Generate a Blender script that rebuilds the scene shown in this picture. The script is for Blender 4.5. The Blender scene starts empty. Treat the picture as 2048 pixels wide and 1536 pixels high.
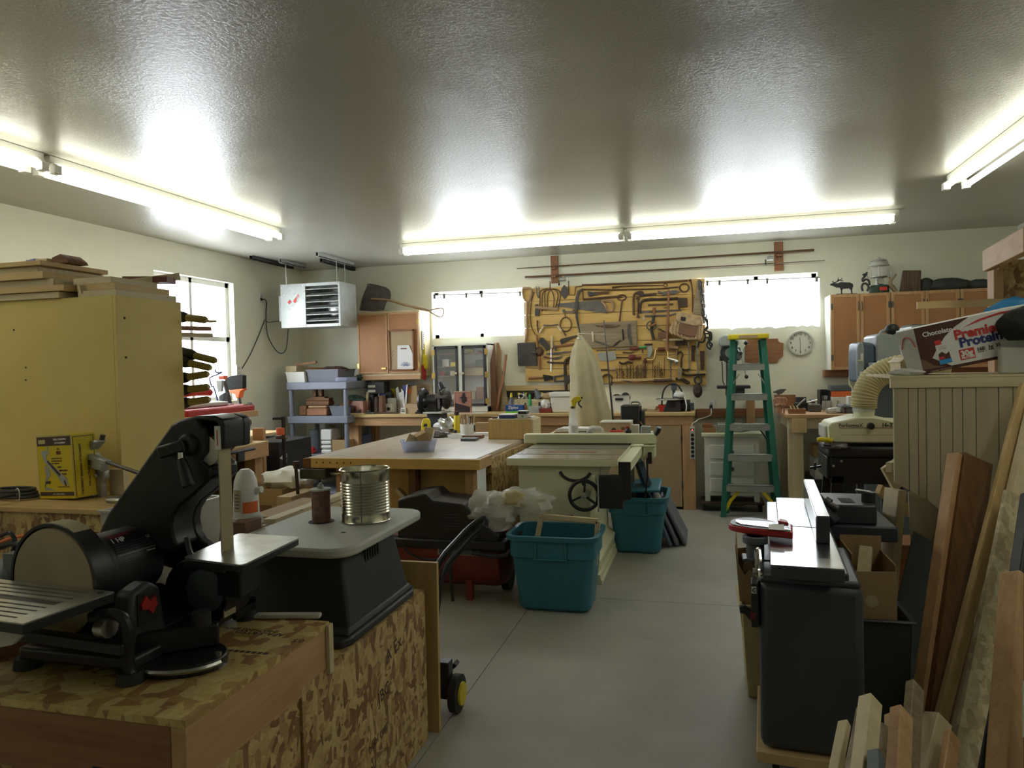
import bpy,math,random
from math import pi,sin,cos,radians
from mathutils import Vector,Matrix,Euler
RN=random.Random(11)
SC=bpy.context.scene
COL=SC.collection
# ---------------- camera ----------------
FPX,HC=1445.0,1.49
vy=Vector((384,43,-FPX)).normalized()
vx=Vector((5459,94,FPX));vx=(vx-vy*vx.dot(vy)).normalized()
vz=vx.cross(vy)
ROT=Matrix((vx,vy,vz)) # camera axes -> world
cam=bpy.data.objects.new('camera',bpy.data.cameras.new('camera'))
COL.objects.link(cam)
cam.matrix_world=Matrix.Translation((0,0,HC))@ROT.to_4x4()
cam.data.sensor_width=36.0
cam.data.lens=FPX*36.0/2048.0
cam.data.clip_start=0.05
SC.camera=cam
# ---------------- world, exposure ----------------
w=bpy.data.worlds.new('sky');SC.world=w;w.use_nodes= True
wn=w.node_tree.nodes;bg=wn['Background']
bg.inputs[0].default_value=(0.86,0.93,1.0,1)
bg.inputs[1].default_value=17.0
vs=SC.view_settings
SC.display_settings.display_device='sRGB'
vs.view_transform='Standard';vs.look='None';vs.gamma=1.0;vs.use_curve_mapping= False
vs.exposure=0.0
cy=SC.cycles
cy.max_bounces=8;cy.diffuse_bounces=4;cy.glossy_bounces=4;cy.transmission_bounces=6;cy.transparent_max_bounces=12
cy.use_denoising= True
cy.sample_clamp_indirect=8.0
cy.caustics_reflective= False;cy.caustics_refractive= False
TUBE_E=10.0

def portal(name,loc,rot,sx,sy):
 l=bpy.data.lights.new(name,'AREA');l.shape='RECTANGLE';l.size=sx;l.size_y=sy
 l.cycles.is_portal= True
 o=bpy.data.objects.new(name,l);o.location=loc;o.rotation_euler=rot;COL.objects.link(o)
portal('daylight_portal',(-2.54,8.24,2.12),(radians(-90),0,0),1.2,.6)
portal('daylight_portal',(.55,8.24,2.12),(radians(-90),0,0),1.25,.6)
portal('daylight_portal',(-4.99,6.15,1.83),(0,radians(-90),0),1.3,1.2)

# ---------------- helpers ----------------
def ray(px,py): return ROT@Vector((px-1024,768-py,-FPX))
def at(px,py,x=None,y=None,z=None):
 d=ray(px,py)
 if y is not None:t=y/d.y
 elif z is not None:t=(z-HC)/d.z
 else:t=x/d.x
 return Vector((0,0,HC))+d*t
def fr(ox,oy,s,pts): return [(ox+u*s,oy+v*s) for u,v in pts]
def onY(pts,y): return [(p.x,p.z) for p in (at(a,b,y=y) for a,b in pts)]
def onY3(pts,y): return [at(a,b,y=y) for a,b in pts]

MATS={}
def nod(nt,t,**kw):
 n=nt.nodes.new('ShaderNode'+t)
 for k,v in kw.items():setattr(n,k,v)
 return n
def base(name,rgb,rough=.55,metal=0.,spec=.5):
 m=bpy.data.materials.new(name);m.use_nodes= True
 b=m.node_tree.nodes['Principled BSDF']
 b.inputs['Base Color'].default_value=(*rgb,1)
 b.inputs['Roughness'].default_value=rough
 b.inputs['Metallic'].default_value=metal
 b.inputs['Specular IOR Level'].default_value=spec
 MATS[name]=m
 return m,m.node_tree,b
def bump(nt,b,scale,strength,detail=4,dist=.01,stretch=None):
 tc=nod(nt,'TexCoord');mp=nod(nt,'Mapping')
 if stretch:mp.inputs['Scale'].default_value=stretch
 n=nod(nt,'TexNoise');n.inputs['Scale'].default_value=scale;n.inputs['Detail'].default_value=detail
 bp=nod(nt,'Bump');bp.inputs['Strength'].default_value=strength;bp.inputs['Distance'].default_value=dist
 L=nt.links.new
 L(tc.outputs['Object'],mp.inputs[0]);L(mp.outputs[0],n.inputs['Vector'])
 L(n.outputs['Fac'],bp.inputs['Height']);L(bp.outputs[0],b.inputs['Normal'])
 return n
def mat(name,rgb,rough=.55,metal=0.,spec=.5,var=.12,scale=6.,bmp=0.,bscale=60.):
 """plain material with a little procedural wear in its colour"""
 m,nt,b=base(name,rgb,rough,metal,spec)
 L=nt.links.new
 tc=nod(nt,'TexCoord');n=nod(nt,'TexNoise');n.inputs['Scale'].default_value=scale;n.inputs['Detail'].default_value=5
 cr=nod(nt,'ValToRGB')
 cr.color_ramp.elements[0].position=.3;cr.color_ramp.elements[1].position=.7
 cr.color_ramp.elements[0].color=(*[max(0,c*(1-var)) for c in rgb],1)
 cr.color_ramp.elements[1].color=(*[min(1,c*(1+var)) for c in rgb],1)
 L(tc.outputs['Object'],n.inputs['Vector']);L(n.outputs['Fac'],cr.inputs[0]);L(cr.outputs[0],b.inputs['Base Color'])
 if bmp:bump(nt,b,bscale,bmp)
 return m
def wood(name,c1,c2,axis='x',scale=1.,rough=.6,knots=False):
 m,nt,b=base(name,c1,rough)
 L=nt.links.new
 tc=nod(nt,'TexCoord');mp=nod(nt,'Mapping')
 st={'x':(1,14,14),'y':(14,1,14),'z':(14,14,1)}[axis]
 mp.inputs['Scale'].default_value=[s*scale for s in st]
 n=nod(nt,'TexNoise');n.inputs['Scale'].default_value=2.2;n.inputs['Detail'].default_value=7;n.inputs['Distortion'].default_value=.8
 cr=nod(nt,'ValToRGB');e=cr.color_ramp.elements
 e[0].position=.3;e[1].position=.72;e[0].color=(*c1,1);e[1].color=(*c2,1)
 L(tc.outputs['Object'],mp.inputs[0]);L(mp.outputs[0],n.inputs['Vector']);L(n.outputs['Fac'],cr.inputs[0])
 out=cr.outputs[0]
 if knots:
  v=nod(nt,'TexVoronoi');v.inputs['Scale'].default_value=1.0
  m2=nod(nt,'Mapping');m2.inputs['Scale'].default_value={'x':(2.2,7,7),'y':(7,2.2,7),'z':(7,7,2.2)}[axis]
  L(tc.outputs['Object'],m2.inputs[0]);L(m2.outputs[0],v.inputs['Vector'])
  c2r=nod(nt,'ValToRGB');c2r.color_ramp.elements[0].position=.03;c2r.color_ramp.elements[1].position=.1
  c2r.color_ramp.elements[0].color=(.3,.22,.15,1);c2r.color_ramp.elements[1].color=(1,1,1,1)
  mx=nod(nt,'MixRGB',blend_type='MULTIPLY');mx.inputs[0].default_value=1
  L(v.outputs['Distance'],c2r.inputs[0]);L(out,mx.inputs[1]);L(c2r.outputs[0],mx.inputs[2]);out=mx.outputs[0]
 L(out,b.inputs['Base Color'])
 bp=nod(nt,'Bump');bp.inputs['Strength'].default_value=.15;bp.inputs['Distance'].default_value=.004
 L(n.outputs['Fac'],bp.inputs['Height']);L(bp.outputs[0],b.inputs['Normal'])
 return m
def osb(name,cols,scale=9.,rough=.62,tilt=(0,0,0)):
 m,nt,b=base(name,cols[0],rough)
 L=nt.links.new
 tc=nod(nt,'TexCoord')
 outs=[]
 for k,(rot,st) in enumerate((((.3,.5,.6),(1,2.6,2.6)),((-.4,.2,-.8),(2.6,1.1,2.4)),((.2,-.7,1.9),(2.4,2.6,1.)))):
  mp=nod(nt,'Mapping');mp.inputs['Rotation'].default_value=rot;mp.inputs['Scale'].default_value=[scale*q for q in st]
  nz=nod(nt,'TexNoise');nz.inputs['Scale'].default_value=.8
  ad=nod(nt,'MixRGB',blend_type='ADD');ad.inputs[0].default_value=.5
  v=nod(nt,'TexVoronoi');v.inputs['Scale'].default_value=1.
  L(tc.outputs['Object'],mp.inputs[0]);L(mp.outputs[0],nz.inputs['Vector']);L(mp.outputs[0],ad.inputs[1]);L(nz.outputs['Color'],ad.inputs[2])
  L(ad.outputs[0],v.inputs['Vector'])
  cr=nod(nt,'ValToRGB');cr.color_ramp.interpolation='CONSTANT'
  el=cr.color_ramp.elements
  while len(el)<len(cols):el.new(.5)
  for i,c in enumerate(cols):el[i].position=i/len(cols);el[i].color=(*c,1)
  sp=nod(nt,'SeparateColor');L(v.outputs['Color'],sp.inputs[0]);L(sp.outputs[k],cr.inputs[0])
  outs.append((cr.outputs[0],sp.outputs[(k+1)%3],v.outputs['Distance']))
 cur=outs[0][0]
 for c,f,d in outs[1:]:
  gt=nod(nt,'Math',operation='GREATER_THAN');gt.inputs[1].default_value=.52
  mx=nod(nt,'MixRGB');L(f,gt.inputs[0]);L(gt.outputs[0],mx.inputs[0]);L(cur,mx.inputs[1]);L(c,mx.inputs[2]);cur=mx.outputs[0]
 nz=nod(nt,'TexNoise');nz.inputs['Scale'].default_value=60;nz.inputs['Detail'].default_value=4
 L(tc.outputs['Object'],nz.inputs['Vector'])
 mx=nod(nt,'MixRGB',blend_type='OVERLAY');mx.inputs[0].default_value=.35
 L(cur,mx.inputs[1]);L(nz.outputs['Fac'],mx.inputs[2]);L(mx.outputs[0],b.inputs['Base Color'])
 return m
def clear(name,rgb,alpha=.35,rough=.2,transl=0.):
 m,nt,b=base(name,rgb,rough)
 tr=nod(nt,'BsdfTransparent');mx=nod(nt,'MixShader');out=nt.nodes['Material Output']
 L=nt.links.new
 src=b.outputs[0]
 if transl:
  tl=nod(nt,'BsdfTranslucent');tl.inputs[0].default_value=(*rgb,1);m2=nod(nt,'MixShader');m2.inputs[0].default_value=transl
  L(src,m2.inputs[1]);L(tl.outputs[0],m2.inputs[2]);src=m2.outputs[0]
 mx.inputs[0].default_value=alpha
 L(tr.outputs[0],mx.inputs[1]);L(src,mx.inputs[2]);L(mx.outputs[0],out.inputs[0])
 return m
def emit(name,rgb,s):
 m,nt,b=base(name,rgb,.5)
 b.inputs['Emission Color'].default_value=(*rgb,1);b.inputs['Emission Strength'].default_value=s
 return m

class B:
 """collects shapes in world space, becomes one mesh"""
 def __init__(s):s.v=[];s.f=[];s.t= None
 def frame(s,m):s.t=m; return s
 def add(s,vs,fs):
  n=len(s.v)
  s.v+=[(s.t@Vector(v)) if s.t else Vector(v) for v in vs]
  s.f+=[tuple(i+n for i in f) for f in fs]
  return s
 def box(s,a,b):
  x0,x1=sorted((a[0],b[0]));y0,y1=sorted((a[1],b[1]));z0,z1=sorted((a[2],b[2]))
  vs=[(x0,y0,z0),(x1,y0,z0),(x1,y1,z0),(x0,y1,z0),(x0,y0,z1),(x1,y0,z1),(x1,y1,z1),(x0,y1,z1)]
  return s.add(vs,[(0,3,2,1),(4,5,6,7),(0,1,5,4),(1,2,6,5),(2,3,7,6),(3,0,4,7)])
 def beam(s,p,q,w,h,up=(0,0,1)):
  p=Vector(p);q=Vector(q);d=(q-p);L=d.length;d.normalize();up=Vector(up)
  sd=d.cross(up)
  if sd.length<1e-4:sd=d.cross(Vector((1,0,0)))
  sd.normalize();u=sd.cross(d)
  vs=[o+sd*(w/2*a)+u*(h/2*c) for o in (p,q) for a,c in ((-1,-1),(1,-1),(1,1),(-1,1))]
  return s.add(vs,[(0,1,2,3),(7,6,5,4),(0,4,5,1),(1,5,6,2),(2,6,7,3),(3,7,4,0)])
 def frus(s,c0,a0,c1,a1):
  """tapered box: rectangles (half sizes a) about centres c at two heights"""
  vs=[(c[0]+sx*a[0],c[1]+sy*a[1],c[2]) for c,a in ((c0,a0),(c1,a1)) for sx,sy in ((-1,-1),(1,-1),(1,1),(-1,1))]
  return s.add(vs,[(3,2,1,0),(4,5,6,7),(0,1,5,4),(1,2,6,5),(2,3,7,6),(3,0,4,7)])
 def cyl(s,p,q,r,r2=None,n=18):
  return s.rings([(Vector(p),r),(Vector(q),r if r2 is None else r2)],n)
 def rings(s,pr,n=12,cap=True,up=None):
  P=[Vector(p) for p,r in pr];k=len(P);vs=[];u= None
  for i in range(k):
   d=(P[min(i+1,k-1)]-P[max(i-1,0)])
   if d.length<1e-9:d=Vector((0,0,1))
   d.normalize()
   if u is None:
    u=d.cross(Vector((0,0,1)))
    if u.length<.05:u=d.cross(Vector((1,0,0)))
   u=(u-d*u.dot(d))
   if u.length<1e-6:u=d.cross(Vector((1,.3,0)))
   u.normalize()
   w=d.cross(u);r=pr[i][1]
   vs+=[P[i]+(u*cos(2*pi*j/n)+w*sin(2*pi*j/n))*r for j in range(n)]
  fs=[(i*n+j,i*n+(j+1)%n,(i+1)*n+(j+1)%n,(i+1)*n+j) for i in range(k-1) for j in range(n)]
  if cap:fs+=[tuple(range(n-1,-1,-1)),tuple((k-1)*n+j for j in range(n))]
  return s.add(vs,fs)
 def tube(s,pts,r,n=8,sm=5,close=False):
  """round bar along a smooth path; sm=0 keeps corners"""
  P=[Vector(p) for p in pts]
  if sm and len(P)>2:
   Q=[];k=len(P);rng=range(k if close else k-1)
   for i in rng:
    g=(lambda j:P[j%k]) if close else (lambda j:P[max(0,min(k-1,j))])
    a,b,c,d=g(i-1),g(i),g(i+1),g(i+2)
    for t in range(sm):
     t /= sm
     Q.append(.5*((2*b)+(c-a)*t+(2*a-5*b+4*c-d)*t*t+(3*b-a-3*c+d)*t**3))
   if not close:Q.append(P[-1])
   P=Q
  if close:P=P+[P[0],P[1]]
  rr=r if isinstance(r,(list,tuple)) else None
  k=len(P)
  return s.rings([(p,(rr[0]+(rr[1]-rr[0])*i/(k-1)) if rr else r) for i,p in enumerate(P)],n,cap=not close)
 def lathe(s,prof,c,n=24,axis='z'):
  """prof = [(radius, height)]; starts and ends may have radius 0"""
  vs=[]
  for r,h in prof:
   for j in range(n):
    a=2*pi*j/n;x,y=r*cos(a),r*sin(a)
    p={'z':(x,y,h),'y':(x,h,y),'x':(h,x,y)}[axis]
    vs.append((c[0]+p[0],c[1]+p[1],c[2]+p[2]))
  k=len(prof)
  fs=[(i*n+j,i*n+(j+1)%n,(i+1)*n+(j+1)%n,(i+1)*n+j) for i in range(k-1) for j in range(n)]
  if prof[0][0]>1e-5 and prof[0]!=prof[-1]:fs.append(tuple(range(n-1,-1,-1)))
  if prof[-1][0]>1e-5 and prof[0]!=prof[-1]:fs.append(tuple((k-1)*n+j for j in range(n)))
  return s.add(vs,fs)
 def prism(s,pts,lo,hi,axis='y'):
  f={'y': lambda p,d:(p[0],d,p[1]),'x': lambda p,d:(d,p[0],p[1]),'z': lambda p,d:(p[0],p[1],d)}[axis]
  n=len(pts)
  vs=[f(p,lo) for p in pts]+[f(p,hi) for p in pts]
  return s.add(vs,[tuple(range(n-1,-1,-1)),tuple(range(n,2*n))]+[(i,(i+1)%n,n+(i+1)%n,n+i) for i in range(n)])
 def ell(s,c,r,n=14,m=9,wob=0.,seed=1):
  rg=random.Random(seed);vs=[];c=Vector(c)
  for i in range(1,m):
   t=pi*i/m
   for j in range(n):
    a=2*pi*j/n;q=1+wob*(rg.random()-.5)*2
    vs.append(c+Vector((r[0]*sin(t)*cos(a),r[1]*sin(t)*sin(a),r[2]*cos(t)))*q)
  vs+=[c+Vector((0,0,r[2])),c-Vector((0,0,r[2]))]
  fs=[(i*n+j,(i+1)*n+j,(i+1)*n+(j+1)%n,i*n+(j+1)%n) for i in range(m-2) for j in range(n)]
  T=len(vs)-2
  fs+=[(T,j,(j+1)%n) for j in range(n)]+[(T+1,(m-2)*n+(j+1)%n,(m-2)*n+j) for j in range(n)]
  return s.add(vs,fs)
 def grid(s,fn,nu,nv,th=0.):
  """surface fn(u,v); th gives it a thickness along -y"""
  vs=[Vector(fn(i/nu,j/nv)) for j in range(nv+1) for i in range(nu+1)]
  w=nu+1
  fs=[(j*w+i,j*w+i+1,(j+1)*w+i+1,(j+1)*w+i) for j in range(nv) for i in range(nu)]
  return s.add(vs,fs)
 def crumple(s,c,r,seed=1,amp=.28,n=22,m=12):
  rg=random.Random(seed);c=Vector(c)
  W=[(Vector((rg.uniform(-1,1),rg.uniform(-1,1),rg.uniform(-1,1))).normalized(),rg.uniform(2.5,7),rg.uniform(0,6)) for _ in range(7)]
  vs=[]
  def P(d):
   k=sum(abs(sin(d.dot(a)*f+p)) for a,f,p in W)/7
   q=1+amp*(k*2-1.1)*1.6
   p=Vector((d.x*r[0]*q,d.y*r[1]*q,d.z*r[2]*q))
   p.z=max(p.z,-r[2]*.75)
   return c+p
  for i in range(1,m):
   t=pi*i/m
   vs+=[P(Vector((sin(t)*cos(2*pi*j/n),sin(t)*sin(2*pi*j/n),cos(t)))) for j in range(n)]
  vs+=[P(Vector((0,0,1))),P(Vector((0,0,-1)))]
  fs=[(i*n+j,(i+1)*n+j,(i+1)*n+(j+1)%n,i*n+(j+1)%n) for i in range(m-2) for j in range(n)]
  T=len(vs)-2
  fs+=[(T,j,(j+1)%n) for j in range(n)]+[(T+1,(m-2)*n+(j+1)%n,(m-2)*n+j) for j in range(n)]
  return s.add(vs,fs)
 def tray(s,c,a0,a1,h,th=.004,lip=0.):
  """open tapered tub: floor half sizes a0, rim half sizes a1"""
  x,y,z=c
  def ring(a,hh): return [(x+sx*a[0],y+sy*a[1],z+hh) for sx,sy in ((-1,-1),(1,-1),(1,1),(-1,1))]
  R_=[ring(a0,0),ring(a1,h-lip*.8)]
  if lip:R_+=[ring((a1[0]+lip,a1[1]+lip),h-lip*.8),ring((a1[0]+lip,a1[1]+lip),h)]
  else:R_+=[ring(a1,h)]
  R_+=[ring((a1[0]-th,a1[1]-th),h),ring((a0[0]-th,a0[1]-th),th)]
  vs=[p for r_ in R_ for p in r_];k=len(R_)
  fs=[(i*4+j,i*4+(j+1)%4,(i+1)*4+(j+1)%4,(i+1)*4+j) for i in range(k-1) for j in range(4)]
  fs+=[(3,2,1,0),tuple((k-1)*4+j for j in range(4))]
  return s.add(vs,fs)
 def mesh(s,name,org,smooth=35):
  me=bpy.data.meshes.new(name)
  me.from_pydata([v-org for v in s.v],[],s.f)
  if smooth:
   me.polygons.foreach_set('use_smooth',[True]*len(me.polygons))
   me.set_sharp_from_angle(angle=radians(smooth))
  me.update()
  return me
 def bounds(s):
  return [min(v[i] for v in s.v) for i in range(3)],[max(v[i] for v in s.v) for i in range(3)]

def bev(o,wd):
 if wd:
  m=o.modifiers.new('edge','BEVEL');m.width=wd;m.segments=2;m.limit_method='ANGLE';m.angle_limit=radians(40)
class Part:
 def __init__(s,name,b,m,bv,label):s.name,s.b,s.m,s.bv,s.label,s.subs,s.me=name,b,m,bv,label,[], None
 def sub(s,name,b,m,bv=0,label=None):s.subs.append(Part(name,b,m,bv,label)); return s
class Thing:
 def __init__(s,name,label,cat,group=None):
  s.name,s.label,s.cat,s.group,s.parts=name,label,cat,group,[]
 def part(s,name,b,m,bv=0,label=None):
  p=Part(name,b,m,bv,label);s.parts.append(p); return p
 def done(s):
  bs=[q.b.bounds() for p in s.parts for q in [p] if isinstance(p.b,B)]
  lo=[min(b[0][i] for b in bs) for i in range(3)];hi=[max(b[1][i] for b in bs) for i in range(3)]
  org=Vector(((lo[0]+hi[0])/2,(lo[1]+hi[1])/2,lo[2]))
  root=bpy.data.objects.new(s.name, None);root.empty_display_size=.05
  COL.objects.link(root);root.location=org
  tagit(root,s.label,s.cat,s.group)
  for p in s.parts:
   o=mk(p,org,root)
   for q in p.subs:mk(q,org,o)
  return root
def mk(p,org,parent):
 if isinstance(p.b,B):me=p.b.mesh(p.name,org)
 else:
  me=p.b
  me.transform(Matrix.Translation(-org))
 o=bpy.data.objects.new(p.name,me);COL.objects.link(o);o.parent=parent
 me.materials.clear();me.materials.append(MATS[p.m]);bev(o,p.bv)
 if p.label:o['label']=p.label
 return o
def tagit(o,label,cat,group=None):
 o['label']=label;o['category']=cat
 if group:o['group']=group
def one(name,label,cat,b,m,bv=0,group=None):
 lo,hi=b.bounds();org=Vector(((lo[0]+hi[0])/2,(lo[1]+hi[1])/2,lo[2]))
 o=bpy.data.objects.new(name,b.mesh(name,org));COL.objects.link(o);o.location=org
 o.data.materials.append(MATS[m]);bev(o,bv);tagit(o,label,cat,group)
 return o
def struct(name,b,m,parent=None,bv=0):
 o=bpy.data.objects.new(name,b.mesh(name,Vector((0,0,0)),30));COL.objects.link(o);o.data.materials.append(MATS[m]);bev(o,bv)
 if parent:o.parent=parent
 else:o['kind']='structure'
 return o
def dup(o,dx,label=None,group=None,rz=0.):
 c=o.copy();COL.objects.link(c);c.location=o.location+Vector(dx);c.rotation_euler.z+=rz
 if label:c['label']=label
 if group:c['group']=group
 for ch in list(o.children):
  k=ch.copy();COL.objects.link(k);k.parent=c
  for g in list(ch.children):
   h=g.copy();COL.objects.link(h);h.parent=k
 return c
def txt(s,o,xd,ud,size,bold=0.,ext=.0006,align='LEFT',wx=1.):
 """lettering mesh standing at o, reading along xd, upright along ud"""
 cu=bpy.data.curves.new('lettering','FONT');cu.body=s;cu.size=size;cu.extrude=ext;cu.offset=bold;cu.align_x=align
 cu.resolution_u=3
 ob=bpy.data.objects.new('lettering_source',cu)
 me=bpy.data.meshes.new_from_object(ob);bpy.data.objects.remove(ob)
 x=Vector(xd).normalized();u=Vector(ud);u=(u-x*u.dot(x)).normalized();n=x.cross(u)
 M=Matrix((x*wx,u,n)).transposed().to_4x4();M.translation=Vector(o)
 me.transform(M)
 return me
def pbox(px0,py0,px1,py1,Y,dep,zb=None,zt=None):
 """box whose front face at Y spans the given picture rectangle"""
 a=at(px0,(py0+py1)/2,y=Y);b=at(px1,(py0+py1)/2,y=Y);c=(px0+px1)/2
 t=at(c,py0,y=Y).z if zt is None else zt;u=at(c,py1,y=Y).z if zb is None else zb
 return (a.x,Y,u),(b.x,Y+dep,t)
# ---------------- materials ----------------
mat('wall_paint',(.83,.83,.7),.75,var=.02,bmp=.05,bscale=120)
def ceiling_mat():
 m,nt,b=base('ceiling_texture',(.42,.41,.355),.27,spec=.65)
 L=nt.links.new
 tc=nod(nt,'TexCoord')
 n1=nod(nt,'TexNoise');n1.inputs['Scale'].default_value=52;n1.inputs['Detail'].default_value=6;n1.inputs['Roughness'].default_value=.62
 n2=nod(nt,'TexNoise');n2.inputs['Scale'].default_value=1.3;n2.inputs['Detail'].default_value=2
 cr=nod(nt,'ValToRGB');cr.color_ramp.elements[0].position=.44;cr.color_ramp.elements[1].position=.6
 mx=nod(nt,'Math',operation='MULTIPLY')
 c2=nod(nt,'ValToRGB');c2.color_ramp.elements[0].position=.3;c2.color_ramp.elements[1].position=.7
 c2.color_ramp.elements[0].color=(.35,.35,.35,1)
 bp=nod(nt,'Bump');bp.inputs['Strength'].default_value=.5;bp.inputs['Distance'].default_value=.0011
 L(tc.outputs['Object'],n1.inputs['Vector']);L(tc.outputs['Object'],n2.inputs['Vector'])
 L(n1.outputs['Fac'],cr.inputs[0]);L(n2.outputs['Fac'],c2.inputs[0]);L(cr.outputs[0],mx.inputs[0]);L(c2.outputs[0],mx.inputs[1])
 L(mx.outputs[0],bp.inputs['Height']);L(bp.outputs[0],b.inputs['Normal'])
ceiling_mat()
def concrete():
 m,nt,b=base('concrete',(.4,.39,.34),.5,spec=.45)
 L=nt.links.new
 tc=nod(nt,'TexCoord')
 n1=nod(nt,'TexNoise');n1.inputs['Scale'].default_value=1.6;n1.inputs['Detail'].default_value=8;n1.inputs['Roughness'].default_value=.65
 cr=nod(nt,'ValToRGB');e=cr.color_ramp.elements
 e[0].position=.3;e[1].position=.75;e[0].color=(.33,.325,.285,1);e[1].color=(.46,.45,.4,1)
 n2=nod(nt,'TexNoise');n2.inputs['Scale'].default_value=46;n2.inputs['Detail'].default_value=2
 c2=nod(nt,'ValToRGB');c2.color_ramp.elements[0].position=.2;c2.color_ramp.elements[1].position=.3
 c2.color_ramp.elements[0].color=(.7,.68,.62,1)
 mx=nod(nt,'MixRGB',blend_type='MULTIPLY');mx.inputs[0].default_value=1
 L(tc.outputs['Object'],n1.inputs['Vector']);L(tc.outputs['Object'],n2.inputs['Vector']);L(n1.outputs['Fac'],cr.inputs[0]);L(n2.outputs['Fac'],c2.inputs[0])
 L(cr.outputs[0],mx.inputs[1]);L(c2.outputs[0],mx.inputs[2]);L(mx.outputs[0],b.inputs['Base Color'])
 bp=nod(nt,'Bump');bp.inputs['Strength'].default_value=.08;bp.inputs['Distance'].default_value=.004
 L(n2.outputs['Fac'],bp.inputs['Height']);L(bp.outputs[0],b.inputs['Normal'])
concrete()
P1,P2=(.55,.38,.17),(.66,.48,.24)
for ax in 'xyz':
 wood('pine_'+ax,P1,P2,ax,knots=True)
 wood('fir_'+ax,(.46,.26,.12),(.58,.36,.18),ax)
 wood('redwood_'+ax,(.24,.1,.045),(.36,.17,.08),ax)
 wood('darkboard_'+ax,(.1,.04,.012),(.2,.085,.025),ax)
 wood('ply_'+ax,(.5,.32,.12),(.62,.43,.18),ax)
 wood('pale_'+ax,(.58,.48,.29),(.68,.58,.38),ax)
wood('board_pine',(.56,.35,.1),(.68,.46,.16),'x',knots=True)
wood('weathered',(.2,.15,.09),(.36,.29,.19),'x',scale=1.4)
wood('bark',(.06,.035,.025),(.17,.11,.08),'z',scale=2.)
wood('maroon_wood',(.11,.025,.015),(.19,.05,.03),'x')
wood('handle_wood',(.3,.19,.1),(.42,.28,.16),'z')
wood('bench_top',(.45,.38,.3),(.6,.53,.44),'y',rough=.3)
wood('plank_wall',(.43,.37,.25),(.5,.43,.3),'z',scale=.7)
mat('mdf',(.74,.58,.2),.6,var=.05,scale=3)
mat('hardboard',(.42,.2,.085),.6,var=.06,scale=4)
mat('hardboard_pale',(.4,.29,.16),.6,var=.06)
osb('osb',[(.5,.34,.13),(.3,.17,.07),(.58,.42,.18),(.42,.25,.1),(.52,.37,.15),(.24,.12,.05),(.6,.44,.2)],17)
osb('osb_top',[(.58,.43,.15),(.42,.27,.09),(.62,.48,.2),(.54,.38,.13),(.34,.18,.07),(.6,.46,.18)],9)
osb('osb_pale',[(.6,.52,.34),(.5,.42,.26),(.66,.58,.4),(.56,.48,.3),(.44,.36,.22)],13)
mat('card',(.4,.27,.13),.8,var=.06,scale=5)
mat('card_pale',(.52,.42,.26),.8,var=.06,scale=5)
mat('black_plastic',(.016,.016,.017),.45,var=.1)
mat('black_metal',(.014,.014,.016),.38,var=.3,scale=14)
mat('charcoal',(.035,.037,.042),.5,var=.15)
mat('rubber',(.02,.02,.02),.7,var=.1)
mat('grey_plastic',(.17,.18,.22),.5,var=.06)
mat('grey_shelf',(.2,.22,.28),.5,var=.06)
mat('grey_paint',(.1,.12,.14),.42,var=.12)
mat('tool_grey',(.33,.38,.4),.42,var=.08)
mat('dark_grey_paint',(.045,.052,.065),.4,var=.12)
mat('table_grey',(.5,.51,.48),.5,var=.05)
mat('steel',(.5,.5,.49),.32,1.,var=.1,scale=12)
mat('bright_steel',(.66,.67,.68),.2,1.,var=.08,scale=9)
mat('brushed',(.5,.5,.46),.36,1.,var=.12,scale=20)
mat('chrome',(.75,.75,.75),.1,1.,var=.02)
mat('tin',(.62,.6,.5),.2,1.,var=.06)
mat('galvanised',(.4,.42,.4),.5,.55,var=.12,scale=9)
mat('cast_iron',(.075,.07,.066),.55,.6,var=.25,scale=12)
mat('old_steel',(.14,.13,.125),.5,.7,var=.25,scale=14)
mat('rust',(.12,.065,.035),.7,.3,var=.35,scale=16)
mat('brown_iron',(.07,.045,.033),.6,.4,var=.3,scale=14)
mat('brass',(.55,.4,.14),.35,.9,var=.1)
mat('gold_paper',(.45,.33,.2),.6)
mat('cream',(.76,.77,.54),.45,var=.04,scale=3)
mat('cream_light',(.74,.74,.52),.45,var=.03)
mat('white_paint',(.72,.72,.65),.5,var=.04)
mat('white_plastic',(.78,.78,.75),.4,var=.02)
mat('pale_grey',(.52,.52,.47),.55,var=.05)
mat('paper',(.8,.8,.8),.8,var=.02)
mat('blue_tote',(.035,.19,.27),.45,var=.05)
mat('blue_lid',(.09,.13,.19),.5,var=.06)
mat('navy',(.03,.04,.2),.5)
mat('blue',(.02,.1,.42),.45)
mat('sky_blue',(.04,.3,.7),.4)
mat('periwinkle',(.2,.24,.45),.5)
mat('red',(.4,.02,.02),.45,var=.08)
mat('maroon',(.16,.02,.025),.45)
mat('tank_red',(.2,.03,.022),.42,var=.15,scale=5)
mat('print_red',(.6,.04,.03),.5)
mat('orange',(.75,.16,.04),.5)
mat('clamp_orange',(.7,.13,.05),.5)
mat('yellow',(.72,.58,.02),.45,var=.04)
mat('box_yellow',(.66,.5,.01),.55,var=.04)
mat('olive_handle',(.36,.29,.08),.5)
mat('green',(.05,.35,.12),.45)
mat('ladder_green',(.02,.17,.12),.45,var=.1)
mat('lime',(.2,.6,.08),.5)
mat('foliage',(.03,.06,.045),.8,var=.4,scale=18)
mat('stone',(.05,.06,.055),.8,var=.3,scale=9)
mat('canvas',(.47,.42,.27),.9,var=.08,scale=9)
mat('leather',(.2,.1,.06),.6,var=.15)
mat('leather_dark',(.07,.035,.025),.55,var=.2)
mat('wicker',(.48,.34,.2),.7,var=.25,scale=30)
mat('bone',(.75,.68,.48),.5)
mat('rod_brown',(.13,.07,.04),.4)
mat('picture_rose',(.42,.2,.15),.5,var=.25,scale=9)
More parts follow.
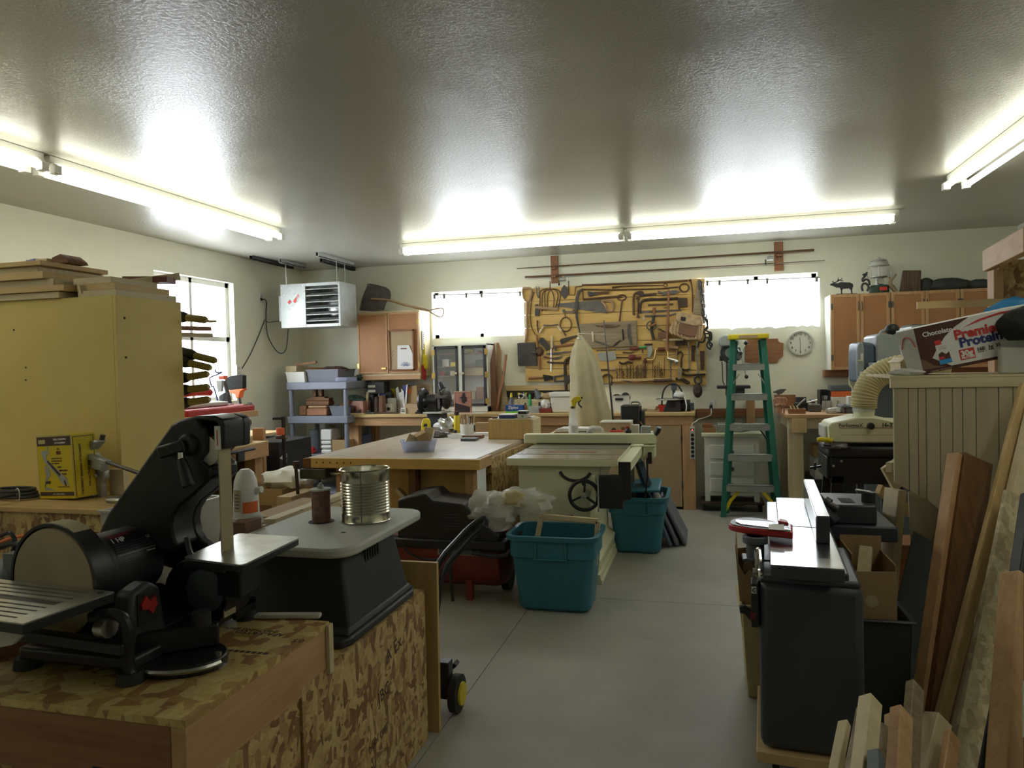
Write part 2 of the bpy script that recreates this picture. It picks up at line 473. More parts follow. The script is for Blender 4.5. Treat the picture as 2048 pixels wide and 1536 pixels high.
mat('picture_dark',(.035,.025,.025),.5)
mat('copper',(.5,.26,.17),.5,var=.25,scale=18)
mat('chocolate',(.075,.02,.015),.5)
mat('belt',(.42,.36,.22),.8,var=.08,scale=14)
mat('disc_grit',(.46,.38,.25),.9,var=.14,scale=5)
mat('spool',(.22,.12,.09),.8,var=.3,scale=40)
mat('bristle',(.014,.015,.012),.9,var=.3,scale=40)
mat('tape_green',(.07,.09,.08),.8,var=.2)
mat('hose',(.5,.43,.22),.6,var=.06)
mat('dark_inside',(.03,.028,.025),.8)
clear('clear_plastic',(.75,.8,.85),.34,.25,.3)
clear('blue_clear',(.55,.62,.85),.42,.3,.4)
clear('film',(.75,.75,.68),.5,.22,.3)
clear('glass',(.8,.85,.85),.1,.05)
clear('pane',(.9,.95,1.),.06,.03)
clear('curtain_film',(.95,.95,.95),.6,.6,.8)
clear('lantern_glass',(.8,.8,.75),.25,.1)
clear('screen_door',(.03,.035,.04),.45,.4)
emit('tube_light',(1.,1.,.86),TUBE_E)
emit('led_red',(1.,.1,.08),2.5)

# ---------------- room ----------------
XL,XR,YB,YF,ZC=-4.85,2.97,8.1,-2.5,2.75
f=B()
for x0,x1 in ((XL,-1.074),(-1.07,XR)):
 for y0,y1 in ((YF,.72),(.724,4.567),(4.571,YB)):f.box((x0,y0,-.1),(x1,y1,0))
f.box((XL,YF,-.15),(XR,YB,-.02))
struct('floor',f,'concrete')
struct('ceiling',B().box((XL-.15,YF-.15,ZC),(XR+.15,YB+.15,ZC+.12)),'ceiling_texture')
def wall_back():
 b=B();W=[(-3.12,-1.95),(-.05,1.155)];z0,z1=1.85,2.4
 b.box((XL-.15,YB,0),(XR+.15,YB+.15,z0));b.box((XL-.15,YB,z1),(XR+.15,YB+.15,ZC))
 for a,c in ((XL-.15,W[0][0]),(W[0][1],W[1][0]),(W[1][1],XR+.15)):b.box((a,YB,z0),(c,YB+.15,z1))
 struct('wall_back',b,'wall_paint')
 for i,(a,c) in enumerate(W):
  win('window_%d'%(i+1),a,c,z0,z1)
def win(n,a,c,z0,z1):
 y=YB+.1
 b=B()
 for p,q in (((a,z0),(c,z0+.045)),((a,z1-.045),(c,z1)),((a,z0),(a+.045,z1)),((c-.045,z0),(c,z1)),(((a+c)/2-.02,z0),((a+c)/2+.02,z1))):
  b.box((p[0],y,p[1]),(q[0],y+.04,q[1]))
 o=struct(n,b,'white_plastic');struct('pane',B().box((a+.02,y+.018,z0+.02),(c-.02,y+.022,z1-.02)),'pane',o)
wall_back()
b=B();y0,y1,z0,z1=5.57,6.73,1.2,2.455
b.box((XL-.15,YF,0),(XL,YB,z0));b.box((XL-.15,YF,z1),(XL,YB,ZC));b.box((XL-.15,YF,z0),(XL,y0,z1));b.box((XL-.15,y1,z0),(XL,YB,z1))
struct('wall_left',b,'wall_paint')
struct('wall_right',B().box((XR,YF,0),(XR+.15,YB,ZC)),'wall_paint')
struct('wall_front',B().box((XL-.15,YF-.15,0),(XR+.15,YF,ZC)),'wall_paint')
b=B();x=XL-.12
for p,q in (((y0,z0),(y1,z0+.05)),((y0,z1-.05),(y1,z1)),((y0,z0),(y0+.05,z1)),((y1-.05,z0),(y1,z1)),((y0,1.83),(y1,1.88)),((6.12,z0),(6.16,z1))):
 b.box((x,p[0],p[1]),(x+.05,q[0],q[1]))
o=struct('window_3',b,'white_plastic');struct('pane',B().box((x+.02,y0+.02,z0+.02),(x+.025,y1-.02,z1-.02)),'pane',o)

# thin white curtains over the two high windows, ragged at the foot
def curtain(px0,px1,py_t0,py_t1,pyb,label,seed):
 rg=random.Random(seed);y=YB-.025
 a=at(px0,py_t0,y=y);c=at(px1,py_t1,y=y);t=Thing('window_curtain',label,'curtain', None)
 nb=26;foot=[at(px0,pyb,y=y).z+rg.uniform(-.02,.02) for _ in range(nb+1)]
 def fn(u,v):
  i=u*nb;k=int(round(i));zt=a.z+(c.z-a.z)*u-.02
  return (a.x+(c.x-a.x)*u,y+.008*sin(u*40),zt+(foot[min(k,nb)]-zt)*v)
 t.part('sheet',B().grid(fn,nb,4),'curtain_film')
 t.part('wire',B().tube([(a.x,y-.005,a.z-.015),(c.x,y-.005,c.z-.015)],.004,6),'old_steel')
 for u in (.02,.13,.38,.55,.97):
  p=a.lerp(c,u);t.part('clip',B().box((p.x-.012,y-.014,p.z-.06),(p.x+.012,y-.004,p.z-.005)),'old_steel')
 t.done()
curtain(866,1046,588,582,669,'white see-through sheet hung on wire over the high window left of the tool board',3)
curtain(1410,1640,561,552,658,'white see-through sheet hung on wire over the high window above the ladder',5)

# fluorescent strip lights
def strip(p,q,label):
 p=Vector(p);q=Vector(q);d=(q-p).normalized();s=d.cross(Vector((0,0,1)));t=Thing('fluorescent_light',label,'light','bare fluorescent strip lights on the ceiling')
 prof=[(-.05,0),(-.05,-.035),(-.028,-.058),(.028,-.058),(.05,-.035),(.05,0)]
 vs=[e+s*a+Vector((0,0,h-.004)) for e in (p,q) for a,h in prof];n=6
 t.part('housing',B().add(vs,[tuple(range(n-1,-1,-1)),tuple(range(n,2*n))]+[(i,(i+1)%n,n+(i+1)%n,n+i) for i in range(n)]),'white_paint')
 for e in (-1,1):
  off=s*(.062*e)+Vector((0,0,-.083))
  t.part('tube',B().cyl(p+d*.05+off,q-d*.05+off,.019,n=12),'tube_light')
  for c,g in ((p,1),(q,-1)):
   so=B().beam(c+off+d*(g*.0),c+off+d*(g*.045),.046,.05)
   so.beam(c+s*(.05*e)+Vector((0,0,-.045))+d*g*.02,c+s*(.05*e)+Vector((0,0,-.085))+d*g*.02,.03,.03)
   t.part('socket',so,'white_plastic',.004)
 t.done()
strip((-3.6,.97,ZC),(-3.6,3.27,ZC),'long twin-tube strip light, nearer one over the stack of boards')
strip((-3.6,3.31,ZC),(-3.6,5.62,ZC),'long twin-tube strip light along the window wall, nearest the hanging heater')
strip((-2.92,6.78,ZC),(-.70,6.80,ZC),'long twin-tube strip light before the brown wall cabinet and tool board')
strip((-.67,6.80,ZC),(1.61,6.82,ZC),'long twin-tube strip light before the window over the ladder')
strip((1.70,5.66,ZC),(1.70,3.35,ZC),'short-looking twin-tube strip light above the brown shelf frame')
strip((-3.6,.93,ZC),(-3.6,-1.38,ZC),'unseen twin-tube fill light added at the camera end of the window wall row')  # added out of view as fill light for the left foreground
strip((1.70,3.31,ZC),(1.70,1.0,ZC),'unseen twin-tube fill light added next along from the one over the shelf frame')  # unseen fixture added to brighten the saw, planks and jointer
# ---------------- back wall: tool board ----------------
YT=8.045
Zb= lambda x:1.319+(x+1.975)*(1.242-1.319)/1.995
b=B();N=7;X0,X1,ZT=-1.98,.02,2.388
for i in range(N):
 f0,f1=i/N,(i+1)/N
 za0=Zb(X0)+(ZT-.006-Zb(X0))*f0+.003;za1=Zb(X0)+(ZT-.006-Zb(X0))*f1-.003
 zc0=Zb(X1)+(ZT+.006-Zb(X1))*f0+.003;zc1=Zb(X1)+(ZT+.006-Zb(X1))*f1-.003
 b.prism([(X0,za0),(X1,zc0),(X1,zc1),(X0,za1)],YT,YT+.022)
b.box((X0+.2,YT+.018,1.35),(X0+.29,YT+.038,2.36));b.box((X1-.3,YT+.018,1.3),(X1-.2,YT+.038,2.36))
one('tool_board','wide knotty yellow plank board on the back wall hung with old hand tools','board',b,'board_pine')
F1=(1030,550,.09766);F2=(1230,550,.09766);F3=(1030,670,.08465);F4=(1180,670,.12207)
GRP='old hand tools hung on the plank board'
def poly(fr_,pts,th=.02,y0=None):
 y=YT-.002 if y0 is None else y0
 return B().prism(onY(fr(*fr_,pts),y-th),y-th,y)
def bar(fr_,pts,r,y=None,sm=5,close=False,n=7,b=None):
 rm=r if isinstance(r,(list,tuple)) else r
 yy=YT-.004-(max(r) if isinstance(r,(list,tuple)) else r) if y is None else y
 return (b or B()).tube(onY3(fr(*fr_,pts),yy),rm,n,sm,close)
def tool(name,label,cat,*parts):
 """one part -> a single mesh, several -> parts under the thing"""
 if len(parts)==1:
  return one(name,label,cat,parts[0][1],parts[0][2],group=GRP)
 t=Thing(name,label,cat,GRP)
 for p in parts:t.part(*p)
 return t.done()
def ringpts(c,rx,ry,n=14,a0=0,a1=360): return [(c[0]+rx*cos(radians(a0+(a1-a0)*i/n)),c[1]+ry*sin(radians(a0+(a1-a0)*i/n))) for i in range(n if a1-a0>=360 else n+1)]

tool('spade','square-bladed spade with wooden D-handle hung at the left edge of the tool board','spade',
     ('handle',bar(F1,[(250,540),(240,900),(245,1150),(205,1400)],.016),'handle_wood'),
     ('grip',bar(F1,[(255,560),(180,470),(165,290),(240,270),(330,290),(320,470),(262,560)],.013),'handle_wood'),
     ('blade',poly(F3,[(55,195),(120,185),(220,180),(460,180),(478,260),(520,700),(500,725),(90,735),(70,700)],.028),'cast_iron'))
fk=B()
for pts in ([(720,285),(600,290),(515,350),(512,500),(505,680)],[(720,290),(610,320),(565,400),(555,560),(560,740)],[(715,290),(625,330),(612,420),(615,580),(628,735)],[(722,295),(690,350),(668,480),(662,700)],[(722,295),(765,350),(795,450),(795,560),(780,690)],[(730,290),(830,310),(878,400),(865,520),(825,680)],[(730,285),(860,295),(930,380),(915,520),(880,690)],[(718,130),(720,290)]):
 bar(F1,pts,.0055,b=fk)
tool('fork_head','rusty six-tined fork head with no handle beside the D-handled spade','fork',('head',fk,'rust'))
tool('trowel_plate','small grey leaf-shaped steel plate hung right of the fork tines','plate',('plate',poly(F1,[(1010,200),(1070,270),(1092,350),(1070,430),(1010,490),(960,430),(935,350),(955,270)],.012),'cast_iron'))
tool('hatchet','small hatchet lying level with its dark head under the fork tines','hatchet',('handle',bar(F1,[(420,665),(640,680),(890,705)],.018),'handle_wood'),('head',poly(F1,[(410,600),(462,600),(462,690),(500,730),(490,840),(405,835)],.025),'cast_iron'))
tool('hand_saw','broad crosscut hand saw pointing left under the top plank','saw',('blade',poly(F1,[(835,590),(1750,510),(1900,780),(1870,788),(840,638)],.006),'old_steel'),('handle',bar(F1,[(1780,530),(1980,540),(2015,640),(1990,735),(1890,720),(1850,620)],.014,close=True),'handle_wood'))
tool('spanner','short open-ended spanner below the saw tip','spanner',('spanner',poly(F1,[(965,740),(985,705),(1015,700),(1020,735),(1160,740),(1185,705),(1215,705),(1200,740),(1220,765),(1190,785),(1150,765),(1020,760),(1000,780),(970,770),(990,750)],.012),'old_steel'))
tool('trap_ring','thin round iron ring with a short tail hung under the spanner','ring',('ring',bar(F1,ringpts((1040,1010),115,145),.006,close=True).tube(onY3(fr(*F1,[(985,1140),(1040,1250)]),YT-.01),.006).tube(onY3(fr(*F1,[(1020,780),(1040,870)]),YT-.01),.005),'rust'))
tool('drawknife','drawknife with two pale spread handles left of the iron ring','knife',('blade',poly(F1,[(580,1010),(720,1025),(870,1000),(880,1020),(720,1050),(590,1045)],.014),'old_steel'),('handle',bar(F1,[(585,1055),(500,1190)],.014),'pale_z'),('handle',bar(F1,[(880,1045),(950,1155)],.014),'pale_z'))
sc_=[(1380,265),(1290,320),(1240,470),(1232,680),(1240,860),(1280,1040),(1320,1190)]
si_=[(1345,1190),(1310,1040),(1280,860),(1285,680),(1290,480),(1330,345),(1390,300)]
tool('scythe_blade','long curved scythe blade crossing the hand saw and ending at the canvas bag','blade',('blade',poly(F1,sc_+si_,.02,YT-.012),'cast_iron'))
tool('bent_rod','thin rod bent in a deep hook at left, running along the board top','rod',('rod',bar(F1,[(1098,120),(1100,405),(1220,410),(1240,245),(1380,230)],.006,sm=0),'rust'),('shaft',bar(F1,[(1370,205),(1700,200),(2048,180),(3000,150),(3537,115)],.011),'rod_brown'))
tool('looped_rod','long iron rod ending in a big round eye at right','rod',('rod',bar(F1,[(1395,495),(1385,295),(2048,305),(3000,280),(3350,245)],.008,sm=0).tube(onY3(fr(*F1,ringpts((3468,260),92,82)),YT-.012),.008,7,3, True),'rust'))
tool('poker','short tapering iron poker with a small ring end under the top rod','poker',('poker',bar(F2,[(-60,258),(250,225),(990,212)],[.012,.004]).tube(onY3(fr(*F2,ringpts((1035,207),40,34)),YT-.01),.004,7,2, True),'rust'))
tool('monkey_wrench','stubby monkey wrench with brown grip above the hand saw','wrench',('jaw',poly(F1,[(1480,335),(1560,340),(1570,350),(1710,345),(1710,405),(1570,420),(1530,445),(1500,430)],.024),'cast_iron'),('grip',bar(F1,[(1700,372),(1920,355)],.016),'rod_brown'))
tool('flat_bar','dark flat pry bar lying just over the hand saw blade','bar',('bar',bar(F1,[(1400,500),(2048,445),(2180,432)],.012),'rust'))
tool('ring_hook','iron hook with a ring top standing right of the saw handle','hook',('hook',bar(F2,ringpts((140,460),88,55,16,100,440),.007).tube(onY3(fr(*F2,[(145,515),(90,950)]),YT-.012),.008),'rust'))
tool('curved_iron','crooked square iron bar bent at the top, left of the hacksaws','bar',('bar',bar(F2,[(385,820),(380,600),(385,430),(430,370),(540,345),(560,390),(490,425)],.012),'rust'))
tool('pipe_wrench','old twisted-handle pipe wrench above the large hacksaw','wrench',('wrench',poly(F2,[(460,400),(480,340),(560,330),(580,385),(850,365),(850,400),(620,425),(500,440)],.026),'brown_iron'))
tool('pliers','long grey pliers crossed by the tall wooden stick','pliers',('pliers',poly(F2,[(880,320),(960,345),(1240,305),(1330,345),(1240,385),(1080,395),(960,425),(980,385),(880,375)],.022),'old_steel'))
tool('double_spanner','upright double-ended spanner left of the large hacksaw','spanner',('spanner',bar(F2,[(475,500),(470,830)],.009).prism(onY(fr(*F2,[(440,870),(455,820),(490,820),(520,870),(490,885),(475,850),(460,885)]),YT-.02),YT-.02,YT-.003).tube(onY3(fr(*F2,ringpts((472,480),28,24)),YT-.012),.008,7,2, True),'rust'))
tool('hacksaw','large brown hacksaw with rounded frame and blocky handle at right','saw',('frame',bar(F2,[(510,770),(518,620),(560,540),(660,505),(1000,495),(1290,478)],.014),'brown_iron'),('blade',poly(F2,[(510,750),(1350,705),(1355,735),(515,785)],.008),'old_steel'),('handle',poly(F2,[(1280,465),(1480,465),(1490,640),(1330,650),(1320,720),(1300,700)],.03),'brown_iron'))
tool('file','flat dark file inside the large hacksaw frame','file',('file',poly(F2,[(670,600),(1190,580),(1195,615),(675,635)],.012),'rust'))
tool('long_stick','tall upright reddish wooden tool handle crossing the hacksaw','handle',('stick',bar(F2,[(1097,300),(1085,900),(1070,1560)],[.011,.019],y=YT-.055),'redwood_z'))
tool('bow_saw','slim straight saw with pale knob under the large hacksaw','saw',('blade',poly(F2,[(600,820),(700,820),(1120,810),(1250,770),(1250,800),(1130,840),(620,855)],.012),'old_steel'),('knob',B().ell(at(1230+590*.09766,550+895*.09766,y=YT-.02),(.016,.016,.022)),'pale_z'))
tool('hand_drill','eggbeater hand drill with red handle and round gear wheel','drill',('handle',bar(F2,[(802,665),(795,830)],[.018,.013]),'redwood_z'),('frame',bar(F2,[(790,830),(780,950),(750,1120),(795,1320)],.016),'cast_iron'),('wheel',bar(F2,ringpts((745,1040),95,92),.007,close=True,y=YT-.045),'old_steel'),('crank',bar(F2,[(745,1040),(850,985)],.012,y=YT-.06),'redwood_z'))
c=at(1230+1450*.09766,550+1040*.09766,y=7.95)
bd=[(1240,900),(1300,930),(1800,1010),(1790,1250),(1740,1330),(1480,1335),(1180,1215),(1100,1160),(1130,1080)]
ld=[(1262,768),(1330,760),(1780,845),(1805,960),(1790,1030),(1640,1048),(1420,1000),(1275,955),(1240,900)]
t=Thing('fishing_creel','tan wicker fishing creel with brown leather front hung at the board right side','basket',GRP)
q=t.part('body',B().prism(onY(fr(*F2,bd),7.9),7.9,YT-.002),'wicker',.012)
rb=B()
for u in range(9):rb.tube(onY3(fr(*F2,[(1190+u*68,960+u*9),(1150+u*72,1150+u*18),(1170+u*68,1215+u*13)]),7.895),.009,6)
q.sub('rib',rb,'wicker')
q=t.part('lid',B().prism(onY(fr(*F2,ld),7.88),7.88,YT-.002),'wicker',.01)
q.sub('hole',B().prism(onY(fr(*F2,[(1350,850),(1450,865),(1440,945),(1345,930)]),7.874),7.874,7.885),'dark_inside')
t.part('pocket',B().prism(onY(fr(*F2,[(1320,980),(1480,1020),(1700,1050),(1650,1260),(1500,1260),(1280,1190)]),7.882),7.882,7.9),'leather',.006)
t.done()
ch=B();rg=random.Random(4)
for k in range(44):
 u=k/43;p=at(1230+(1740+95*u+rg.uniform(-30,30))*.09766,550+(130+800*u)*.09766,y=YT-.03)
 a=rg.uniform(0,3);ch.tube([p+Vector((.014*cos(t_)*cos(a),.014*cos(t_)*sin(a),.022*sin(t_))) for t_ in [i*pi/4 for i in range(8)]],.0045,5,1, True)
one('chain','dark steel chain hanging down the right edge of the tool board','chain',ch,'old_steel',group=GRP)
tool('weathered_stake','weathered upright slat beside the hanging chain','slat',('slat',poly(F2,[(1680,110),(1790,115),(1775,830),(1590,800)],.022),'weathered'))
br=B()
for pts in ([(1840,920),(1890,910),(1890,1050),(1830,1120)],[(1830,1130),(1900,1150),(1960,1250),(1930,1400),(1980,1480)],[(1820,1150),(1850,1260),(1810,1370),(1720,1380),(1690,1500)],[(1900,1160),(1970,1180),(1975,1330),(1900,1300)],[(1850,1280),(1940,1290),(1880,1440),(1960,1530)],[(1840,1200),(1930,1210),(1940,1360),(1990,1420),(1950,1500)],[(1870,930),(1900,1080),(1860,1110)]):
 bar(F2,pts,.009,y=YT-.04,b=br)
one('horse_bridle','tangled black leather horse bridle hanging off the board right edge','bridle',br,'black_plastic',group=GRP)
tool('hook_rod','thin dark hooked rod hung from the top right corner of the board','rod',('rod',bar(F2,[(1520,130),(1550,105),(1590,400),(1585,760)],.007),'rust'))
wp=at(1160,648,y=YT)
t=Thing('weathered_plank','grey weathered plank mounted mid-board carrying old knives','plank',GRP)
t.part('plank',B().prism(onY([(1158,648),(1273,641),(1274,692),(1172,697),(1160,690)],YT-.03),YT-.03,YT-.002),'weathered',.004);t.done()
KN=[('jackknife','brown folding knife along the top of the weathered plank',[(1620,1020),(1740,1035),(1900,1010),(2048,1040),(2150,1020),(2048,1075),(1880,1080),(1680,1050)],'rod_brown',F1),
      ('bone_knife','white curved bone-handled knife at the left of the weathered plank',[(1565,1160),(1600,1160),(1610,1360),(1590,1375)],'bone',F1),
      ('thin_awl','thin dark blade slanting along the plank foot',[(1640,1340),(1840,1400),(2000,1470),(1840,1440),(1640,1370)],'old_steel',F1),
      ('dark_knife','short dark knife slanting up at the plank lower right',[(0,1400),(110,1320),(120,1345),(20,1430),(-60,1480)],'brown_iron',F2),
      ('black_knife','small black folding knife upright near the plank right end',[(140,1115),(165,1115),(190,1330),(160,1340)],'black_plastic',F2),
      ('sickle_knife','big curved pale-bladed knife upright at the plank right end',[(270,1000),(310,1000),(290,1120),(350,1420),(310,1430),(260,1260),(245,1120)],'old_steel',F2)]
for n,l,p,m,f_ in KN:tool(n,l,'knife',(n,poly(f_,p,.01,YT-.031),m))
tool('timber_axe','broad hatchet head on a dark upright handle left of centre','hatchet',('handle',bar(F3,[(512,0),(520,140),(535,290)],.012),'redwood_z'),('head',poly(F3,[(590,60),(650,60),(740,140),(835,280),(740,375),(690,300),(640,240),(600,220),(560,150)],.026),'cast_iron'))
tool('ladle_tool','round flat iron disc tool with brown handle hanging below','tool',('disc',B().lathe([(0,-.022),(.03,-.024),(.055,-.008),(.055,0),(0,0)],at(1030+570*.08465,670+390*.08465,y=YT-.003),20,'y'),'rust'),('handle',bar(F3,[(585,500),(575,700),(570,820)],[.011,.016]),'redwood_z'),('pin',bar(F3,[(390,410),(500,420)],.008,y=YT-.05),'old_steel'))
tool('yellow_screwdriver','long screwdriver with a pale worn handle, standing point down','screwdriver',('handle',bar(F3,[(872,20),(870,300)],[.013,.017]),'pale_z'),('shaft',bar(F3,[(857,310),(857,860)],.006),'steel'))
tool('pincers','grey sheet-metal pincers slanting up beside the scythe blade','pincers',('pincers',poly(F3,[(1060,120),(1100,85),(1440,5),(1470,20),(1120,200),(1090,215)],.02),'cast_iron'))
tool('claw_hammer','dark claw hammer with reddish handle pointing right','hammer',('handle',bar(F3,[(960,265),(1200,240),(1430,195)],.012),'redwood_x'),('head',poly(F3,[(900,250),(960,240),(970,380),(940,380),(930,300),(890,290)],.026),'old_steel'))
tool('machete','long pale flat blade slanting right under the hammer','blade',('blade',poly(F3,[(740,470),(735,430),(970,412),(1380,370),(1390,405),(970,462)],.008),'old_steel'))
tool('butcher_knife','upswept butcher knife with dark riveted handle','knife',('blade',poly(F3,[(860,545),(1000,520),(1130,490),(1080,560),(960,588),(860,565)],.006),'old_steel'),('handle',poly(F3,[(665,510),(700,500),(860,545),(860,568),(690,540)],.018),'maroon_wood'))
tool('gouge_bar','dark pointed bar level behind the screwdriver shaft','bar',('bar',bar(F3,[(760,635),(900,655),(1290,655)],.011),'brown_iron'))
tool('scraper','scraper with brown handle at left and black square blade','scraper',('handle',bar(F3,[(320,1022),(660,1003)],[.017,.009]),'redwood_x'),('blade',poly(F3,[(655,935),(800,955),(930,990),(920,1050),(820,1060),(690,1098)],.02),'black_metal'))
tool('tongs','spread dark tongs right of the black scraper blade','tongs',('tongs',bar(F3,[(920,985),(1170,945)],.01).tube(onY3(fr(*F3,[(925,1095),(1170,1082)]),YT-.014),.01).tube(onY3(fr(*F3,[(930,1000),(925,1090)]),YT-.014),.012),'old_steel'))
tool('pipe_clamp','tall dark iron clamp hanging below the board, half behind the canvas bag','clamp',('clamp',bar(F3,[(1215,1345),(1195,1000),(1185,700),(1210,600),(1290,545),(1380,600)],.017),'brown_iron'),('jaw',poly(F3,[(1170,960),(1290,950),(1290,1100),(1230,1180),(1170,1160)],.04),'cast_iron'))
tool('bow_rod','thin bowed wooden rod right of the spade handle','rod',('rod',bar(F1,[(390,345),(335,560),(313,850),(345,1080),(425,1235)],.006),'rod_brown'))
tool('snap_hook','small steel snap hook hung near the board top left','hook',('hook',bar(F1,[(440,240),(440,330),(455,420),(490,450),(490,240)],.006,close=False),'old_steel'))
tool('wall_auger','slender brown auger upright left of the drawknife','auger',('auger',bar(F1,[(455,930),(458,1060),(480,1190)],[.009,.006]),'rust'))
tool('spiral_driver','long spiral screwdriver with bright shaft and dark wooden grip','screwdriver',('shaft',bar(F4,[(100,252),(430,240)],.005),'old_steel'),('sleeve',bar(F4,[(430,235),(650,228)],.009),'chrome'),('handle',bar(F4,[(650,228),(800,222)],[.017,.02]),'maroon_wood'))
tool('cleaver','grey-green rectangular cleaver blade right of the canvas bag','cleaver',('blade',poly(F4,[(120,295),(410,262),(432,400),(300,430),(150,415)],.008),'galvanised'),('tang',bar(F4,[(430,365),(630,368)],.007),'rust'))
tool('small_hook','small curved bent iron hook under the spiral screwdriver','hook',('hook',bar(F4,[(530,295),(560,285),(630,292),(690,290),(710,272)],.006),'rust'))
tool('spokeshave','maroon round-bodied spokeshave with a handle to the right','spokeshave',('body',B().ell(at(1180+690*.12207,670+368*.12207,y=YT-.025),(.045,.022,.032)),'maroon'),('handle',bar(F4,[(740,372),(840,376)],[.012,.018]),'maroon_wood'))
tool('bent_spanner','S-shaped brown spanner under the maroon spokeshave','spanner',('spanner',bar(F4,[(480,440),(510,465),(560,470),(620,440),(700,462)],.011),'brown_iron'))
tool('stub_driver','brown wooden-handled screwdriver lying level over the horseshoe','screwdriver',('shaft',bar(F4,[(160,572),(330,572)],.008),'rust'),('handle',bar(F4,[(330,572),(430,555)],[.014,.022]),'handle_wood'))
tool('horseshoe','rusty horseshoe hung open end down beside the canvas bag','horseshoe',('shoe',bar(F4,[(225,822),(203,740),(225,670),(285,648),(345,675),(366,740),(345,830)],.011),'rust'))
rail=at(1180+370*.12207,670+720*.12207,y=YT)
t=one('bit_rail','narrow pine ledge along the foot of the board holding drill bits','ledge',B().prism(onY(fr(*F4,[(370,722),(1400,702),(1400,742),(370,766)]),YT-.05),YT-.05,YT-.001),'pine_x')
BX=[(445,600),(487,510),(520,500),(545,590),(605,480),(620,530),(662,490),(710,490),(720,610),(762,510),(785,490),(800,600),(830,490),(870,420),(890,500),(905,470),(925,520),(1030,430),(1065,500),(1100,480),(1135,440),(1165,540),(1195,620),(1222,360),(1325,410)]
bits=[]
for k,(u,v) in enumerate(BX):
 top=at(1180+u*.12207,670+v*.12207,y=YT-.025);bot=at(1180+u*.12207,670+(719-(u-370)*.019)*.12207,y=YT-.025)
 bb=B();L_=top.z-bot.z;nt_=max(6,int(L_*90));r0=.0035 if k%3 else .006
 bb.rings([(bot.lerp(top,i/nt_)+Vector((r0*.8*cos(i*1.6),r0*.6*sin(i*1.6),0)),r0*(.9 if i<nt_*.35 else 1.15)) for i in range(nt_+1)],6)
 one('auger_bit','steel auger bit standing in the row of bits along the pine ledge','drill bit',bb,'rust' if k%4 else 'old_steel',group='auger bits on the board ledge')
t=Thing('bit_brace','bit brace with bright crank and maroon grip above the auger bits','brace',GRP)
t.part('crank',bar(F4,[(910,405),(1040,402),(1072,300),(1082,240),(1115,230),(1225,228),(1275,240),(1280,395)],.009,y=YT-.03),'brass');t.part('grip',bar(F4,[(1112,230),(1228,228)],.019,y=YT-.03),'maroon_wood')
t.part('knob',B().ell(at(1180+905*.12207,670+425*.12207,y=YT-.03),(.02,.02,.03)),'maroon_wood');t.part('chuck',bar(F4,[(1270,385),(1430,430),(1390,440)],.017,y=YT-.03),'steel');t.done()
tool('dagger','thin dark dagger with brown hilt lying on the lowest plank','knife',('blade',poly(F4,[(495,742),(640,752),(700,775),(690,790),(600,770)],.008,YT-.052),'old_steel'),('handle',poly(F4,[(690,772),(800,775),(805,795),(690,792)],.018,YT-.052),'redwood_x'))
tool('sheath_knife','knife in a dark twisted sheath at the right end of the pine ledge','knife',('rod',bar(F4,[(810,768),(1045,752)],.007,y=YT-.06),'rust'),('sheath',bar(F4,[(1045,752),(1200,750),(1345,738)],.02,y=YT-.072),'leather_dark'))
tool('grey_cant_hook','grey wooden cant hook with bent iron arms near the board right foot','hook',('body',poly(F4,[(1440,540),(1505,540),(1510,620),(1480,720),(1440,730)],.045),'weathered'),('hook',bar(F4,[(1436,330),(1450,285),(1490,275),(1520,320),(1500,380),(1495,545)],.008),'brown_iron'),('arm',bar(F4,[(1505,555),(1560,570),(1640,560)],.01).tube(onY3(fr(*F4,[(1505,610),(1600,655),(1890,640)]),YT-.02),.01),'brown_iron'),('foot',bar(F4,[(1400,715),(1500,730),(1590,790),(1620,775),(1520,715)],.012),'brown_iron'))
tool('steel_rule','narrower bright steel rule upright under the wicker creel','ruler',('rule',poly(F4,[(1603,110),(1622,110),(1645,655),(1622,655)],.006),'bright_steel'))
tool('wide_rule','wider bright steel rule upright nearest the board right edge','ruler',('rule',poly(F4,[(1740,110),(1768,110),(1780,630),(1752,630)],.006),'bright_steel'))
tool('dark_plate','small dark rectangular plate hung between the two steel rules','plate',('plate',poly(F4,[(1660,170),(1722,172),(1715,430),(1662,425)],.012),'brown_iron'))
tool('leather_strip','brown worn leather strip at the board right edge under the bridle','strap',('strip',poly(F4,[(1800,260),(1880,260),(1870,575),(1812,570)],.01),'leather_dark'))
tool('wood_plane','wooden block plane on a thin shelf slat under the creel','plane',('body',poly(F2,[(880,1180),(1060,1160),(1060,1300),(870,1290)],.05),'leather'),('slat',poly(F2,[(985,1312),(1400,1300),(1400,1340),(985,1345)],.06),'pale_x'),('iron',poly(F2,[(880,1095),(920,1100),(1060,1170),(1000,1185)],.02),'brown_iron'))
tool('brush_block','dark brush hung under the thin slat right of centre','brush',('brush',poly(F2,[(1230,1365),(1440,1352),(1450,1430),(1240,1450)],.04),'brown_iron'))
tool('wooden_mallet','small wooden mallet upright right of the bit brace','mallet',('handle',bar(F4,[(1415,200),(1420,500)],.01),'handle_wood'),('head',poly(F4,[(1290,190),(1440,180),(1445,225),(1290,220)],.05),'handle_wood'))
tool('drill_stand','green-grey small breast drill hung between spiral screwdriver and brace','drill',('body',poly(F4,[(930,190),(1010,170),(1025,260),(980,370),(935,365),(950,270)],.03),'galvanised'),('top',bar(F4,[(890,155),(1025,150)],.009),'brown_iron'),('grip',bar(F4,[(800,208),(920,195)],.012),'green'))
tool('nail_punch','tiny dark nail punch hung left of the breast drill','punch',('punch',bar(F4,[(860,235),(862,300)],.007),'rust'))
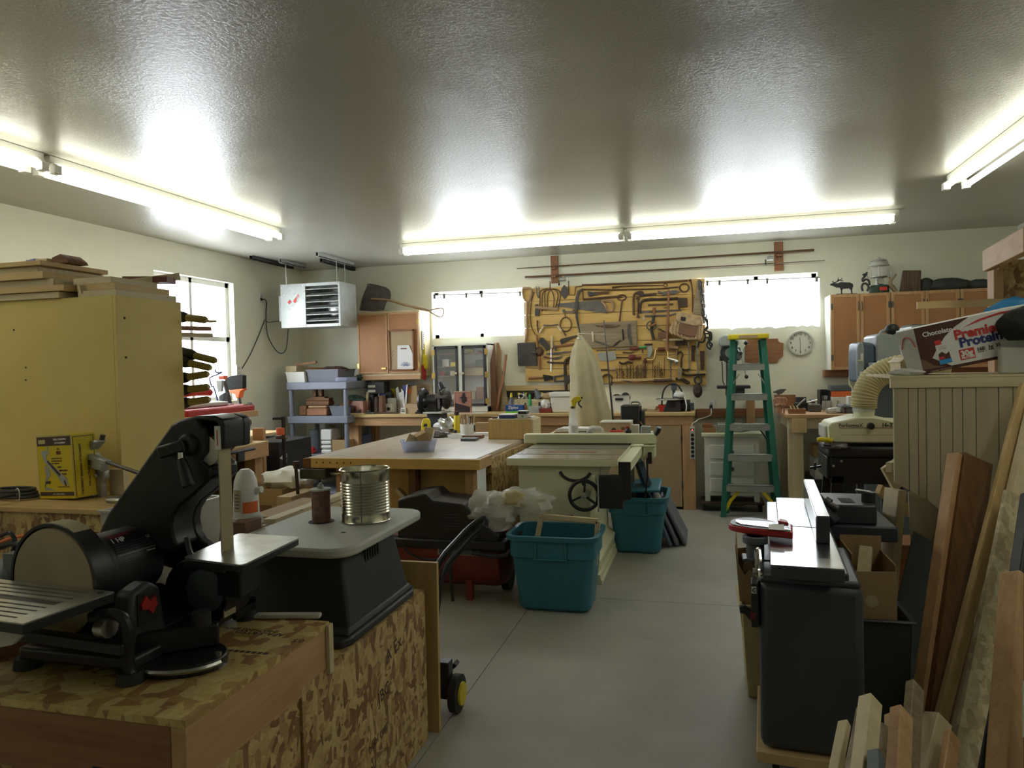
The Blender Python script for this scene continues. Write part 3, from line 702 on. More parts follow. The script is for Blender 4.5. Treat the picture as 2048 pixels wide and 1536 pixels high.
# pulley below the board
t=Thing('pulley_block','dark iron pulley block with ring hanging under the board right corner','pulley')
p=at(1180+1770*.12207,670+735*.12207,y=8.02);q_=at(1180+1765*.12207,670+915*.12207,y=8.02)
t.part('ring',B().tube([p+Vector((.036*cos(a),0,.04*sin(a))) for a in [i*pi/5 for i in range(10)]],.011,8,3, True),'cast_iron')
t.part('shell',B().add([],[]).ell(q_,(.05,.028,.075)).cyl(p+Vector((0,0,-.04)),q_+Vector((0,0,.06)),.014),'brown_iron')
t.part('sheave',B().lathe([(0,-.034),(.022,-.036),(.024,-.02),(0,-.02)],q_,16,'y'),'old_steel')
t.done()
# fishing rods on wooden brackets
for i,(pa,pb,l) in enumerate((((1101,512),(1117,566),'brown wooden rod bracket above the tool board left part'),((1548,484),(1567,541),'brown wooden rod bracket at the ceiling above the ladder window'))):
 a,c=at(*pa,y=YB-.02),at(*pb,y=YB-.02)
 t=Thing('rod_bracket',l,'bracket','brackets for the fishing rods')
 t.part('plate',B().box((a.x,YB-.022,c.z),(c.x,YB-.001,min(a.z,2.74))),'redwood_z',.003)
 for dz in ((.035,.105) if i else (.02,.11)):t.part('peg',B().box((a.x+.02,YB-.085,c.z+dz+.04),(c.x-.02,YB-.02,c.z+dz+.06)),'redwood_y')
 t.done()
def rod(pts,r0,reel,l):
 t=Thing('fishing_rod',l,'fishing rod','fishing rods over the tool board')
 P=onY3(pts,YB-.06);t.part('pole',B().rings([(P[0].lerp(P[1],i/10),r0[0]+(r0[1]-r0[0])*i/10) for i in range(11)],8),'rod_brown')
 c_=at(*reel,y=YB-.075);q=t.part('reel',B().cyl(c_+Vector((-.03,-.01,-.0)),c_+Vector((.03,-.01,0)),.022).cyl(c_+Vector((0,0,-.01)),c_+Vector((0,0,.035)),.008),'galvanised')
 q.sub('handle',B().cyl(c_+Vector((-.045,-.01,-.01)),c_+Vector((-.045,-.01,-.05)),.006).ell(c_+Vector((-.045,-.01,-.055)),(.011,.011,.012)),'black_plastic');t.done()
rod([(1050,554.5),(1650,521)],(.0125,.004),(1126,559),'lower fishing rod with reel near its left end above the tool board')
rod([(1034,537),(1628,500)],(.005,.013),(1540,517),'upper fishing rod with reel near its right end under the ceiling')
# magnetic tool strip and ledge under the board, left
t=Thing('outlet_strip','long black outlet strip with yellow sockets on a pine rail under the board','outlet strip')
a=at(1008,777,y=YB-.03);c=at(1150,777,y=YB-.03)
t.part('rail',B().box((a.x-.03,YB-.03,a.z-.03),(c.x,YB-.001,a.z+.03)),'pine_x',.003)
t.part('strip',B().box((a.x,YB-.045,a.z-.1),(c.x,YB-.001,a.z-.035)),'black_plastic',.004)
for k in range(8):
 x=a.x+.09+k*.09;t.part('socket',B().box((x-.014,YB-.05,a.z-.083),(x+.014,YB-.044,a.z-.05)),'yellow',.003)
t.done()
# ---------------- back left corner ----------------
def hung_cabinet():
 t=Thing('wall_cabinet','brown hardboard two-door wall cabinet with a shovel lying on top','cabinet')
 x0,x1,y0,z0,z1=-3.93,-3.15,7.76,1.42,2.17
 t.part('body',B().box((x0,y0,z0),(x1,YB-.001,z1)),'pale_z',.003)
 xm=(x0+x1)/2
 for a,c,hs in ((x0+.005,xm-.004,1),(xm+.004,x1-.005,-1)):
  d=B();y=y0-.02;e=.022
  d.box((a,y,z0+.03),(a+e,y0-.001,z1-.02)).box((c-e,y,z0+.03),(c,y0-.001,z1-.02)).box((a+e,y,z0+.03),(c-e,y0-.001,z0+.03+e)).box((a+e,y,z1-.02-e),(c-e,y0-.001,z1-.02))
  q=t.part('door',d,'fir_z',.002)
  q.sub('panel',B().box((a+e,y+.006,z0+.03+e),(c-e,y0-.002,z1-.02-e)),'hardboard')
  hx=c-.05 if hs>0 else a+.05
  q.sub('knob',B().box((hx-.035,y-.012,z0+.075),(hx+.03,y+.007,z0+.1)),'brass',.003)
  xx=a+.004 if hs>0 else c-.004
  for hz in (z0+.12,z1-.14):q.sub('hinge',B().box((xx-.012,y-.006,hz-.03),(xx+.012,y,hz+.03)),'brass')
 t.part('valance',B().box((x0,y0-.012,z0-.045),(x1,y0+.02,z0+.005)),'fir_x',.003)
 t.done()
 # framed cork board with leaflet hung on the right door
 t=Thing('cork_board','small framed cork board hung on the cabinet right door','board')
 a,c=at(777,661,y=7.72),at(829,740,y=7.72);fr_=B();e=.014;y=7.722
 for p,q in (((a.x,c.z),(c.x,c.z+e)),((a.x,a.z-e),(c.x,a.z)),((a.x,c.z),(a.x+e,a.z)),((c.x-e,c.z),(c.x,a.z))):fr_.box((p[0],y-.016,p[1]),(q[0],7.7389,q[1]))
 t.part('frame',fr_,'redwood_z');t.part('cork',B().box((a.x+e,y,c.z+e),(c.x-e,7.738,a.z-e)),'hardboard_pale')
 pins=B()
 for k in range(9):pins.ell((a.x+.025+(k%3)*.014,y-.003,c.z+.1+k*.016),(.004,.004,.004),8,5)
 t.part('pin',pins,'dark_inside');t.done()
 t=Thing('leaflet','white leaflet with a fan of scissors printed on it, pinned to the cork board','leaflet')
 t.part('sheet',B().prism(onY([(795,691),(818,690),(827,712),(826,738),(795,738)],7.715),7.712,7.718),'paper')
 fan=B();o=at(811,733,y=7.71)
 for k in range(7):
  a_=radians(25+k*22);fan.tube([(o.x+.02*cos(a_),7.7115,o.z+.012*sin(a_)),(o.x+.065*cos(a_),7.7115,o.z+.055*sin(a_))],.004,5,0)
 t.part('print',fan,'periwinkle');t.part('heading',B().box((o.x-.055,7.7105,o.z+.2),(o.x+.02,7.712,o.z+.212)),'maroon');t.done()
hung_cabinet()
# things hung on the cabinet side
t=Thing('garden_trowels','yellow plastic scoop over a red scoop hung on the cabinet side','scoop')
x=-3.145
t.part('scoop',B().prism([(7.80,1.50),(7.86,1.48),(7.9,1.5),(7.9,1.6),(7.87,1.66),(7.82,1.66),(7.8,1.6)],x,x+.035,'x'),'yellow',.008)
t.part('handle',B().box((x,7.84,1.66),(x+.02,7.86,1.78)),'yellow',.004)
t.part('back_scoop',B().prism([(7.78,1.38),(7.86,1.36),(7.88,1.4),(7.87,1.52),(7.78,1.54)],x-.002,x+.02,'x'),'red',.006,'red scoop');t.done()
th=Thing('chain_strap','narrow white strip chart with a black chain print hung over the yellow scoop','strip')
th.part('strip',B().box((x,7.81,1.72),(x+.012,7.86,1.93)),'white_plastic')
lk=B()
for k in range(9):lk.ell((x+.013,7.835,1.74+k*.021),(.003,.014,.008),8,5)
th.part('print',lk,'black_plastic');th.done()
# shovel on the cabinet
t=Thing('scoop_shovel','large dark scoop shovel lying on the wall cabinet, handle to the right','shovel')
s3=(500,470,.26042)
bl=onY(fr(*s3,[(850,580),(865,500),(905,400),(925,378),(1050,408),(1082,445),(1080,490),(1055,500),(1030,578),(940,586)]),7.86)
def blade(u,v):
 pass
t.part('blade',B().prism(bl,7.85,7.862),'old_steel',.002)
t.part('rim',B().tube([(p[0],7.845,p[1]) for p in bl[:9]],.007,6,2),'old_steel')
H=onY3(fr(*s3,[(930,490),(1060,500),(1200,540),(1370,580)]),7.84)
t.part('handle',B().tube(H,.014,8),'handle_wood')
G=onY3(fr(*s3,[(1365,578),(1430,620),(1475,628),(1490,570),(1440,565),(1370,580)]),7.84)
t.part('grip',B().tube(G,.008,7,2),'handle_wood');t.done()

# glass-door cabinet on the bench
def glass_cabinet():
 t=Thing('display_cabinet','white two-door glass cabinet standing on the back bench','cabinet')
 x0,x1,y0,y1,z0,z1=-3.03,-2.365,7.84,8.09,.992,1.765;e=.018
 b=B().box((x0,y0,z0),(x0+e,y1,z1)).box((x1-e,y0,z0),(x1,y1,z1)).box((x0,y0,z1-e),(x1,y1,z1)).box((x0,y0,z0),(x1,y1,z0+.06)).box((x0,y1-.012,z0),(x1,y1,z1))
 t.part('body',b,'white_paint',.002)
 xm=(x0+x1)/2
 t.part('centre_post',B().box((xm-.022,y0-.004,z0+.06),(xm+.022,y0+.02,z1-e)),'white_paint')
 for k,(a,c) in enumerate(((x0+e+.006,xm-.024),(xm+.024,x1-e-.006))):
  d=B();y=y0-.014;zz0,zz1=z0+.065,z1-e-.006;f_=.026
  d.box((a,y,zz0),(a+f_,y+.016,zz1)).box((c-f_,y,zz0),(c,y+.016,zz1)).box((a,y,zz0),(c,y+.016,zz0+f_)).box((a,y,zz1-f_),(c,y+.016,zz1))
  q=t.part('door',d,'charcoal',.002,'dark slate door frame')
  q.sub('screen',B().box((a+f_,y+.007,zz0+f_),(c-f_,y+.009,zz1-f_)),'glass')
  hx=c-.018 if k==0 else a+.018
  q.sub('knob',B().lathe([(0,-.026),(.012,-.024),(.014,-.012),(.008,0),(0,0)],(hx,y+.002,z0+.44),14,'y'),'pale_z')
  hx=x0+e*.7 if k==0 else x1-e*.7
  for hz in ((.12,.42,.68) if k else (.42,.68)):q.sub('hinge',B().box((hx-.02,y-.006,z0+hz-.032),(hx+.02,y+.002,z0+hz+.032)),'brass')
 for zz in (1.13,1.405,1.51,1.66):t.part('shelf',B().box((x0+e,y0+.03,zz-.007),(x1-e,y1-.013,zz)),'redwood_x')
 t.done()
 y=7.9
 for n,l,c_,px,z,dep,m in (
  ('small_box','white round-dialled box on the upper left shelf behind the glass','box',(884,720,898,735),1.511,.07,'pale_grey'),
  ('small_box','yellow tin on the upper left shelf, right end','tin',(901,726,911,735),1.511,.06,'yellow'),
  ('small_box','olive packet on the upper left shelf, left end','packet',(874,722,883,735),1.511,.06,'foliage'),
  ('small_box','red carton on the middle left shelf behind the glass','carton',(879,742,889,751),1.406,.06,'red'),
  ('small_box','pale carton on the middle left shelf, right end','carton',(900,741,910,751),1.406,.06,'card_pale'),
  ('small_box','green book on the second right shelf behind the glass','book',(951,718,967,731),1.511,.08,'tape_green'),
  ('small_box','wide tan carton under the second right shelf','carton',(930,735,967,751),1.406,.12,'card_pale'),
  ('small_box','cream card box on the lower right shelf behind the glass','box',(931,772,950,788),1.131,.09,'card_pale'),
  ('small_box','brown wooden box on the lower right shelf','box',(952,764,967,788),1.131,.09,'redwood_z'),
  ('small_box','shallow white tray low on the left side behind the glass','tray',(888,755,910,765), None,.1,'pale_grey')):
  a_,b_=pbox(*px,y,dep)
  if z is not None:b_=(b_[0],b_[1],b_[2]+z-a_[2]);a_=(a_[0],a_[1],z)
  else:
   b_=(b_[0],b_[1],b_[2]+1.131-a_[2]);a_=(a_[0],a_[1],1.131)
  one(n,l,c_,B().box(a_,b_),m,.004)
 one('wooden_scoop','yellow half-round scoop on the top right shelf behind the glass','scoop',B().ell((at(938,703,y=y).x,y+.03,1.66+.032),(.055,.04,.032)),'yellow')
 one('red_car','small red toy on the top right shelf behind the glass','toy',B().box((at(958,700,y=y).x-.03,y,1.66),(at(958,700,y=y).x+.03,y+.04,1.675)).box((at(958,700,y=y).x-.018,y+.005,1.67),(at(958,700,y=y).x+.015,y+.035,1.69)),'maroon',.004)
glass_cabinet()
# tapered boards leaning beside it
F6=(820,680,.1302)
for l,pts,m,y,th in (('tall tapered brown board leaning next to the white cabinet, the widest',[(1285,60),(1300,40),(1318,700),(1385,1088),(1210,1083),(1248,760),(1228,380)],'leather',7.93,.03),
                     ('tall tapered brown board, second from the white cabinet',[(1325,40),(1360,38),(1402,170),(1385,480),(1400,1085),(1330,1085),(1318,700)],'handle_wood',7.98,.03),
                     ('green-grey tapered board leaning right of the two brown ones',[(1380,440),(1400,435),(1490,880),(1505,1000),(1480,1090),(1390,1092),(1420,800)],'weathered',7.93,.025),
                     ('thin reddish stick crossing in front of the tapered boards',[(1450,205),(1490,200),(1440,620),(1400,760),(1342,1070),(1325,1066),(1350,800),(1420,500)],'redwood_z',7.895,.018)):
 b=B().prism(onY(fr(*F6,pts),y),y,y+th);dz=.992-b.bounds()[0][2]
 for v in b.v:v.z+=dz
 one('tapered_board',l,'board',b,m,.004,'tapered boards leaning by the white cabinet')

# heater
def heater():
 t=Thing('unit_heater','grey sheet-metal fan heater hung from the ceiling in the left corner','heater')
 x0,x1,y0,y1,z0,z1=-4.585,-3.845,7.2,7.58,1.985,2.475
 xl,xr,zl,zr=-4.27,-3.87,2.02,2.44
 b=B().box((x0,y0,z0),(xl,y1,z1)).box((xr,y0,z0),(x1,y1,z1)).box((xl,y0,z0),(xr,y1,zl)).box((xl,y0,zr),(xr,y1,z1)).box((xl,y1-.03,zl),(xr,y1,zr))
 t.part('case',b,'galvanised',.003)
 for k in range(6):
  z=zl+.03+k*.07
  t.part('louvre',B().add([(xl,y0+.005,z),(xr,y0+.005,z),(xr,y0+.075,z+.035),(xl,y0+.075,z+.035),(xl,y0+.005,z+.006),(xr,y0+.005,z+.006),(xr,y0+.075,z+.041),(xl,y0+.075,z+.041)],[(3,2,1,0),(4,5,6,7),(0,1,5,4),(2,3,7,6),(1,2,6,5),(3,0,4,7)]),'galvanised')
 t.part('fan',B().ell((-4.07,y1-.1,2.23),(.13,.03,.13)),'steel')
 t.part('switch_box',B().box((x0-.05,y0+.04,z0+.08),(x0,y0+.2,z1-.12)),'galvanised',.004)
 for x,y in ((x0+.06,y0+.03),(x1-.05,y0+.03),(x1-.11,y1-.05)):
  t.part('hanger_rod',B().cyl((x,y,z1-.02),(x,y,2.715),.0055,n=8),'bright_steel');
 b=B()
 for x,z in ((x0+.02,z1-.03),(x0+.02,z0+.03),(x1-.02,z1-.03),(x1-.02,z0+.03),(xl-.03,z1-.02),(xl-.03,z0+.02)):b.ell((x,y0,z),(.007,.004,.007),8,5)
 t.part('screw',b,'bright_steel')
 n_=(0,-1,0)
 for s,px,py,sz,m in (('CAUTION',565,597,.034,'paper'),('HOT',582,596,.05,'paper'),('CAUTION',578,623,.04,'paper'),('HOT',590,603,.04,'print_red')):
  o=at(px,py,y=y0-.003);t.part('lettering',txt(s,o,(1,0,.95),(-.95,0,1),sz,.001),m)
 for px,py in ((579,604),(590,602)):
  o=at(px,py,y=y0-.003);t.part('warning_mark',B().frame(Matrix.Translation(o)@Matrix.Rotation(radians(-45),4,'Y')).box((-.02,-.001,-.016),(.02,.001,.016)),'print_red')
 t.done()
 for l,p,q in (('short steel channel on the ceiling over the heater left side',(-4.525,7.13,0),(-4.525,7.62,0)),('steel channel on the ceiling over the heater right side',(-3.93,6.88,0),(-3.93,7.68,0))):
  b=B().box((p[0]-.02,p[1],ZC-.045),(p[0]+.02,q[1],ZC-.038)).box((p[0]-.02,p[1],ZC-.045),(p[0]-.014,q[1],ZC)).box((p[0]+.014,p[1],ZC-.045),(p[0]+.02,q[1],ZC))
  one('ceiling_channel',l,'channel',b,'galvanised',group='steel channels on the ceiling')
 for l,p,q in (('long dark steel channel on the ceiling along the window wall',(-4.67,6.8),7.6),('dark steel channel on the ceiling near the corner, right of the heater',(-4.1,7.27),8.05)):
  b=B().box((p[0]-.02,p[1],ZC-.045),(p[0]+.02,q,ZC-.038)).box((p[0]-.02,p[1],ZC-.045),(p[0]-.014,q,ZC)).box((p[0]+.014,p[1],ZC-.045),(p[0]+.02,q,ZC))
  one('ceiling_channel',l,'channel',b,'cast_iron',group='steel channels on the ceiling')
heater()
xw=XL+.003
def outlet(px,py,x=None,y=None,l=''):
 t=Thing('wall_outlet',l,'outlet');p=at(px,py,x=x,y=y)
 if x is not None:
  t.part('plate',B().box((XL,p.y-.04,p.z-.06),(XL+.008,p.y+.04,p.z+.06)),'white_plastic',.003)
  for dz in (-.025,.025):t.part('socket',B().box((XL+.007,p.y-.016,p.z+dz-.014),(XL+.01,p.y+.016,p.z+dz+.014)),'pale_grey')
 else:
  t.part('plate',B().box((p.x-.04,YB-.008,p.z-.06),(p.x+.04,YB,p.z+.06)),'white_plastic',.003)
  for dz in (-.025,.025):t.part('socket',B().box((p.x-.016,YB-.01,p.z+dz-.014),(p.x+.016,YB-.007,p.z+dz+.014)),'pale_grey')
 t.done()
outlet(522,596,x=XL,l='white outlet plate on the window wall left of the heater')
outlet(477,741,x=XL,l='white outlet plate on the window wall above the broom head')
outlet(1423,812,y=YB,l='white outlet plate on the back wall right of the tool board')
C1=[at(523,598,x=XL+.03),at(533,603,x=XL+.03),at(532,635,x=XL+.02),Vector((-4.79,7.25,1.9)),Vector((-4.7,7.3,1.72)),Vector((-4.6,7.3,1.75)),Vector((-4.56,7.3,2.0))]
t=Thing('heater_cord','black heater cord looping from the wall outlet to the heater','cord');t.part('cord',B().tube(C1,.006,7,6),'black_plastic');t.part('plug',B().cyl(at(522,597,x=XL+.009),at(524,599,x=XL+.045),.014,n=10),'black_plastic');t.done()
one('thermostat_cord','thin dark cord trailing along the window wall from the heater down to an outlet','cord',B().tube([Vector((-4.64,7.3,2.08)),Vector((-4.75,7.2,2.06)),at(530,640,x=XL+.012),at(517,672,x=XL+.01),at(500,710,x=XL+.01),at(484,737,x=XL+.012)],.005,6,6),'black_plastic')

# grey plastic shelf unit
def shelf_unit():
 t=Thing('shelf_unit','grey plastic four-tier shelf unit in the left back corner','shelves')
 x0,x1,y0,y1=-4.62,-3.86,7.32,7.95
 for z in (.13,.55,.985,1.37):t.part('shelf',B().box((x0,y0,z-.085),(x1,y1,z)),'grey_shelf',.01)
 for x in (x0+.035,x1-.035):
  for y in (y0+.04,y1-.04):
   b=B()
   for a,c in ((0,.045),(.13,.465),(.55,.9),(.985,1.285)):b.cyl((x,y,a),(x,y,c),.026,n=12)
   t.part('leg',b,'grey_shelf')
 t.done()
shelf_unit()
def tub(name,label,cat,px,Y,dep,m,zb,taper=.88,lip=.008,th=.006):
 a,c=pbox(*px,Y,dep);h=c[2]-a[2];cx=(a[0]+c[0])/2;hx=(c[0]-a[0])/2
 return B().tray((cx,Y+dep/2,zb),(hx*taper,dep/2*taper),(hx-lip,dep/2),h,th,lip)
t=Thing('storage_bin','white plastic bin with a handle slot on the shelf unit top','bin');t.part('tub',tub('','','',(570,738,609,759),7.36,.42,'white_plastic',1.37),'white_plastic');p=at(588,744,y=7.355);t.part('handle_slot',B().box((p.x-.03,7.362,p.z-.008),(p.x+.03,7.38,p.z+.004)),'dark_inside');t.done()
one('storage_bin','grey plastic bin heaped with scraps on the shelf unit top','bin',tub('','','',(611,734,677,759),7.4,.42,'grey_plastic',1.37),'grey_plastic')
one('scrap_wood','dark scraps sticking out of the grey bin on the shelf unit','scrap',B().crumple((-4.15,7.6,1.505),(.14,.14,.04),5),'leather_dark')
t=Thing('paper_box','small white box with brown wood offcuts resting on the white bin','box');a,c=pbox(571,727,606,737,7.42,.25);zz=1.512
t.part('box',B().box((a[0],7.42,1.485),(a[0]+.14,7.68,1.56)),'card_pale',.004);t.done()
for l,p,q in (('brown wood offcut lying across the white box top',(-4.6,7.5,1.572),(-4.36,7.55,1.6)),('dark wedge offcut beside the small white box',(-4.44,7.5,1.53),(-4.28,7.62,1.525))):
 one('wood_offcut',l,'offcut',B().beam(p,q,.06,.022),'darkboard_x' if 'dark' in l else 'redwood_x')
one('parts_case','flat clear-lidded parts case at the right of the shelf unit top','case',B().box((-4.02,7.36,1.371),(-3.87,7.6,1.42)),'blue_clear',.006)
one('moss_clump','dark green tangle of netting at the shelf unit back right corner','netting',B().crumple((-3.93,7.8,1.4),(.06,.1,.035),8),'foliage')
# second tier
t=Thing('wooden_plane','old two-horned wooden plane standing on scrap blocks, second tier','plane')
t.part('body',B().box((-4.42,7.42,1.155),(-4.14,7.52,1.185)).box((-4.4,7.43,1.18),(-4.2,7.51,1.2)),'darkboard_x',.004)
t.part('horn',B().box((-4.36,7.445,1.2),(-4.315,7.5,1.29)),'darkboard_z',.01);t.part('horn',B().box((-4.28,7.445,1.2),(-4.24,7.5,1.29)),'darkboard_z',.01);t.done()
for l,bx,m in (('dark wood block at the left of the second tier',((-4.52,7.4,.985),(-4.42,7.6,1.1)),'darkboard_x'),('split log block under the wooden plane, second tier',((-4.41,7.38,.985),(-4.15,7.55,1.07)),'redwood_x'),('thin brown block lying on the log block',((-4.4,7.4,1.071),(-4.16,7.54,1.1)),'handle_wood'),('dark flat block directly under the wooden plane',((-4.43,7.4,1.1005),(-4.13,7.53,1.154)),'darkboard_x')):
 one('wood_block',l,'block',B().box(*bx),m,.012,'wood blocks on the second tier')
one('grey_tub','cloudy grey plastic tub on the second tier of the shelf unit','tub',B().tray((-4.02,7.5,.986),(.075,.1),(.095,.12),.11,.005,.006),'grey_plastic')
one('wood_shavings','orange wood offcuts sticking out of the cloudy grey tub','offcuts',B().beam((-4.08,7.48,1.06),(-3.96,7.55,1.15),.06,.02).beam((-4.0,7.5,1.06),(-3.93,7.46,1.14),.03,.02),'redwood_x')
one('glue_carton','small blue and white carton at the right of the second tier','carton',B().box((-3.935,7.38,.986),(-3.895,7.45,1.07)),'periwinkle',.003)
# third tier
one('grey_cylinder','grey tin cylinder standing on the third tier','cylinder',B().cyl((-4.36,7.46,.551),(-4.36,7.46,.82),.055),'grey_paint')
one('white_sack','stack of folded white sacks on the third tier','sack',B().box((-4.24,7.38,.551),(-4.11,7.6,.6)).box((-4.24,7.38,.607),(-4.11,7.6,.65)).box((-4.24,7.38,.655),(-4.11,7.6,.70)).box((-4.24,7.38,.703),(-4.1,7.6,.83)),'white_plastic',.016)
one('carton','brown open carton on the third tier of the shelf unit','carton',B().tray((-4.0,7.52,.551),(.1,.13),(.1,.13),.16,.004),'card')
one('blue_tub','blue tub half behind the bench leg on the third tier','tub',B().tray((-3.905,7.8,.551),(.035,.1),(.04,.11),.18,.004,.005),'periwinkle')
one('paint_tube','yellowed cardboard tube on the third tier behind the post','tube',B().cyl((-4.28,7.72,.551),(-4.28,7.72,.85),.04),'hose')
one('red_bag','crumpled red bag at the left of the third tier','bag',B().crumple((-4.38,7.4,.585),(.06,.05,.045),12),'red')

# ---------------- back bench ----------------
BF=7.50
t=Thing('back_bench','long pine workbench along the back wall with cupboards at right','workbench')
x0,x1=-3.985,-.095
t.part('worktop',B().box((x0,BF-.03,.955),(x1,YB-.002,.99)),'pine_x',.006)
t.part('apron',B().box((x0+.03,BF,.86),(x1-.02,BF+.03,.955)),'fir_x',.003)
for x,w_ in ((x0+.03,.115),(-2.0,.09)):t.part('leg',B().box((x,BF+.03,0),(x+w_,BF+.12,.955)),'fir_z',.004)
t.part('leg',B().box((x0+.03,YB-.12,0),(x0+.145,YB-.01,.955)),'fir_z',.004)
cb=B().box((-1.9,BF+.031,.1),(-.11,YB-.01,.955))
t.part('carcass',cb,'fir_z',.003)
t.part('end_stile',B().box((-.225,BF-.001,.0),(-.1,BF+.029,.86)),'redwood_z' if False else 'fir_z',.003)
for a,c,hx in ((-1.45,-1.02,1),(-.99,-.625,1),(-.61,-.235,1)):
 q=t.part('cupboard_door',B().box((a,BF-.0,.03),(c,BF+.03,.855)),'hardboard_pale',.003)
 for z in (.25,.72):q.sub('hinge',B().box((c-.006,BF-.008,z-.03),(c+.01,BF+.002,z+.03)),'old_steel')
t.done()
t=Thing('power_strip','grey metal power strip with red lamp screwed to the bench end','power strip')
a,c=at(1379.5,853,y=BF-.003),at(1391,917,y=BF-.003)
t.part('case',B().box((a.x,BF-.04,c.z),(c.x,BF-.002,a.z)),'pale_grey',.004)
xm=(a.x+c.x)/2
for k in range(6):t.part('socket',B().cyl((xm,BF-.043,c.z+.03+k*.042),(xm,BF-.038,c.z+.03+k*.042),.017),'black_plastic')
t.part('switch',B().box((xm-.018,BF-.044,c.z+.29),(xm+.018,BF-.039,c.z+.305)),'black_plastic');t.part('lamp',B().ell((xm,BF-.041,a.z-.03),(.008,.005,.008)),'led_red')
t.done()
t=Thing('extension_lead','white cord running from the wall outlet down to the power strip','cord')
t.part('cord',B().tube([at(1422,815,y=YB-.05),at(1421,830,y=YB-.12),at(1400,838,y=7.75),at(1398,838,y=7.6),at(1393,842,y=7.46),at(1385,848,y=7.47),Vector((xm,BF-.02,a.z))],.006,7,6),'white_plastic')
t.part('plug',B().cyl(at(1422,812,y=YB-.011),at(1422,816,y=YB-.06),.016),'black_plastic');t.done()
one('wall_ledger','reddish wooden ledger board on the wall behind the ladder','ledger',B().box((-.09,YB-.05,.9),(.62,YB-.001,.99)),'redwood_x',.003)
# ---------------- things standing on the back bench ----------------
ZB=.991
def sitbox(px,zb,dep,Y=None,ymin=7.5,ymax=8.0):
 if Y is None:Y=max(ymin,min(ymax,at((px[0]+px[2])/2,px[3],z=zb).y))
 a,c=pbox(*px,Y,dep)
 return (a[0],Y,zb),(c[0],Y+dep,zb+c[2]-a[2])
def up(px,py,zb,Y): return at(px,py,y=Y)
a,c=sitbox((691,803,728,829),ZB,.2,7.56)
t=Thing('printed_box','open wooden box printed with a dark skyline, greenery heaped inside','box')
t.part('box',B().tray(((a[0]+c[0])/2,7.66,ZB),(.105,.1),(.108,.1),c[2]-ZB,.008),'picture_rose')
sk=B();rg=random.Random(2)
for k in range(14):
 x=a[0]+.012+k*.0138;h=.02+.07*rg.random()**1.6;sk.box((x,7.555,ZB+.008),(x+.009*rg.uniform(.4,1),7.5605,ZB+.012+h))
t.part('print',sk,'picture_dark');t.done()
one('greenery','dark green artificial greenery heaped in the printed box','greenery',B().crumple((a[0]+.07,7.66,c[2]+.0),(.1,.08,.06),3).crumple((a[0]+.16,7.66,c[2]-.02),(.06,.06,.05),4),'foliage')
one('rolled_plan','olive rolled paper sticking up from the printed box corner','roll',B().cyl((c[0]-.03,7.68,ZB+.02),(c[0]+.005,7.66,c[2]+.1),.016),'card_pale')
one('tool_case','tall black plastic case behind the brown leather pouches','case',B().box(*sitbox((732,787,747,825),ZB,.14,7.75)),'black_plastic',.012)
a,c=sitbox((735,767,768,789),1.222,.16,7.74);c=(c[0],c[1],c[2])
t=Thing('drawer_box','small black drawer box with white labels on the tall case','drawer box');t.part('box',B().box((a[0],a[1],1.213),(c[0],c[1],c[2])),'charcoal',.004)
for z in (.02,.075):t.part('label',B().box((a[0]+.006,a[1]-.002,1.213+z),(a[0]+.1,a[1],1.213+z+.028)),'white_paint')
t.done()
for l,px,m in (('dark leather tool pouch standing between black case and small white box, left one',(747,792,756,826),'leather_dark'),('red-brown leather tool pouch standing beside the dark one',(756,790,766,826),'leather')):
 a,c=sitbox(px,ZB,.09,7.6);one('tool_pouch',l,'pouch',B().prism([(a[0],ZB),(c[0],ZB),(c[0]-.002,c[2]-.03),(c[0]-.012,c[2]),(a[0]+.01,c[2]),(a[0]+.004,c[2]-.05)],7.6,7.69),m,.012,'leather tool pouches')
t=Thing('cordless_driver','black power tool case with a blue badge leaning behind the pouches','power tool')
a,c=sitbox((758,776,781,800),1.1,.12,7.78);t.part('body',B().box((a[0],7.78,ZB),(c[0],7.9,c[2]-.03)).cyl((a[0]+.02,7.78,c[2]-.06),(c[0],7.83,c[2]-.03),.045),'black_plastic',.01);t.part('badge',B().box((a[0]+.03,7.729,c[2]-.06),(c[0]-.04,7.736,c[2]-.03)),'navy');t.done()
a,c=sitbox((771,808,784,826),ZB,.075)
t=Thing('dial_box','small white box with a round black dial at the bench front','box');t.part('box',B().box(a,c),'white_paint',.003);t.part('dial',B().lathe([(0,-.002),(.022,-.002),(.022,0),(0,0)],((a[0]+c[0])/2-.004,a[1],(a[2]+c[2])/2-.005),18,'y'),'black_plastic');t.done()
one('grey_carton','plain grey carton behind the white dial box','carton',B().box((a[0]+.02,7.72,ZB),(a[0]+.1,7.8,ZB+.17)),'pale_grey',.003)
def leaf(name,label,cat,pts,Y,m,th=.012,group=None):
 b=B().prism(onY(pts,Y),Y,Y+th);dz=ZB-b.bounds()[0][2]
 for v in b.v:v.z+=dz
 return one(name,label,cat,b,m,0,group)
leaf('yellow_level','narrow yellow strip standing between cartons and papers','strip',[(782,775),(790,775),(788,790),(793,812),(788,822),(782,822)],7.88,'yellow')
for k,(l,p) in enumerate((('curled white sheet of sandpaper leaning nearest the yellow strip',[(791,776),(796,770),(800,790),(806,812),(804,822),(797,822)]),('white curled sheet leaning between the first sheet and blue folder',[(797,782),(803,778),(806,795),(809,811),(807,820),(803,820)]),('white curled sheet leaning right against the blue folder',[(802,770),(807,776),(809,800),(810,818),(807,818)]))):
 leaf('paper_sheet',l,'sheet',p,7.84-k*.03,'paper' if k else 'pale_grey',.006,'curled sheets on the bench')
leaf('blue_folder','dark blue folder with white edge standing on the bench','folder',[(805,768),(814,767),(812,810),(808,822),(806,822)],7.8,'navy',.02)
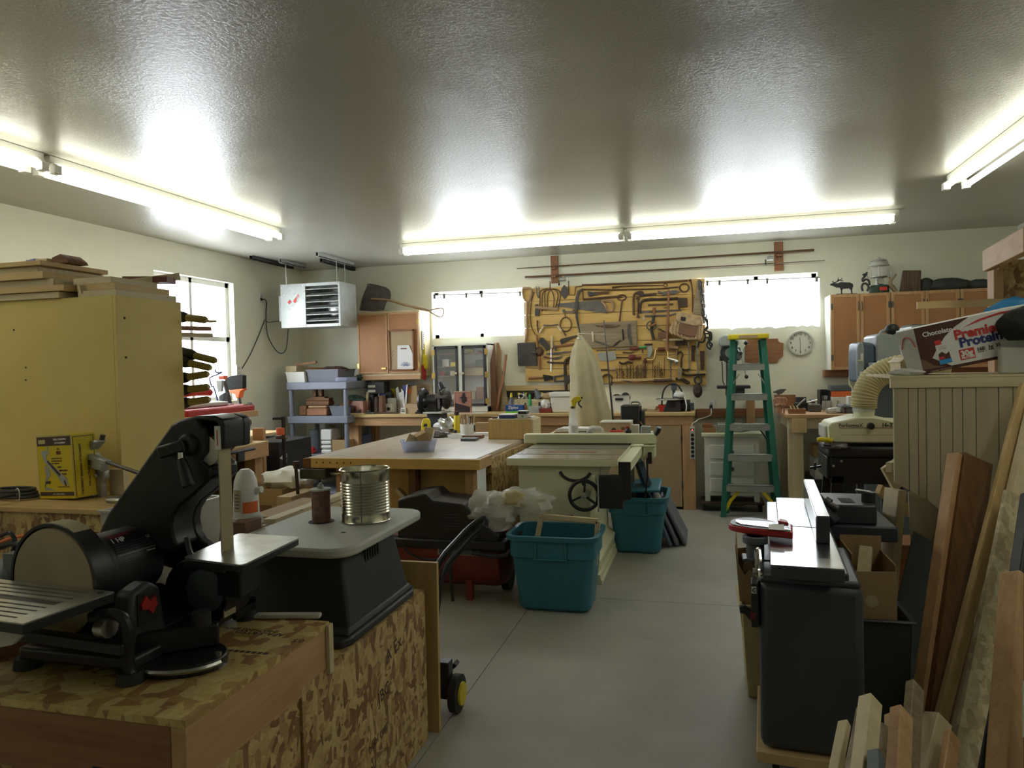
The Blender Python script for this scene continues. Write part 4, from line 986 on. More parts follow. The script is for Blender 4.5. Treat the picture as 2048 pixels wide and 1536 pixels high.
leaf('white_folder','thin white card leaning against the blue folder','card',[(813,766),(815,766),(812,812),(808,822),(807,820)],7.79,'paper',.006)
t=Thing('magazine','tan magazine with an orange oval on its dark cover','magazine');b=B().prism(onY([(814,768),(833,767),(836,820),(810,820)],7.83),7.83,7.84);dz=ZB-b.bounds()[0][2]
for v in b.v:v.z+=dz
t.part('cover',b,'card');t.part('top_band',B().prism(onY([(815,764),(832,763),(826,770),(816,773)],7.829),7.826,7.829),'picture_dark');o=at(818,783,y=7.826);t.part('picture',B().lathe([(0,0),(.03,0),(.03,.002),(0,.002)],o,18,'y'),'orange');t.done()
a,c=sitbox((833,768,864,800),ZB,.012,7.95)
t=Thing('peg_panel','small brown perforated panel standing behind the grinder','panel');t.part('panel',B().box((a[0],7.95,ZB),(c[0],7.962,c[2]+.13)),'hardboard_pale')
h=B()
for i in range(6):
 for j in range(4):h.cyl((a[0]+.02+i*.028,7.9485,ZB+.18+j*.035),(a[0]+.02+i*.028,7.951,ZB+.18+j*.035),.005,n=8)
t.part('holes',h,'dark_inside');t.done()
one('pink_box','low pinkish carton lying in front of the magazine','carton',B().box(*sitbox((810,804,846,823),ZB,.14,7.62)),'gold_paper',.004)
t=Thing('label_card','small white card box with black print before the papers','card box');a,c=sitbox((801,811,811,822),ZB,.04,7.6);t.part('box',B().box(a,c),'white_paint')
for z in (.015,.035):t.part('print',B().box((a[0]+.008,a[1]-.002,ZB+z),(c[0]-.008,a[1],ZB+z+.01)),'black_plastic')
t.done()
def clampy(name,label,cat,p,L,m):
 o=at(*p,z=ZB);one(name,label,cat,B().box((o.x-L/2,7.53,ZB),(o.x+L/2,7.57,ZB+.022)).cyl((o.x-L/2+.02,7.55,ZB+.03),(o.x-L/2+.045,7.55,ZB+.03),.018),m,.006)
clampy('pincer_tool','small dark-green pincers lying at the bench front under the pouches','pincers',(754,826),.11,'tape_green')
one('flat_pouch','flat dark leather strip lying along the bench behind the front edge','strap',B().box((at(782,822,z=ZB).x,7.58,ZB),(at(828,822,z=ZB).x,7.6,ZB+.018)),'leather_dark',.006)
clampy('small_vise','small black clamp on the bench left of the grinder pedestal','clamp',(840,827),.08,'black_metal')
one('bench_block','thin pale board lying at the bench left end under the printed box','board',B().box((at(690,828,z=ZB).x+.02,7.49,ZB),(at(732,828,z=ZB).x,7.545,ZB+.014)),'pale_x',.002)
# grinder on its pedestal, standing in front of the bench
def grinder():
 t=Thing('bench_grinder','black bench grinder on a dark pedestal with a jointed lamp','grinder')
 Y=7.18;S= lambda px,py:at(px,py,y=Y)
 m0,m1=S(857,802),S(878,802);z=m0.z
 t.part('motor',B().cyl((m0.x,Y,z),(m1.x,Y,z),.075,n=22).box((m0.x+.01,Y-.07,z-.13),(m1.x,Y+.07,z-.02)),'black_metal',.006)
 t.part('collar',B().cyl((m0.x-.05,Y,z),(m0.x,Y,z),.055,.07),'steel')
 g=S(845,802)
 t.part('wheel',B().cyl((g.x-.03,Y,z),(g.x-.005,Y,z),.085,n=26),'pale_grey',.004,'white grinding wheel')
 t.part('guard',B().tube([(g.x+.012,Y+.11*cos(a),z+.11*sin(a)) for a in [radians(d) for d in range(0,361,30)]],.032,8,2),'black_metal')
 t.part('guard',B().ell((S(893,800).x,Y,z+.02),(.05,.1,.11)),'cast_iron')
 t.part('tool_rest',B().box((m1.x,Y-.12,z+.03),(m1.x+.12,Y-.05,z+.06)).box((m1.x+.02,Y-.1,z-.08),(m1.x+.05,Y-.05,z+.1)),'old_steel',.004)
 q=t.part('lamp',B().rings([(S(880,764),.02),(S(881,768),.034),(S(885,778),.04),(S(885.5,779),.035)],16),'black_metal')
 q.sub('bulb',B().ell(S(885,779),(.03,.03,.02)),'white_plastic')
 t.part('lamp_arm',B().tube([(S(880,770)),(S(878,785)),(m1.x,Y,z+.06)],.008,6),'black_metal')
 p0,p1=S(855,824),S(893,824)
 t.part('top_plate',B().box((p0.x,Y-.14,p0.z-.012),(p1.x,Y+.14,p0.z+.006)),'pale_grey',.004)
 t.part('pedestal',B().frus(((p0.x+p1.x)/2,Y,0),(.14,.14),((p0.x+p1.x)/2,Y,p0.z-.012),(.085,.085)),'charcoal',.01)
 t.done()
grinder()
# cowboy picture
t=Thing('picture_tile','square copper-framed picture of a dark hatted figure against a rose sky','picture')
a,c=sitbox((908,779,942,823),ZB,.03,7.56);y=7.56
t.part('panel',B().box((a[0]+.008,y,ZB+.008),(c[0]-.008,y+.025,c[2]-.008)),'picture_rose')
e=.012;f_=B()
for p,q in (((a[0],ZB),(c[0],ZB+e)),((a[0],c[2]-e),(c[0],c[2])),((a[0],ZB),(a[0]+e,c[2])),((c[0]-e,ZB),(c[0],c[2]))):f_.box((p[0],y-.006,p[1]),(q[0],y+.03,q[1]))
t.part('frame',f_,'copper',.005)
xm=(a[0]+c[0])/2+.01;zc=c[2]
t.part('print',B().prism([(a[0]+e,ZB+e),(c[0]-e,ZB+e),(c[0]-e,ZB+.07),(xm+.02,ZB+.085),(a[0]+e,ZB+.115)],y-.002,y),'picture_dark')
t.part('figure',B().prism([(xm-.03,ZB+.13),(xm+.01,ZB+.11),(xm+.045,ZB+.14),(xm+.03,ZB+.175),(xm-.01,zc-.075),(xm+.012,zc-.07),(xm+.06,zc-.078),(xm+.025,zc-.06),(xm+.022,zc-.02),(xm-.005,zc-.016),(xm-.016,zc-.058),(xm-.05,zc-.07),(xm-.02,zc-.08),(xm-.015,zc-.12)],y-.003,y),'picture_dark');t.done()
one('small_toy','small red-brown lump on the bench between grinder and picture','ornament',B().crumple((at(904,823,z=ZB).x,7.6,ZB+.014),(.03,.02,.022),9),'maroon')
one('desk_blotter','white sheet lying on the bench before the white cabinet','sheet',B().box((-2.85,7.53,ZB-.0005),(-2.35,7.72,ZB+.003)),'paper')
# right of the tapered boards
t=Thing('bag_carton','blue and green carton of storage bags lettered Ziploc','carton')
a,c=sitbox((1011,813,1045,829),ZB,.1,7.53);zm=ZB+.022
t.part('box',B().box((a[0],7.53,zm),(c[0],7.63,c[2])),'blue',.002);t.part('band',B().box((a[0],7.53,ZB),(c[0],7.63,zm)),'lime')
t.part('lettering',txt('Ziploc',(a[0]+.03,7.528,zm+.025),(1,0,0),(0,0,1),.045,.001),'paper');t.done()
def bottle(name,label,px,pyb,pyt,r,Y,m,cap,capm,zb=None):
 zb=ZB if zb is None else zb
 o=at(px,pyb,y=Y);h=at(px,pyt,y=Y).z-o.z;t=Thing(name,label,'bottle')
 t.part('body',B().lathe([(0,0),(r*.95,0),(r,.006),(r,h*.6),(r*.4,h*.78),(r*.35,h*.8),(0,h*.8)],(o.x,Y,zb),16),m)
 t.part('cap',B().lathe([(0,h*.79),(r*cap,h*.79),(r*cap*.9,h*.9),(r*.2,h),(0,h)],(o.x,Y,zb),12),capm); return t.done()
bottle('glue_bottle','tall cloudy bottle with yellow tip right of the tapered boards',1023,818,781,.024,7.75,'grey_plastic',.7,'yellow')
bottle('glue_bottle','small white bottle with dark tip behind the blue carton',1046,822,806,.016,7.65,'white_plastic',.5,'white_plastic')
bottle('glue_bottle','brown dropper bottle with a black cap left of the clear tub',1051,824,804,.02,7.62,'leather',.5,'black_plastic')
bottle('glue_bottle','tall green bottle among the glue things',1060,815,779,.021,7.74,'green',.8,'green')
t=Thing('cubby_box','low chipboard box with openings behind the glue bottles','box');a,c=sitbox((1029,800,1098,815),ZB,.14,7.85)
t.part('box',B().box((a[0],7.85,ZB),(c[0],8.05,ZB+.13)),'osb_pale',.003);t.part('opening',B().box((c[0]-.12,7.847,ZB+.02),(c[0]-.02,7.851,ZB+.1)),'dark_inside');t.done()
Z2=ZB+.131
one('wire_coil','silver wire tangle on the chipboard box, left end','wire',B().tube([(a[0]+.06+.035*cos(i*1.9),7.93+.02*sin(i*3.1),Z2+.035+.03*sin(i*1.9)) for i in range(14)],.005,6,4),'steel')
one('grey_cone','dark grey cone of felt tipped over on the chipboard box','cone',B().cyl((a[0]+.28,7.93,Z2+.002),(a[0]+.22,7.95,Z2+.11),.055,.012).cyl((a[0]+.27,7.93,Z2),(a[0]+.28,7.93,Z2+.005),.05),'grey_paint')
one('red_rag','pinkish folded rag on the right end of the chipboard box','rag',B().crumple((c[0]-.05,7.94,Z2+.03),(.07,.06,.035),6),'gold_paper')
one('dark_funnel','black plastic funnel standing behind the green bottle','funnel',B().cyl((a[0]+.16,7.97,Z2),(a[0]+.16,7.97,Z2+.07),.03,.05),'black_plastic')
one('pale_sheets','pale cards standing left of the green bottle','cards',B().prism(onY([(1046,783),(1050,788),(1057,800),(1058,806),(1053,802)],7.95),7.95,7.955),'pale_grey')
one('clear_tub','low clear tub with dark screws inside, left of the red tissue holder','tub',B().tray((at(1070,826,y=7.6).x,7.6,ZB),(.045,.06),(.056,.07),.07,.003,.004),'clear_plastic')
one('screws','dark heap of screws inside the low clear tub','screws',B().ell((at(1070,826,y=7.6).x,7.6,ZB+.024),(.034,.04,.018),14,9,.12),'old_steel')
a,c=sitbox((1078,818,1103,827),ZB,.12,7.55)
t=Thing('tissue_holder','red tissue box with a white tissue pulled up','tissue box');t.part('box',B().box((a[0],7.55,ZB),(c[0],7.67,ZB+.05)).prism([(a[0]+.005,ZB+.05),(c[0],ZB+.05),(c[0]-.01,ZB+.1),(a[0]+.04,ZB+.1)],7.64,7.67),'tank_red',.006)
t.part('tissue',B().crumple(((a[0]+c[0])/2-.005,7.6,ZB+.085),(.042,.03,.05),15,.4),'paper');t.done()
a,c=sitbox((1101,787,1141,828),ZB,.2,7.55);xm=(a[0]+c[0])/2
t=Thing('white_bucket','square white plastic bucket with lid on the bench, left of the canvas bag','bucket');h=c[2]-ZB
t.part('pail',B().frus((xm,7.66,ZB),(.095,.1),(xm,7.66,ZB+h-.05),(.112,.11)),'white_plastic',.012);t.part('lid',B().box((xm-.122,7.54,ZB+h-.05),(xm+.122,7.78,ZB+h)),'white_plastic',.01);t.done()
t=Thing('storage_box','white plastic box with black handle and dark things on top, right of the canvas bag','box')
a,c=sitbox((1224,790,1256,823),ZB,.2,7.6);xm=(a[0]+c[0])/2;h=c[2]-ZB
t.part('tub',B().tray((xm,7.7,ZB),(.085,.1),(.095,.105),h,.005,.006),'white_plastic');t.part('handle',B().box((a[0]+.035,7.586,ZB+h-.05),(c[0]-.05,7.6,ZB+h-.025)),'black_plastic',.004);t.done()
one('goggles','black goggles heaped on the white plastic box','goggles',B().ell((xm-.04,7.68,ZB+h-.02),(.05,.05,.035)).ell((xm+.05,7.68,ZB+h-.02),(.05,.05,.05)),'black_plastic')
one('flat_dish','pale flat lid lying on the bench right of the black motor box','lid',B().lathe([(0,0),(.09,0),(.095,.012),(.09,.018),(0,.018)],(at(1285,815,z=ZB).x,7.85,ZB),24),'card_pale')
one('red_tray','small red plastic tray left of the scroll saw','tray',B().tray((at(1325,820,y=7.6).x,7.66,ZB),(.03,.05),(.042,.06),.07,.003),'print_red')
one('wood_wedge','small orange wood offcut left of the red tray','offcut',B().prism(onY([(1309,822),(1319,818),(1318,812),(1312,813)],7.62),7.62,7.66),'redwood_x')
# scroll saw
def scroll_saw():
 t=Thing('scroll_saw','small grey scroll saw with round table and bowed black arm','scroll saw')
 Y=7.68;S= lambda px,py:at(px,py,y=Y)
 a,c=S(1326,825),S(1361,825);tz=S(1345,797).z
 t.part('base',B().prism([(a.x,ZB),(c.x+.01,ZB),(c.x,tz-.012),(a.x+.05,tz-.012)],Y-.09,Y+.09),'charcoal',.008)
 t.part('opening',B().lathe([(0,0),(.035,0),(.035,.004),(0,.004)],((a.x+c.x)/2+.01,Y-.093,(ZB+tz)/2+.01),18,'y'),'dark_inside')
 t.part('table',B().cyl((S(1342,797).x,Y,tz-.012),(S(1342,797).x,Y,tz),.155,n=30),'steel',.003)
 p0,p1=S(1342,766),S(1354,792)
 t.part('head',B().box((p0.x,Y+.0,S(1342,781).z),(p1.x-.005,Y+.09,p0.z)).box((p0.x+.01,Y+.02,tz),(p1.x-.02,Y+.05,p0.z)),'grey_paint',.008)
 t.part('arm',B().tube([S(1323,819),S(1325,790),S(1331,775),S(1343,768),S(1356,771),S(1364,785),S(1365,800)],.008,8,4),'black_plastic')
 t.part('motor',B().cyl((c.x-.01,Y,ZB+.06),(c.x+.1,Y,ZB+.06),.058),'black_plastic');t.done()
 return tz
tz=scroll_saw()
Y=7.62;o=at(1358,792,y=Y)
t=Thing('dust_mask','white moulded dust mask with black band resting on the scroll saw table','mask');t.part('shell',B().ell((o.x,Y,tz+.032),(.058,.05,.045)),'white_plastic');t.part('band',B().tube([(o.x-.05,Y-.035,tz+.02),(o.x,Y-.052,tz+.012),(o.x+.05,Y-.035,tz+.006)],.006,6),'black_plastic');t.part('strap',B().tube([(o.x+.055,Y-.02,tz+.02),(o.x+.075,Y-.1,tz-.06),(o.x+.07,Y-.1,tz-.12)],.006,6),'white_plastic');t.done()
one('blue_box','small blue-grey box at the right end of the bench behind the scroll saw','box',B().box(*sitbox((1378,805,1388,819),ZB,.08,7.85)),'blue_lid',.004)

# ---------------- back wall, right ----------------
def clock():
 t=Thing('wall_clock','round grey wall clock showing half past eleven','clock');o=at(1600.5,686,y=YB);o.y=YB;r=.134
 t.part('rim',B().lathe([(r-.022,-.006),(r-.02,-.035),(r-.004,-.035),(r,-.025),(r,-.001),(0,-.001),(0,-.006)],o,40,'y'),'pale_grey')
 t.part('face',B().lathe([(0,-.008),(r-.018,-.008),(r-.018,-.0055),(0,-.0055)],o,36,'y'),'white_paint')
 for k in range(1,13):
  a=radians(90-30*k);q=r*.7;s=str(k)
  t.part('numeral',txt(s,(o.x+q*cos(a),YB-.0095,o.z+q*sin(a)-.011),(1,0,0),(0,0,1),.034,.0004,.0004,'CENTER'),'charcoal')
 h=B();a=radians(96);h.beam((o.x,YB-.012,o.z),(o.x+.055*cos(a),YB-.012,o.z+.055*sin(a)),.002,.006,(0,1,0));t.part('hour_hand',h,'black_plastic')
 t.part('minute_hand',B().beam((o.x,YB-.014,o.z+.01),(o.x-.002,YB-.014,o.z-.085),.002,.005,(0,1,0)),'black_plastic');t.done()
clock()
q=onY([(1503,678),(1556,677),(1556.5,682),(1560,685),(1567,686),(1566,713),(1561,715),(1557,719),(1555,725),(1503,726),(1490,724),(1490,680)],8.08)
one('wooden_plaque','plain reddish wooden plaque with notched corners left of the clock','plaque',B().prism(q,8.078,8.098),'redwood_x',.002)
# wall cabinets at right
def right_cabinets():
 xs=[1.215,1.76,2.36,2.96];y0=7.76;z0,z1=1.385,2.13
 for k in range(3):
  t=Thing('wall_cabinet',['brown wall cabinet nearest the clock, elk and lantern above','brown wall cabinet in the middle of the right row, bark plaque on top','brown wall cabinet at the right end behind the plank cupboard'][k],'cabinet','brown wall cabinets at right')
  x0,x1=xs[k]+.001,xs[k+1]-.001
  t.part('body',B().box((x0,y0,z0),(x1,YB-.001,z1)),'white_paint' if k==0 else 'pale_z',.002)
  xm=(x0+x1)/2
  for a,c,hs in ((x0+.004,xm-.002,1),(xm+.002,x1-.004,-1)):
   e=.03;d=B();y=y0-.02
   d.box((a,y,z0),(a+e,y0-.001,z1)).box((c-e,y,z0),(c,y0-.001,z1)).box((a+e,y,z0),(c-e,y0-.001,z0+e)).box((a+e,y,z1-e),(c-e,y0-.001,z1))
   p=t.part('door',d,'fir_z',.002);p.sub('panel',B().box((a+e,y+.006,z0+e),(c-e,y0-.002,z1-e)),'hardboard')
   hx=a+.008 if hs>0 else c-.008
   for z in (z0+.12,z1-.12):p.sub('hinge',B().box((hx-.008,y-.006,z-.03),(hx+.012,y+.001,z+.03)),'old_steel')
   hx=c-.014 if hs>0 else a+.014
   p.sub('pull',B().tube([(hx,y,z1-.16),(hx,y-.02,z1-.15),(hx,y-.02,z1-.09),(hx,y,z1-.08)],.004,6,3),'old_steel')
  t.done()
 one('cabinet_cleat','reddish wooden strip under the right wall cabinets','strip',B().box((1.19,7.97,z0-.075),(2.95,YB-.001,z0-.002)),'redwood_x',.003)
 return z1
Z1=right_cabinets()+.001
F5=(1560,400,.14648)
def stand(pts,Y,th,fr_=F5):
 b=B().prism(onY(fr(*fr_,pts),Y),Y,Y+th);dz=Z1-b.bounds()[0][2]
 for v in b.v:v.z+=dz
 return b,dz
b,dz=stand([(835,1252),(832,1190),(815,1160),(770,1160),(720,1135),(685,1128),(690,1108),(725,1098),(712,1075),(722,1066),(735,1088),(770,1078),(790,1050),(795,1022),(802,1022),(802,1048),(825,1050),(850,1025),(855,1030),(835,1055),(870,1066),(860,1072),(815,1062),(785,1085),(750,1100),(790,1100),(825,1085),(960,1090),(995,1110),(1000,1140),(985,1190),(992,1250),(975,1250),(968,1195),(945,1170),(860,1178),(848,1205),(850,1252)],7.8,.012)
t=Thing('elk_cutout','black flat metal elk with antlers on top of the brown cabinet','ornament');t.part('elk',b,'black_metal');b2,_=stand([(775,1256),(1055,1248),(1055,1256),(780,1262)],7.78,.06);t.part('base_plate',b2,'black_metal');t.done()
def P5(u,v,Y=7.82):p=at(*fr(*F5,[(u,v)])[0],y=Y); return p
t=Thing('horseshoe_figure','small figure welded from horseshoes beside the lantern','ornament')
t.part('shoe',B().tube([P5(1130,1245),P5(1115,1190),P5(1135,1145),P5(1180,1145),P5(1207,1190),P5(1190,1245)],.011,7,4),'cast_iron')
t.part('body',B().tube([P5(1225,1165),P5(1210,1100),P5(1170,1085),P5(1130,1110),P5(1125,1080),P5(1165,1035)],.011,7,4),'cast_iron')
t.part('head',B().ell(P5(1160,1020),(.025,.012,.014)).beam(P5(1165,1025),P5(1190,985),.012,.016),'black_metal');t.done()
def lantern():
 def S_(b):
  for v in b.v:v.x=c.x+(v.x-c.x)*.75;v.y=c.y+(v.y-c.y)*.75;v.z=Z1+(v.z-Z1)*.75
  return b
 t=Thing('camp_lantern','camping lantern with vented hood and glass globe on the cabinet','lantern')
 c=P5(1355,1230,7.86);c.z=Z1;k=.00115
 t.part('fount',S_(B().lathe([(0,0),(.115,0),(.12,.01),(.118,.09),(.1,.108),(0,.11)],c,24)),'foliage')
 t.part('emblem',S_(B().box((c.x-.02,c.y-.121,Z1+.03),(c.x+.07,c.y-.1,Z1+.075))),'print_red')
 t.part('collar',S_(B().lathe([(0,.105),(.05,.11),(.05,.2),(.1,.215),(.1,.225),(0,.225)],c,20)),'galvanised')
 q=t.part('knob',S_(B().lathe([(0,-.09),(.04,-.09),(.045,-.06),(0,-.05)],(c.x,c.y,Z1+.155),16,'y')),'chrome')
 t.part('globe',S_(B().lathe([(.085,.22),(.095,.27),(.095,.34),(.085,.37)],c,24)),'lantern_glass')
 t.part('mantle',S_(B().cyl((c.x,c.y,Z1+.22),(c.x,c.y,Z1+.36),.012)),'white_plastic')
 t.part('hood',S_(B().lathe([(.13,.362),(.128,.37),(.1,.39),(.1,.4),(.115,.402),(.1,.415),(.07,.42),(.07,.428),(.1,.43),(.09,.442),(.03,.462),(.012,.465),(.01,.478),(0,.48)],c,26)),'pale_grey')
 t.part('bail',S_(B().tube([(c.x-.1,c.y,Z1+.2),(c.x-.145,c.y,Z1+.24),(c.x-.14,c.y,Z1+.33),(c.x-.11,c.y,Z1+.335)],.004,6,3).tube([(c.x+.1,c.y,Z1+.2),(c.x+.145,c.y,Z1+.24),(c.x+.14,c.y,Z1+.33),(c.x+.11,c.y,Z1+.335)],.004,6,3)),'steel');t.done()
lantern()
d=B().rings([(P5(1580,1205),.018),(P5(1540,1150),.024),(P5(1505,1110),.02),(P5(1515,1050),.016),(P5(1555,1010),.012),(P5(1590,965),.008)],9).rings([(P5(1515,1050),.012),(P5(1490,1005),.006)],7).rings([(P5(1540,1150),.016),(P5(1590,1195),.009)],7)
dz=Z1-d.bounds()[0][2]
for v in d.v:v.z+=dz
one('driftwood','twisted driftwood branch right of the lantern','driftwood',d,'weathered')
b,_=stand([(1645,1215),(1660,1100),(1685,920),(1930,918),(1925,1060),(1925,1212)],7.86,.045);one('bark_plaque','dark brown bark-covered slab standing on the cabinet','plaque',b,'bark',.004)
def stones():
 for l,px,r in (('dark pointed stone nearest the bark slab',(1853,569),(.075,.06,.075)),('broad flat dark stone behind the pointed one',(1898,567),(.19,.1,.07)),('flat slab-like stone at the right end of the cabinet top',(1963,567),(.15,.1,.055))):
  o=at(px[0],px[1],y=7.9);one('stone',l,'stone',B().crumple((o.x,7.92,Z1+r[2]*.76),r,int(px[0]),.12),'stone',group='stones on the cabinet top')
stones()
# right-hand back bench
def right_bench():
 t=Thing('right_bench','pine workbench in the right back corner with a dark open space below','workbench')
 x0,x1,y0=.72,2.95,7.1
 t.part('worktop',B().box((x0,y0,.955),(x1,YB-.052,.99)),'fir_x',.004);t.part('apron',B().box((x0+.04,y0+.03,.855),(x1,y0+.065,.955)),'pale_x',.003)
 t.part('corner_block',B().box((x0+.055,y0-.0,.82),(x0+.185,y0+.029,.954)),'pine_z',.003)
 t.part('leg',B().box((x0+.03,y0+.066,0),(x0+.16,y0+.16,.955)),'pale_z',.003);t.part('leg',B().box((x0+.03,7.9,0),(x0+.12,8.0,.955)),'pale_z',.003)
 t.part('side_rail',B().box((x0+.035,y0+.161,.85),(x0+.07,7.9,.955)),'pale_y');t.done()
right_bench()
one('splash_block','reddish wood block on the wall at the left end of the right bench','block',B().box((.71,8.05,1.0),(.92,8.098,1.13)),'redwood_x',.003)
# on the right-hand bench
def rb(px,dep,Y=None): return sitbox(px,ZB,dep,Y,7.13,7.9)
o=at(1560,825,z=ZB)
t=Thing('bar_rack','cluster of brass-coloured cast clamps standing at the bench corner','clamps')
for k,(px,py) in enumerate(((1554,820),(1562,822),(1568,818),(1558,812))):
 p=at(px,825,y=7.2+.03*k);x=p.x;b=B().cyl((x,p.y,ZB),(x,p.y,ZB+.1),.008).tube([(x-.02,p.y,ZB+.1),(x-.025,p.y,ZB+.13),(x,p.y,ZB+.15),(x+.025,p.y,ZB+.13),(x+.02,p.y,ZB+.1)],.008,7,3).ell((x,p.y,ZB+.08),(.02,.015,.015))
 t.part('clamp',b,'copper')
t.done()
t=Thing('tool_tree','cluster of brown cast handles on a short post behind the brass clamps','stand');p=at(1557,800,y=7.75);t.part('post',B().cyl((p.x,7.75,ZB),(p.x,7.75,ZB+.19),.014),'handle_wood')
for k in range(4):t.part('handle',B().beam((p.x-.05+k*.02,7.75,ZB+.185+.008*k),(p.x+.035+k*.012,7.73,ZB+.17+.012*k),.02,.014),'old_steel',.004)
t.done()
one('redwood_tray','shallow reddish wooden tray of small tools at the bench front','tray',B().tray((at(1592,826,z=ZB).x,7.25,ZB),(.07,.06),(.075,.065),.045,.008),'redwood_x')
for k,(u,l) in enumerate(((0,'pale small stick'),(.03,'pale thin stick'),(.06,'pale short stick'))):
 x=at(1584,826,z=ZB).x+u;one('marking_stick','pale small stick poking out of the reddish tray','stick',B().cyl((x,7.24,ZB+.012),(x-.02,7.28,ZB+.07),.005),'pale_z',group='sticks in the reddish tray')
def machine(name,label,cat,px,Y,m,extra):
 a,c=rb(px,.12,Y);t=Thing(name,label,cat);t.part('body',B().box(a,(c[0],c[1],a[2]+(c[2]-a[2])*.6)),m,.008)
 extra(t,a,c);t.done()
machine('router','black router with handle bar on the right bench','router',(1590,795,1617,822),7.6,'black_metal', lambda t,a,c:(t.part('motor',B().cyl(((a[0]+c[0])/2,a[1]+.06,a[2]+.05),((a[0]+c[0])/2,a[1]+.06,c[2]),.05),'charcoal'),t.part('lever',B().cyl((a[0]+.02,a[1]-.03,a[2]+.05),(c[0]-.03,a[1]-.03,c[2]-.01),.009),'steel')))
machine('drill_vise','dark machine vice with a bright bar handle on the right bench','vice',(1618,800,1643,824),7.45,'old_steel', lambda t,a,c:(t.part('jaw',B().box((a[0]+.02,a[1]+.02,a[2]+.08),(a[0]+.06,c[1],c[2])),'old_steel',.004),t.part('handle',B().cyl((a[0]-.02,a[1]-.03,a[2]+.09),(c[0]-.04,a[1]-.03,c[2]),.008),'bright_steel')))
for k,(px,l) in enumerate((((1646,799,1656,820),'clear jar of bits left of its twin on the right bench'),((1657,799,1668,820),'clear jar of bits right of its twin on the right bench'),((1672,802,1680,822),'slim clear tube jar right of the two bit jars'))):
 a,c=rb(px,.06,7.5);one('glass_jar',l,'jar',B().lathe([(0,0),(.028,0),(.03,.01),(.03,c[2]-a[2]-.02),(.026,c[2]-a[2]),(.024,c[2]-a[2]),(.026,.02),(0,.012)],((a[0]+c[0])/2,7.53,ZB),18),'lantern_glass',group='clear jars on the right bench')
 one('drill_bits','brown bits standing inside the clear jar, '+['left one','middle one','slim one'][k],'bits',B().cyl(((a[0]+c[0])/2,7.53,ZB+.013),((a[0]+c[0])/2+.004,7.53,ZB+.1),.014,.01,8),'brown_iron')
one('grey_rag','crumpled pale rag at the front of the right bench','rag',B().crumple((at(1661,823,z=ZB).x,7.25,ZB+.022),(.075,.05,.03),31),'pale_grey')
one('ink_bottle','small dark bottle by the grey case on the right bench','bottle',B().lathe([(0,0),(.022,0),(.022,.05),(.01,.06),(.01,.08),(0,.08)],(at(1680,823,z=ZB).x,7.22,ZB),12),'leather_dark')
a,c=rb((1640,758,1660,797),.22,7.78)
t=Thing('magazine_file','tall black magazine file with papers on the right bench','file box');t.part('box',B().box((a[0],7.78,ZB),(a[0]+.012,7.98,c[2])).box((c[0]-.012,7.78,ZB),(c[0],7.98,c[2])).box((a[0],7.97,ZB),(c[0],7.98,c[2])).box((a[0],7.78,ZB),(c[0],7.79,ZB+.1)).box((a[0],7.78,ZB),(c[0],7.98,ZB+.01)),'black_plastic',.003)
t.done()
for k in range(3):one('catalogue','pale catalogue leaning in the black magazine file','catalogue',B().beam((a[0]+.03+.025*k,7.87,ZB+.012),(a[0]+.045+.025*k,7.87,c[2]-.06),.008,.14,(0,1,0)),'pale_grey',group='catalogues in the magazine file')
one('orange_box','white carton with an orange top band behind the sander hose','carton',B().box(*rb((1664,786,1702,812),.18,7.7)),'white_paint',.003)
a,c=rb((1664,778,1702,787),.18,7.7);zt=ZB+(at(1680,786,y=7.7).z-at(1680,812,y=7.7).z)+.001
one('orange_carton','flat orange carton on top of the white carton','carton',B().box((a[0],7.7,zt),(c[0],7.88,zt+.055)),'orange',.003)
one('grey_book','dark grey flat case topping the orange carton','case',B().box((a[0]-.01,7.7,zt+.057),(c[0]+.02,7.9,zt+.11)),'grey_paint',.005)
a,c=rb((1685,816,1778,826),.2,7.2)
t=Thing('grey_case','long low grey plastic tool case on the right bench behind the sander','case');t.part('case',B().box(a,(c[0]+.05,7.42,ZB+.05)),'grey_plastic',.012);t.part('lid',B().box((a[0]-.01,7.19,ZB+.051),(c[0]+.06,7.43,ZB+.075)),'grey_plastic',.008);t.done()
one('dark_box','dark reddish box at the right bench behind the hose bend','box',B().box((at(1752,800,y=7.6).x,7.6,ZB),(at(1795,800,y=7.6).x,7.8,ZB+.17)),'maroon',.006)
a,c=rb((1696,790,1718,822),.1,7.35)
one('white_switch_box','white enamel switch box with cord on the right bench','switch box',B().box(a,c),'white_paint',.006)
one('lamp_post','thin bent cream rod rising from the right bench to the band saw','rod',B().tube([at(1705,790,y=7.4),at(1704,775,y=7.4),at(1699,768,y=7.4),at(1700,742,y=7.4),at(1706,737,y=7.4),at(1716,736,y=7.4)],.008,7,3),'cream_light')
# below the right bench
one('dark_cabinet','low dark cabinet under the right bench carrying a stereo','cabinet',B().box((.98,7.3,0),(1.65,7.9,.36)),'black_plastic',.01)
t=Thing('stereo','silver stereo receiver on the dark cabinet under the right bench','stereo');t.part('case',B().box((.99,7.3,.361),(1.45,7.62,.56)),'pale_grey',.006);t.part('panel',B().box((1.03,7.296,.44),(1.43,7.3,.52)),'black_plastic');t.part('display',B().box((1.08,7.293,.455),(1.17,7.296,.505)),'grey_paint');t.done()
one('brown_carton','dark brown carton on top of the stereo, left one','carton',B().box((.99,7.36,.561),(1.14,7.6,.68)),'card',.004)
one('red_carton','taller reddish carton on top of the stereo, right one','carton',B().box((1.15,7.35,.561),(1.4,7.6,.74)),'leather',.004)
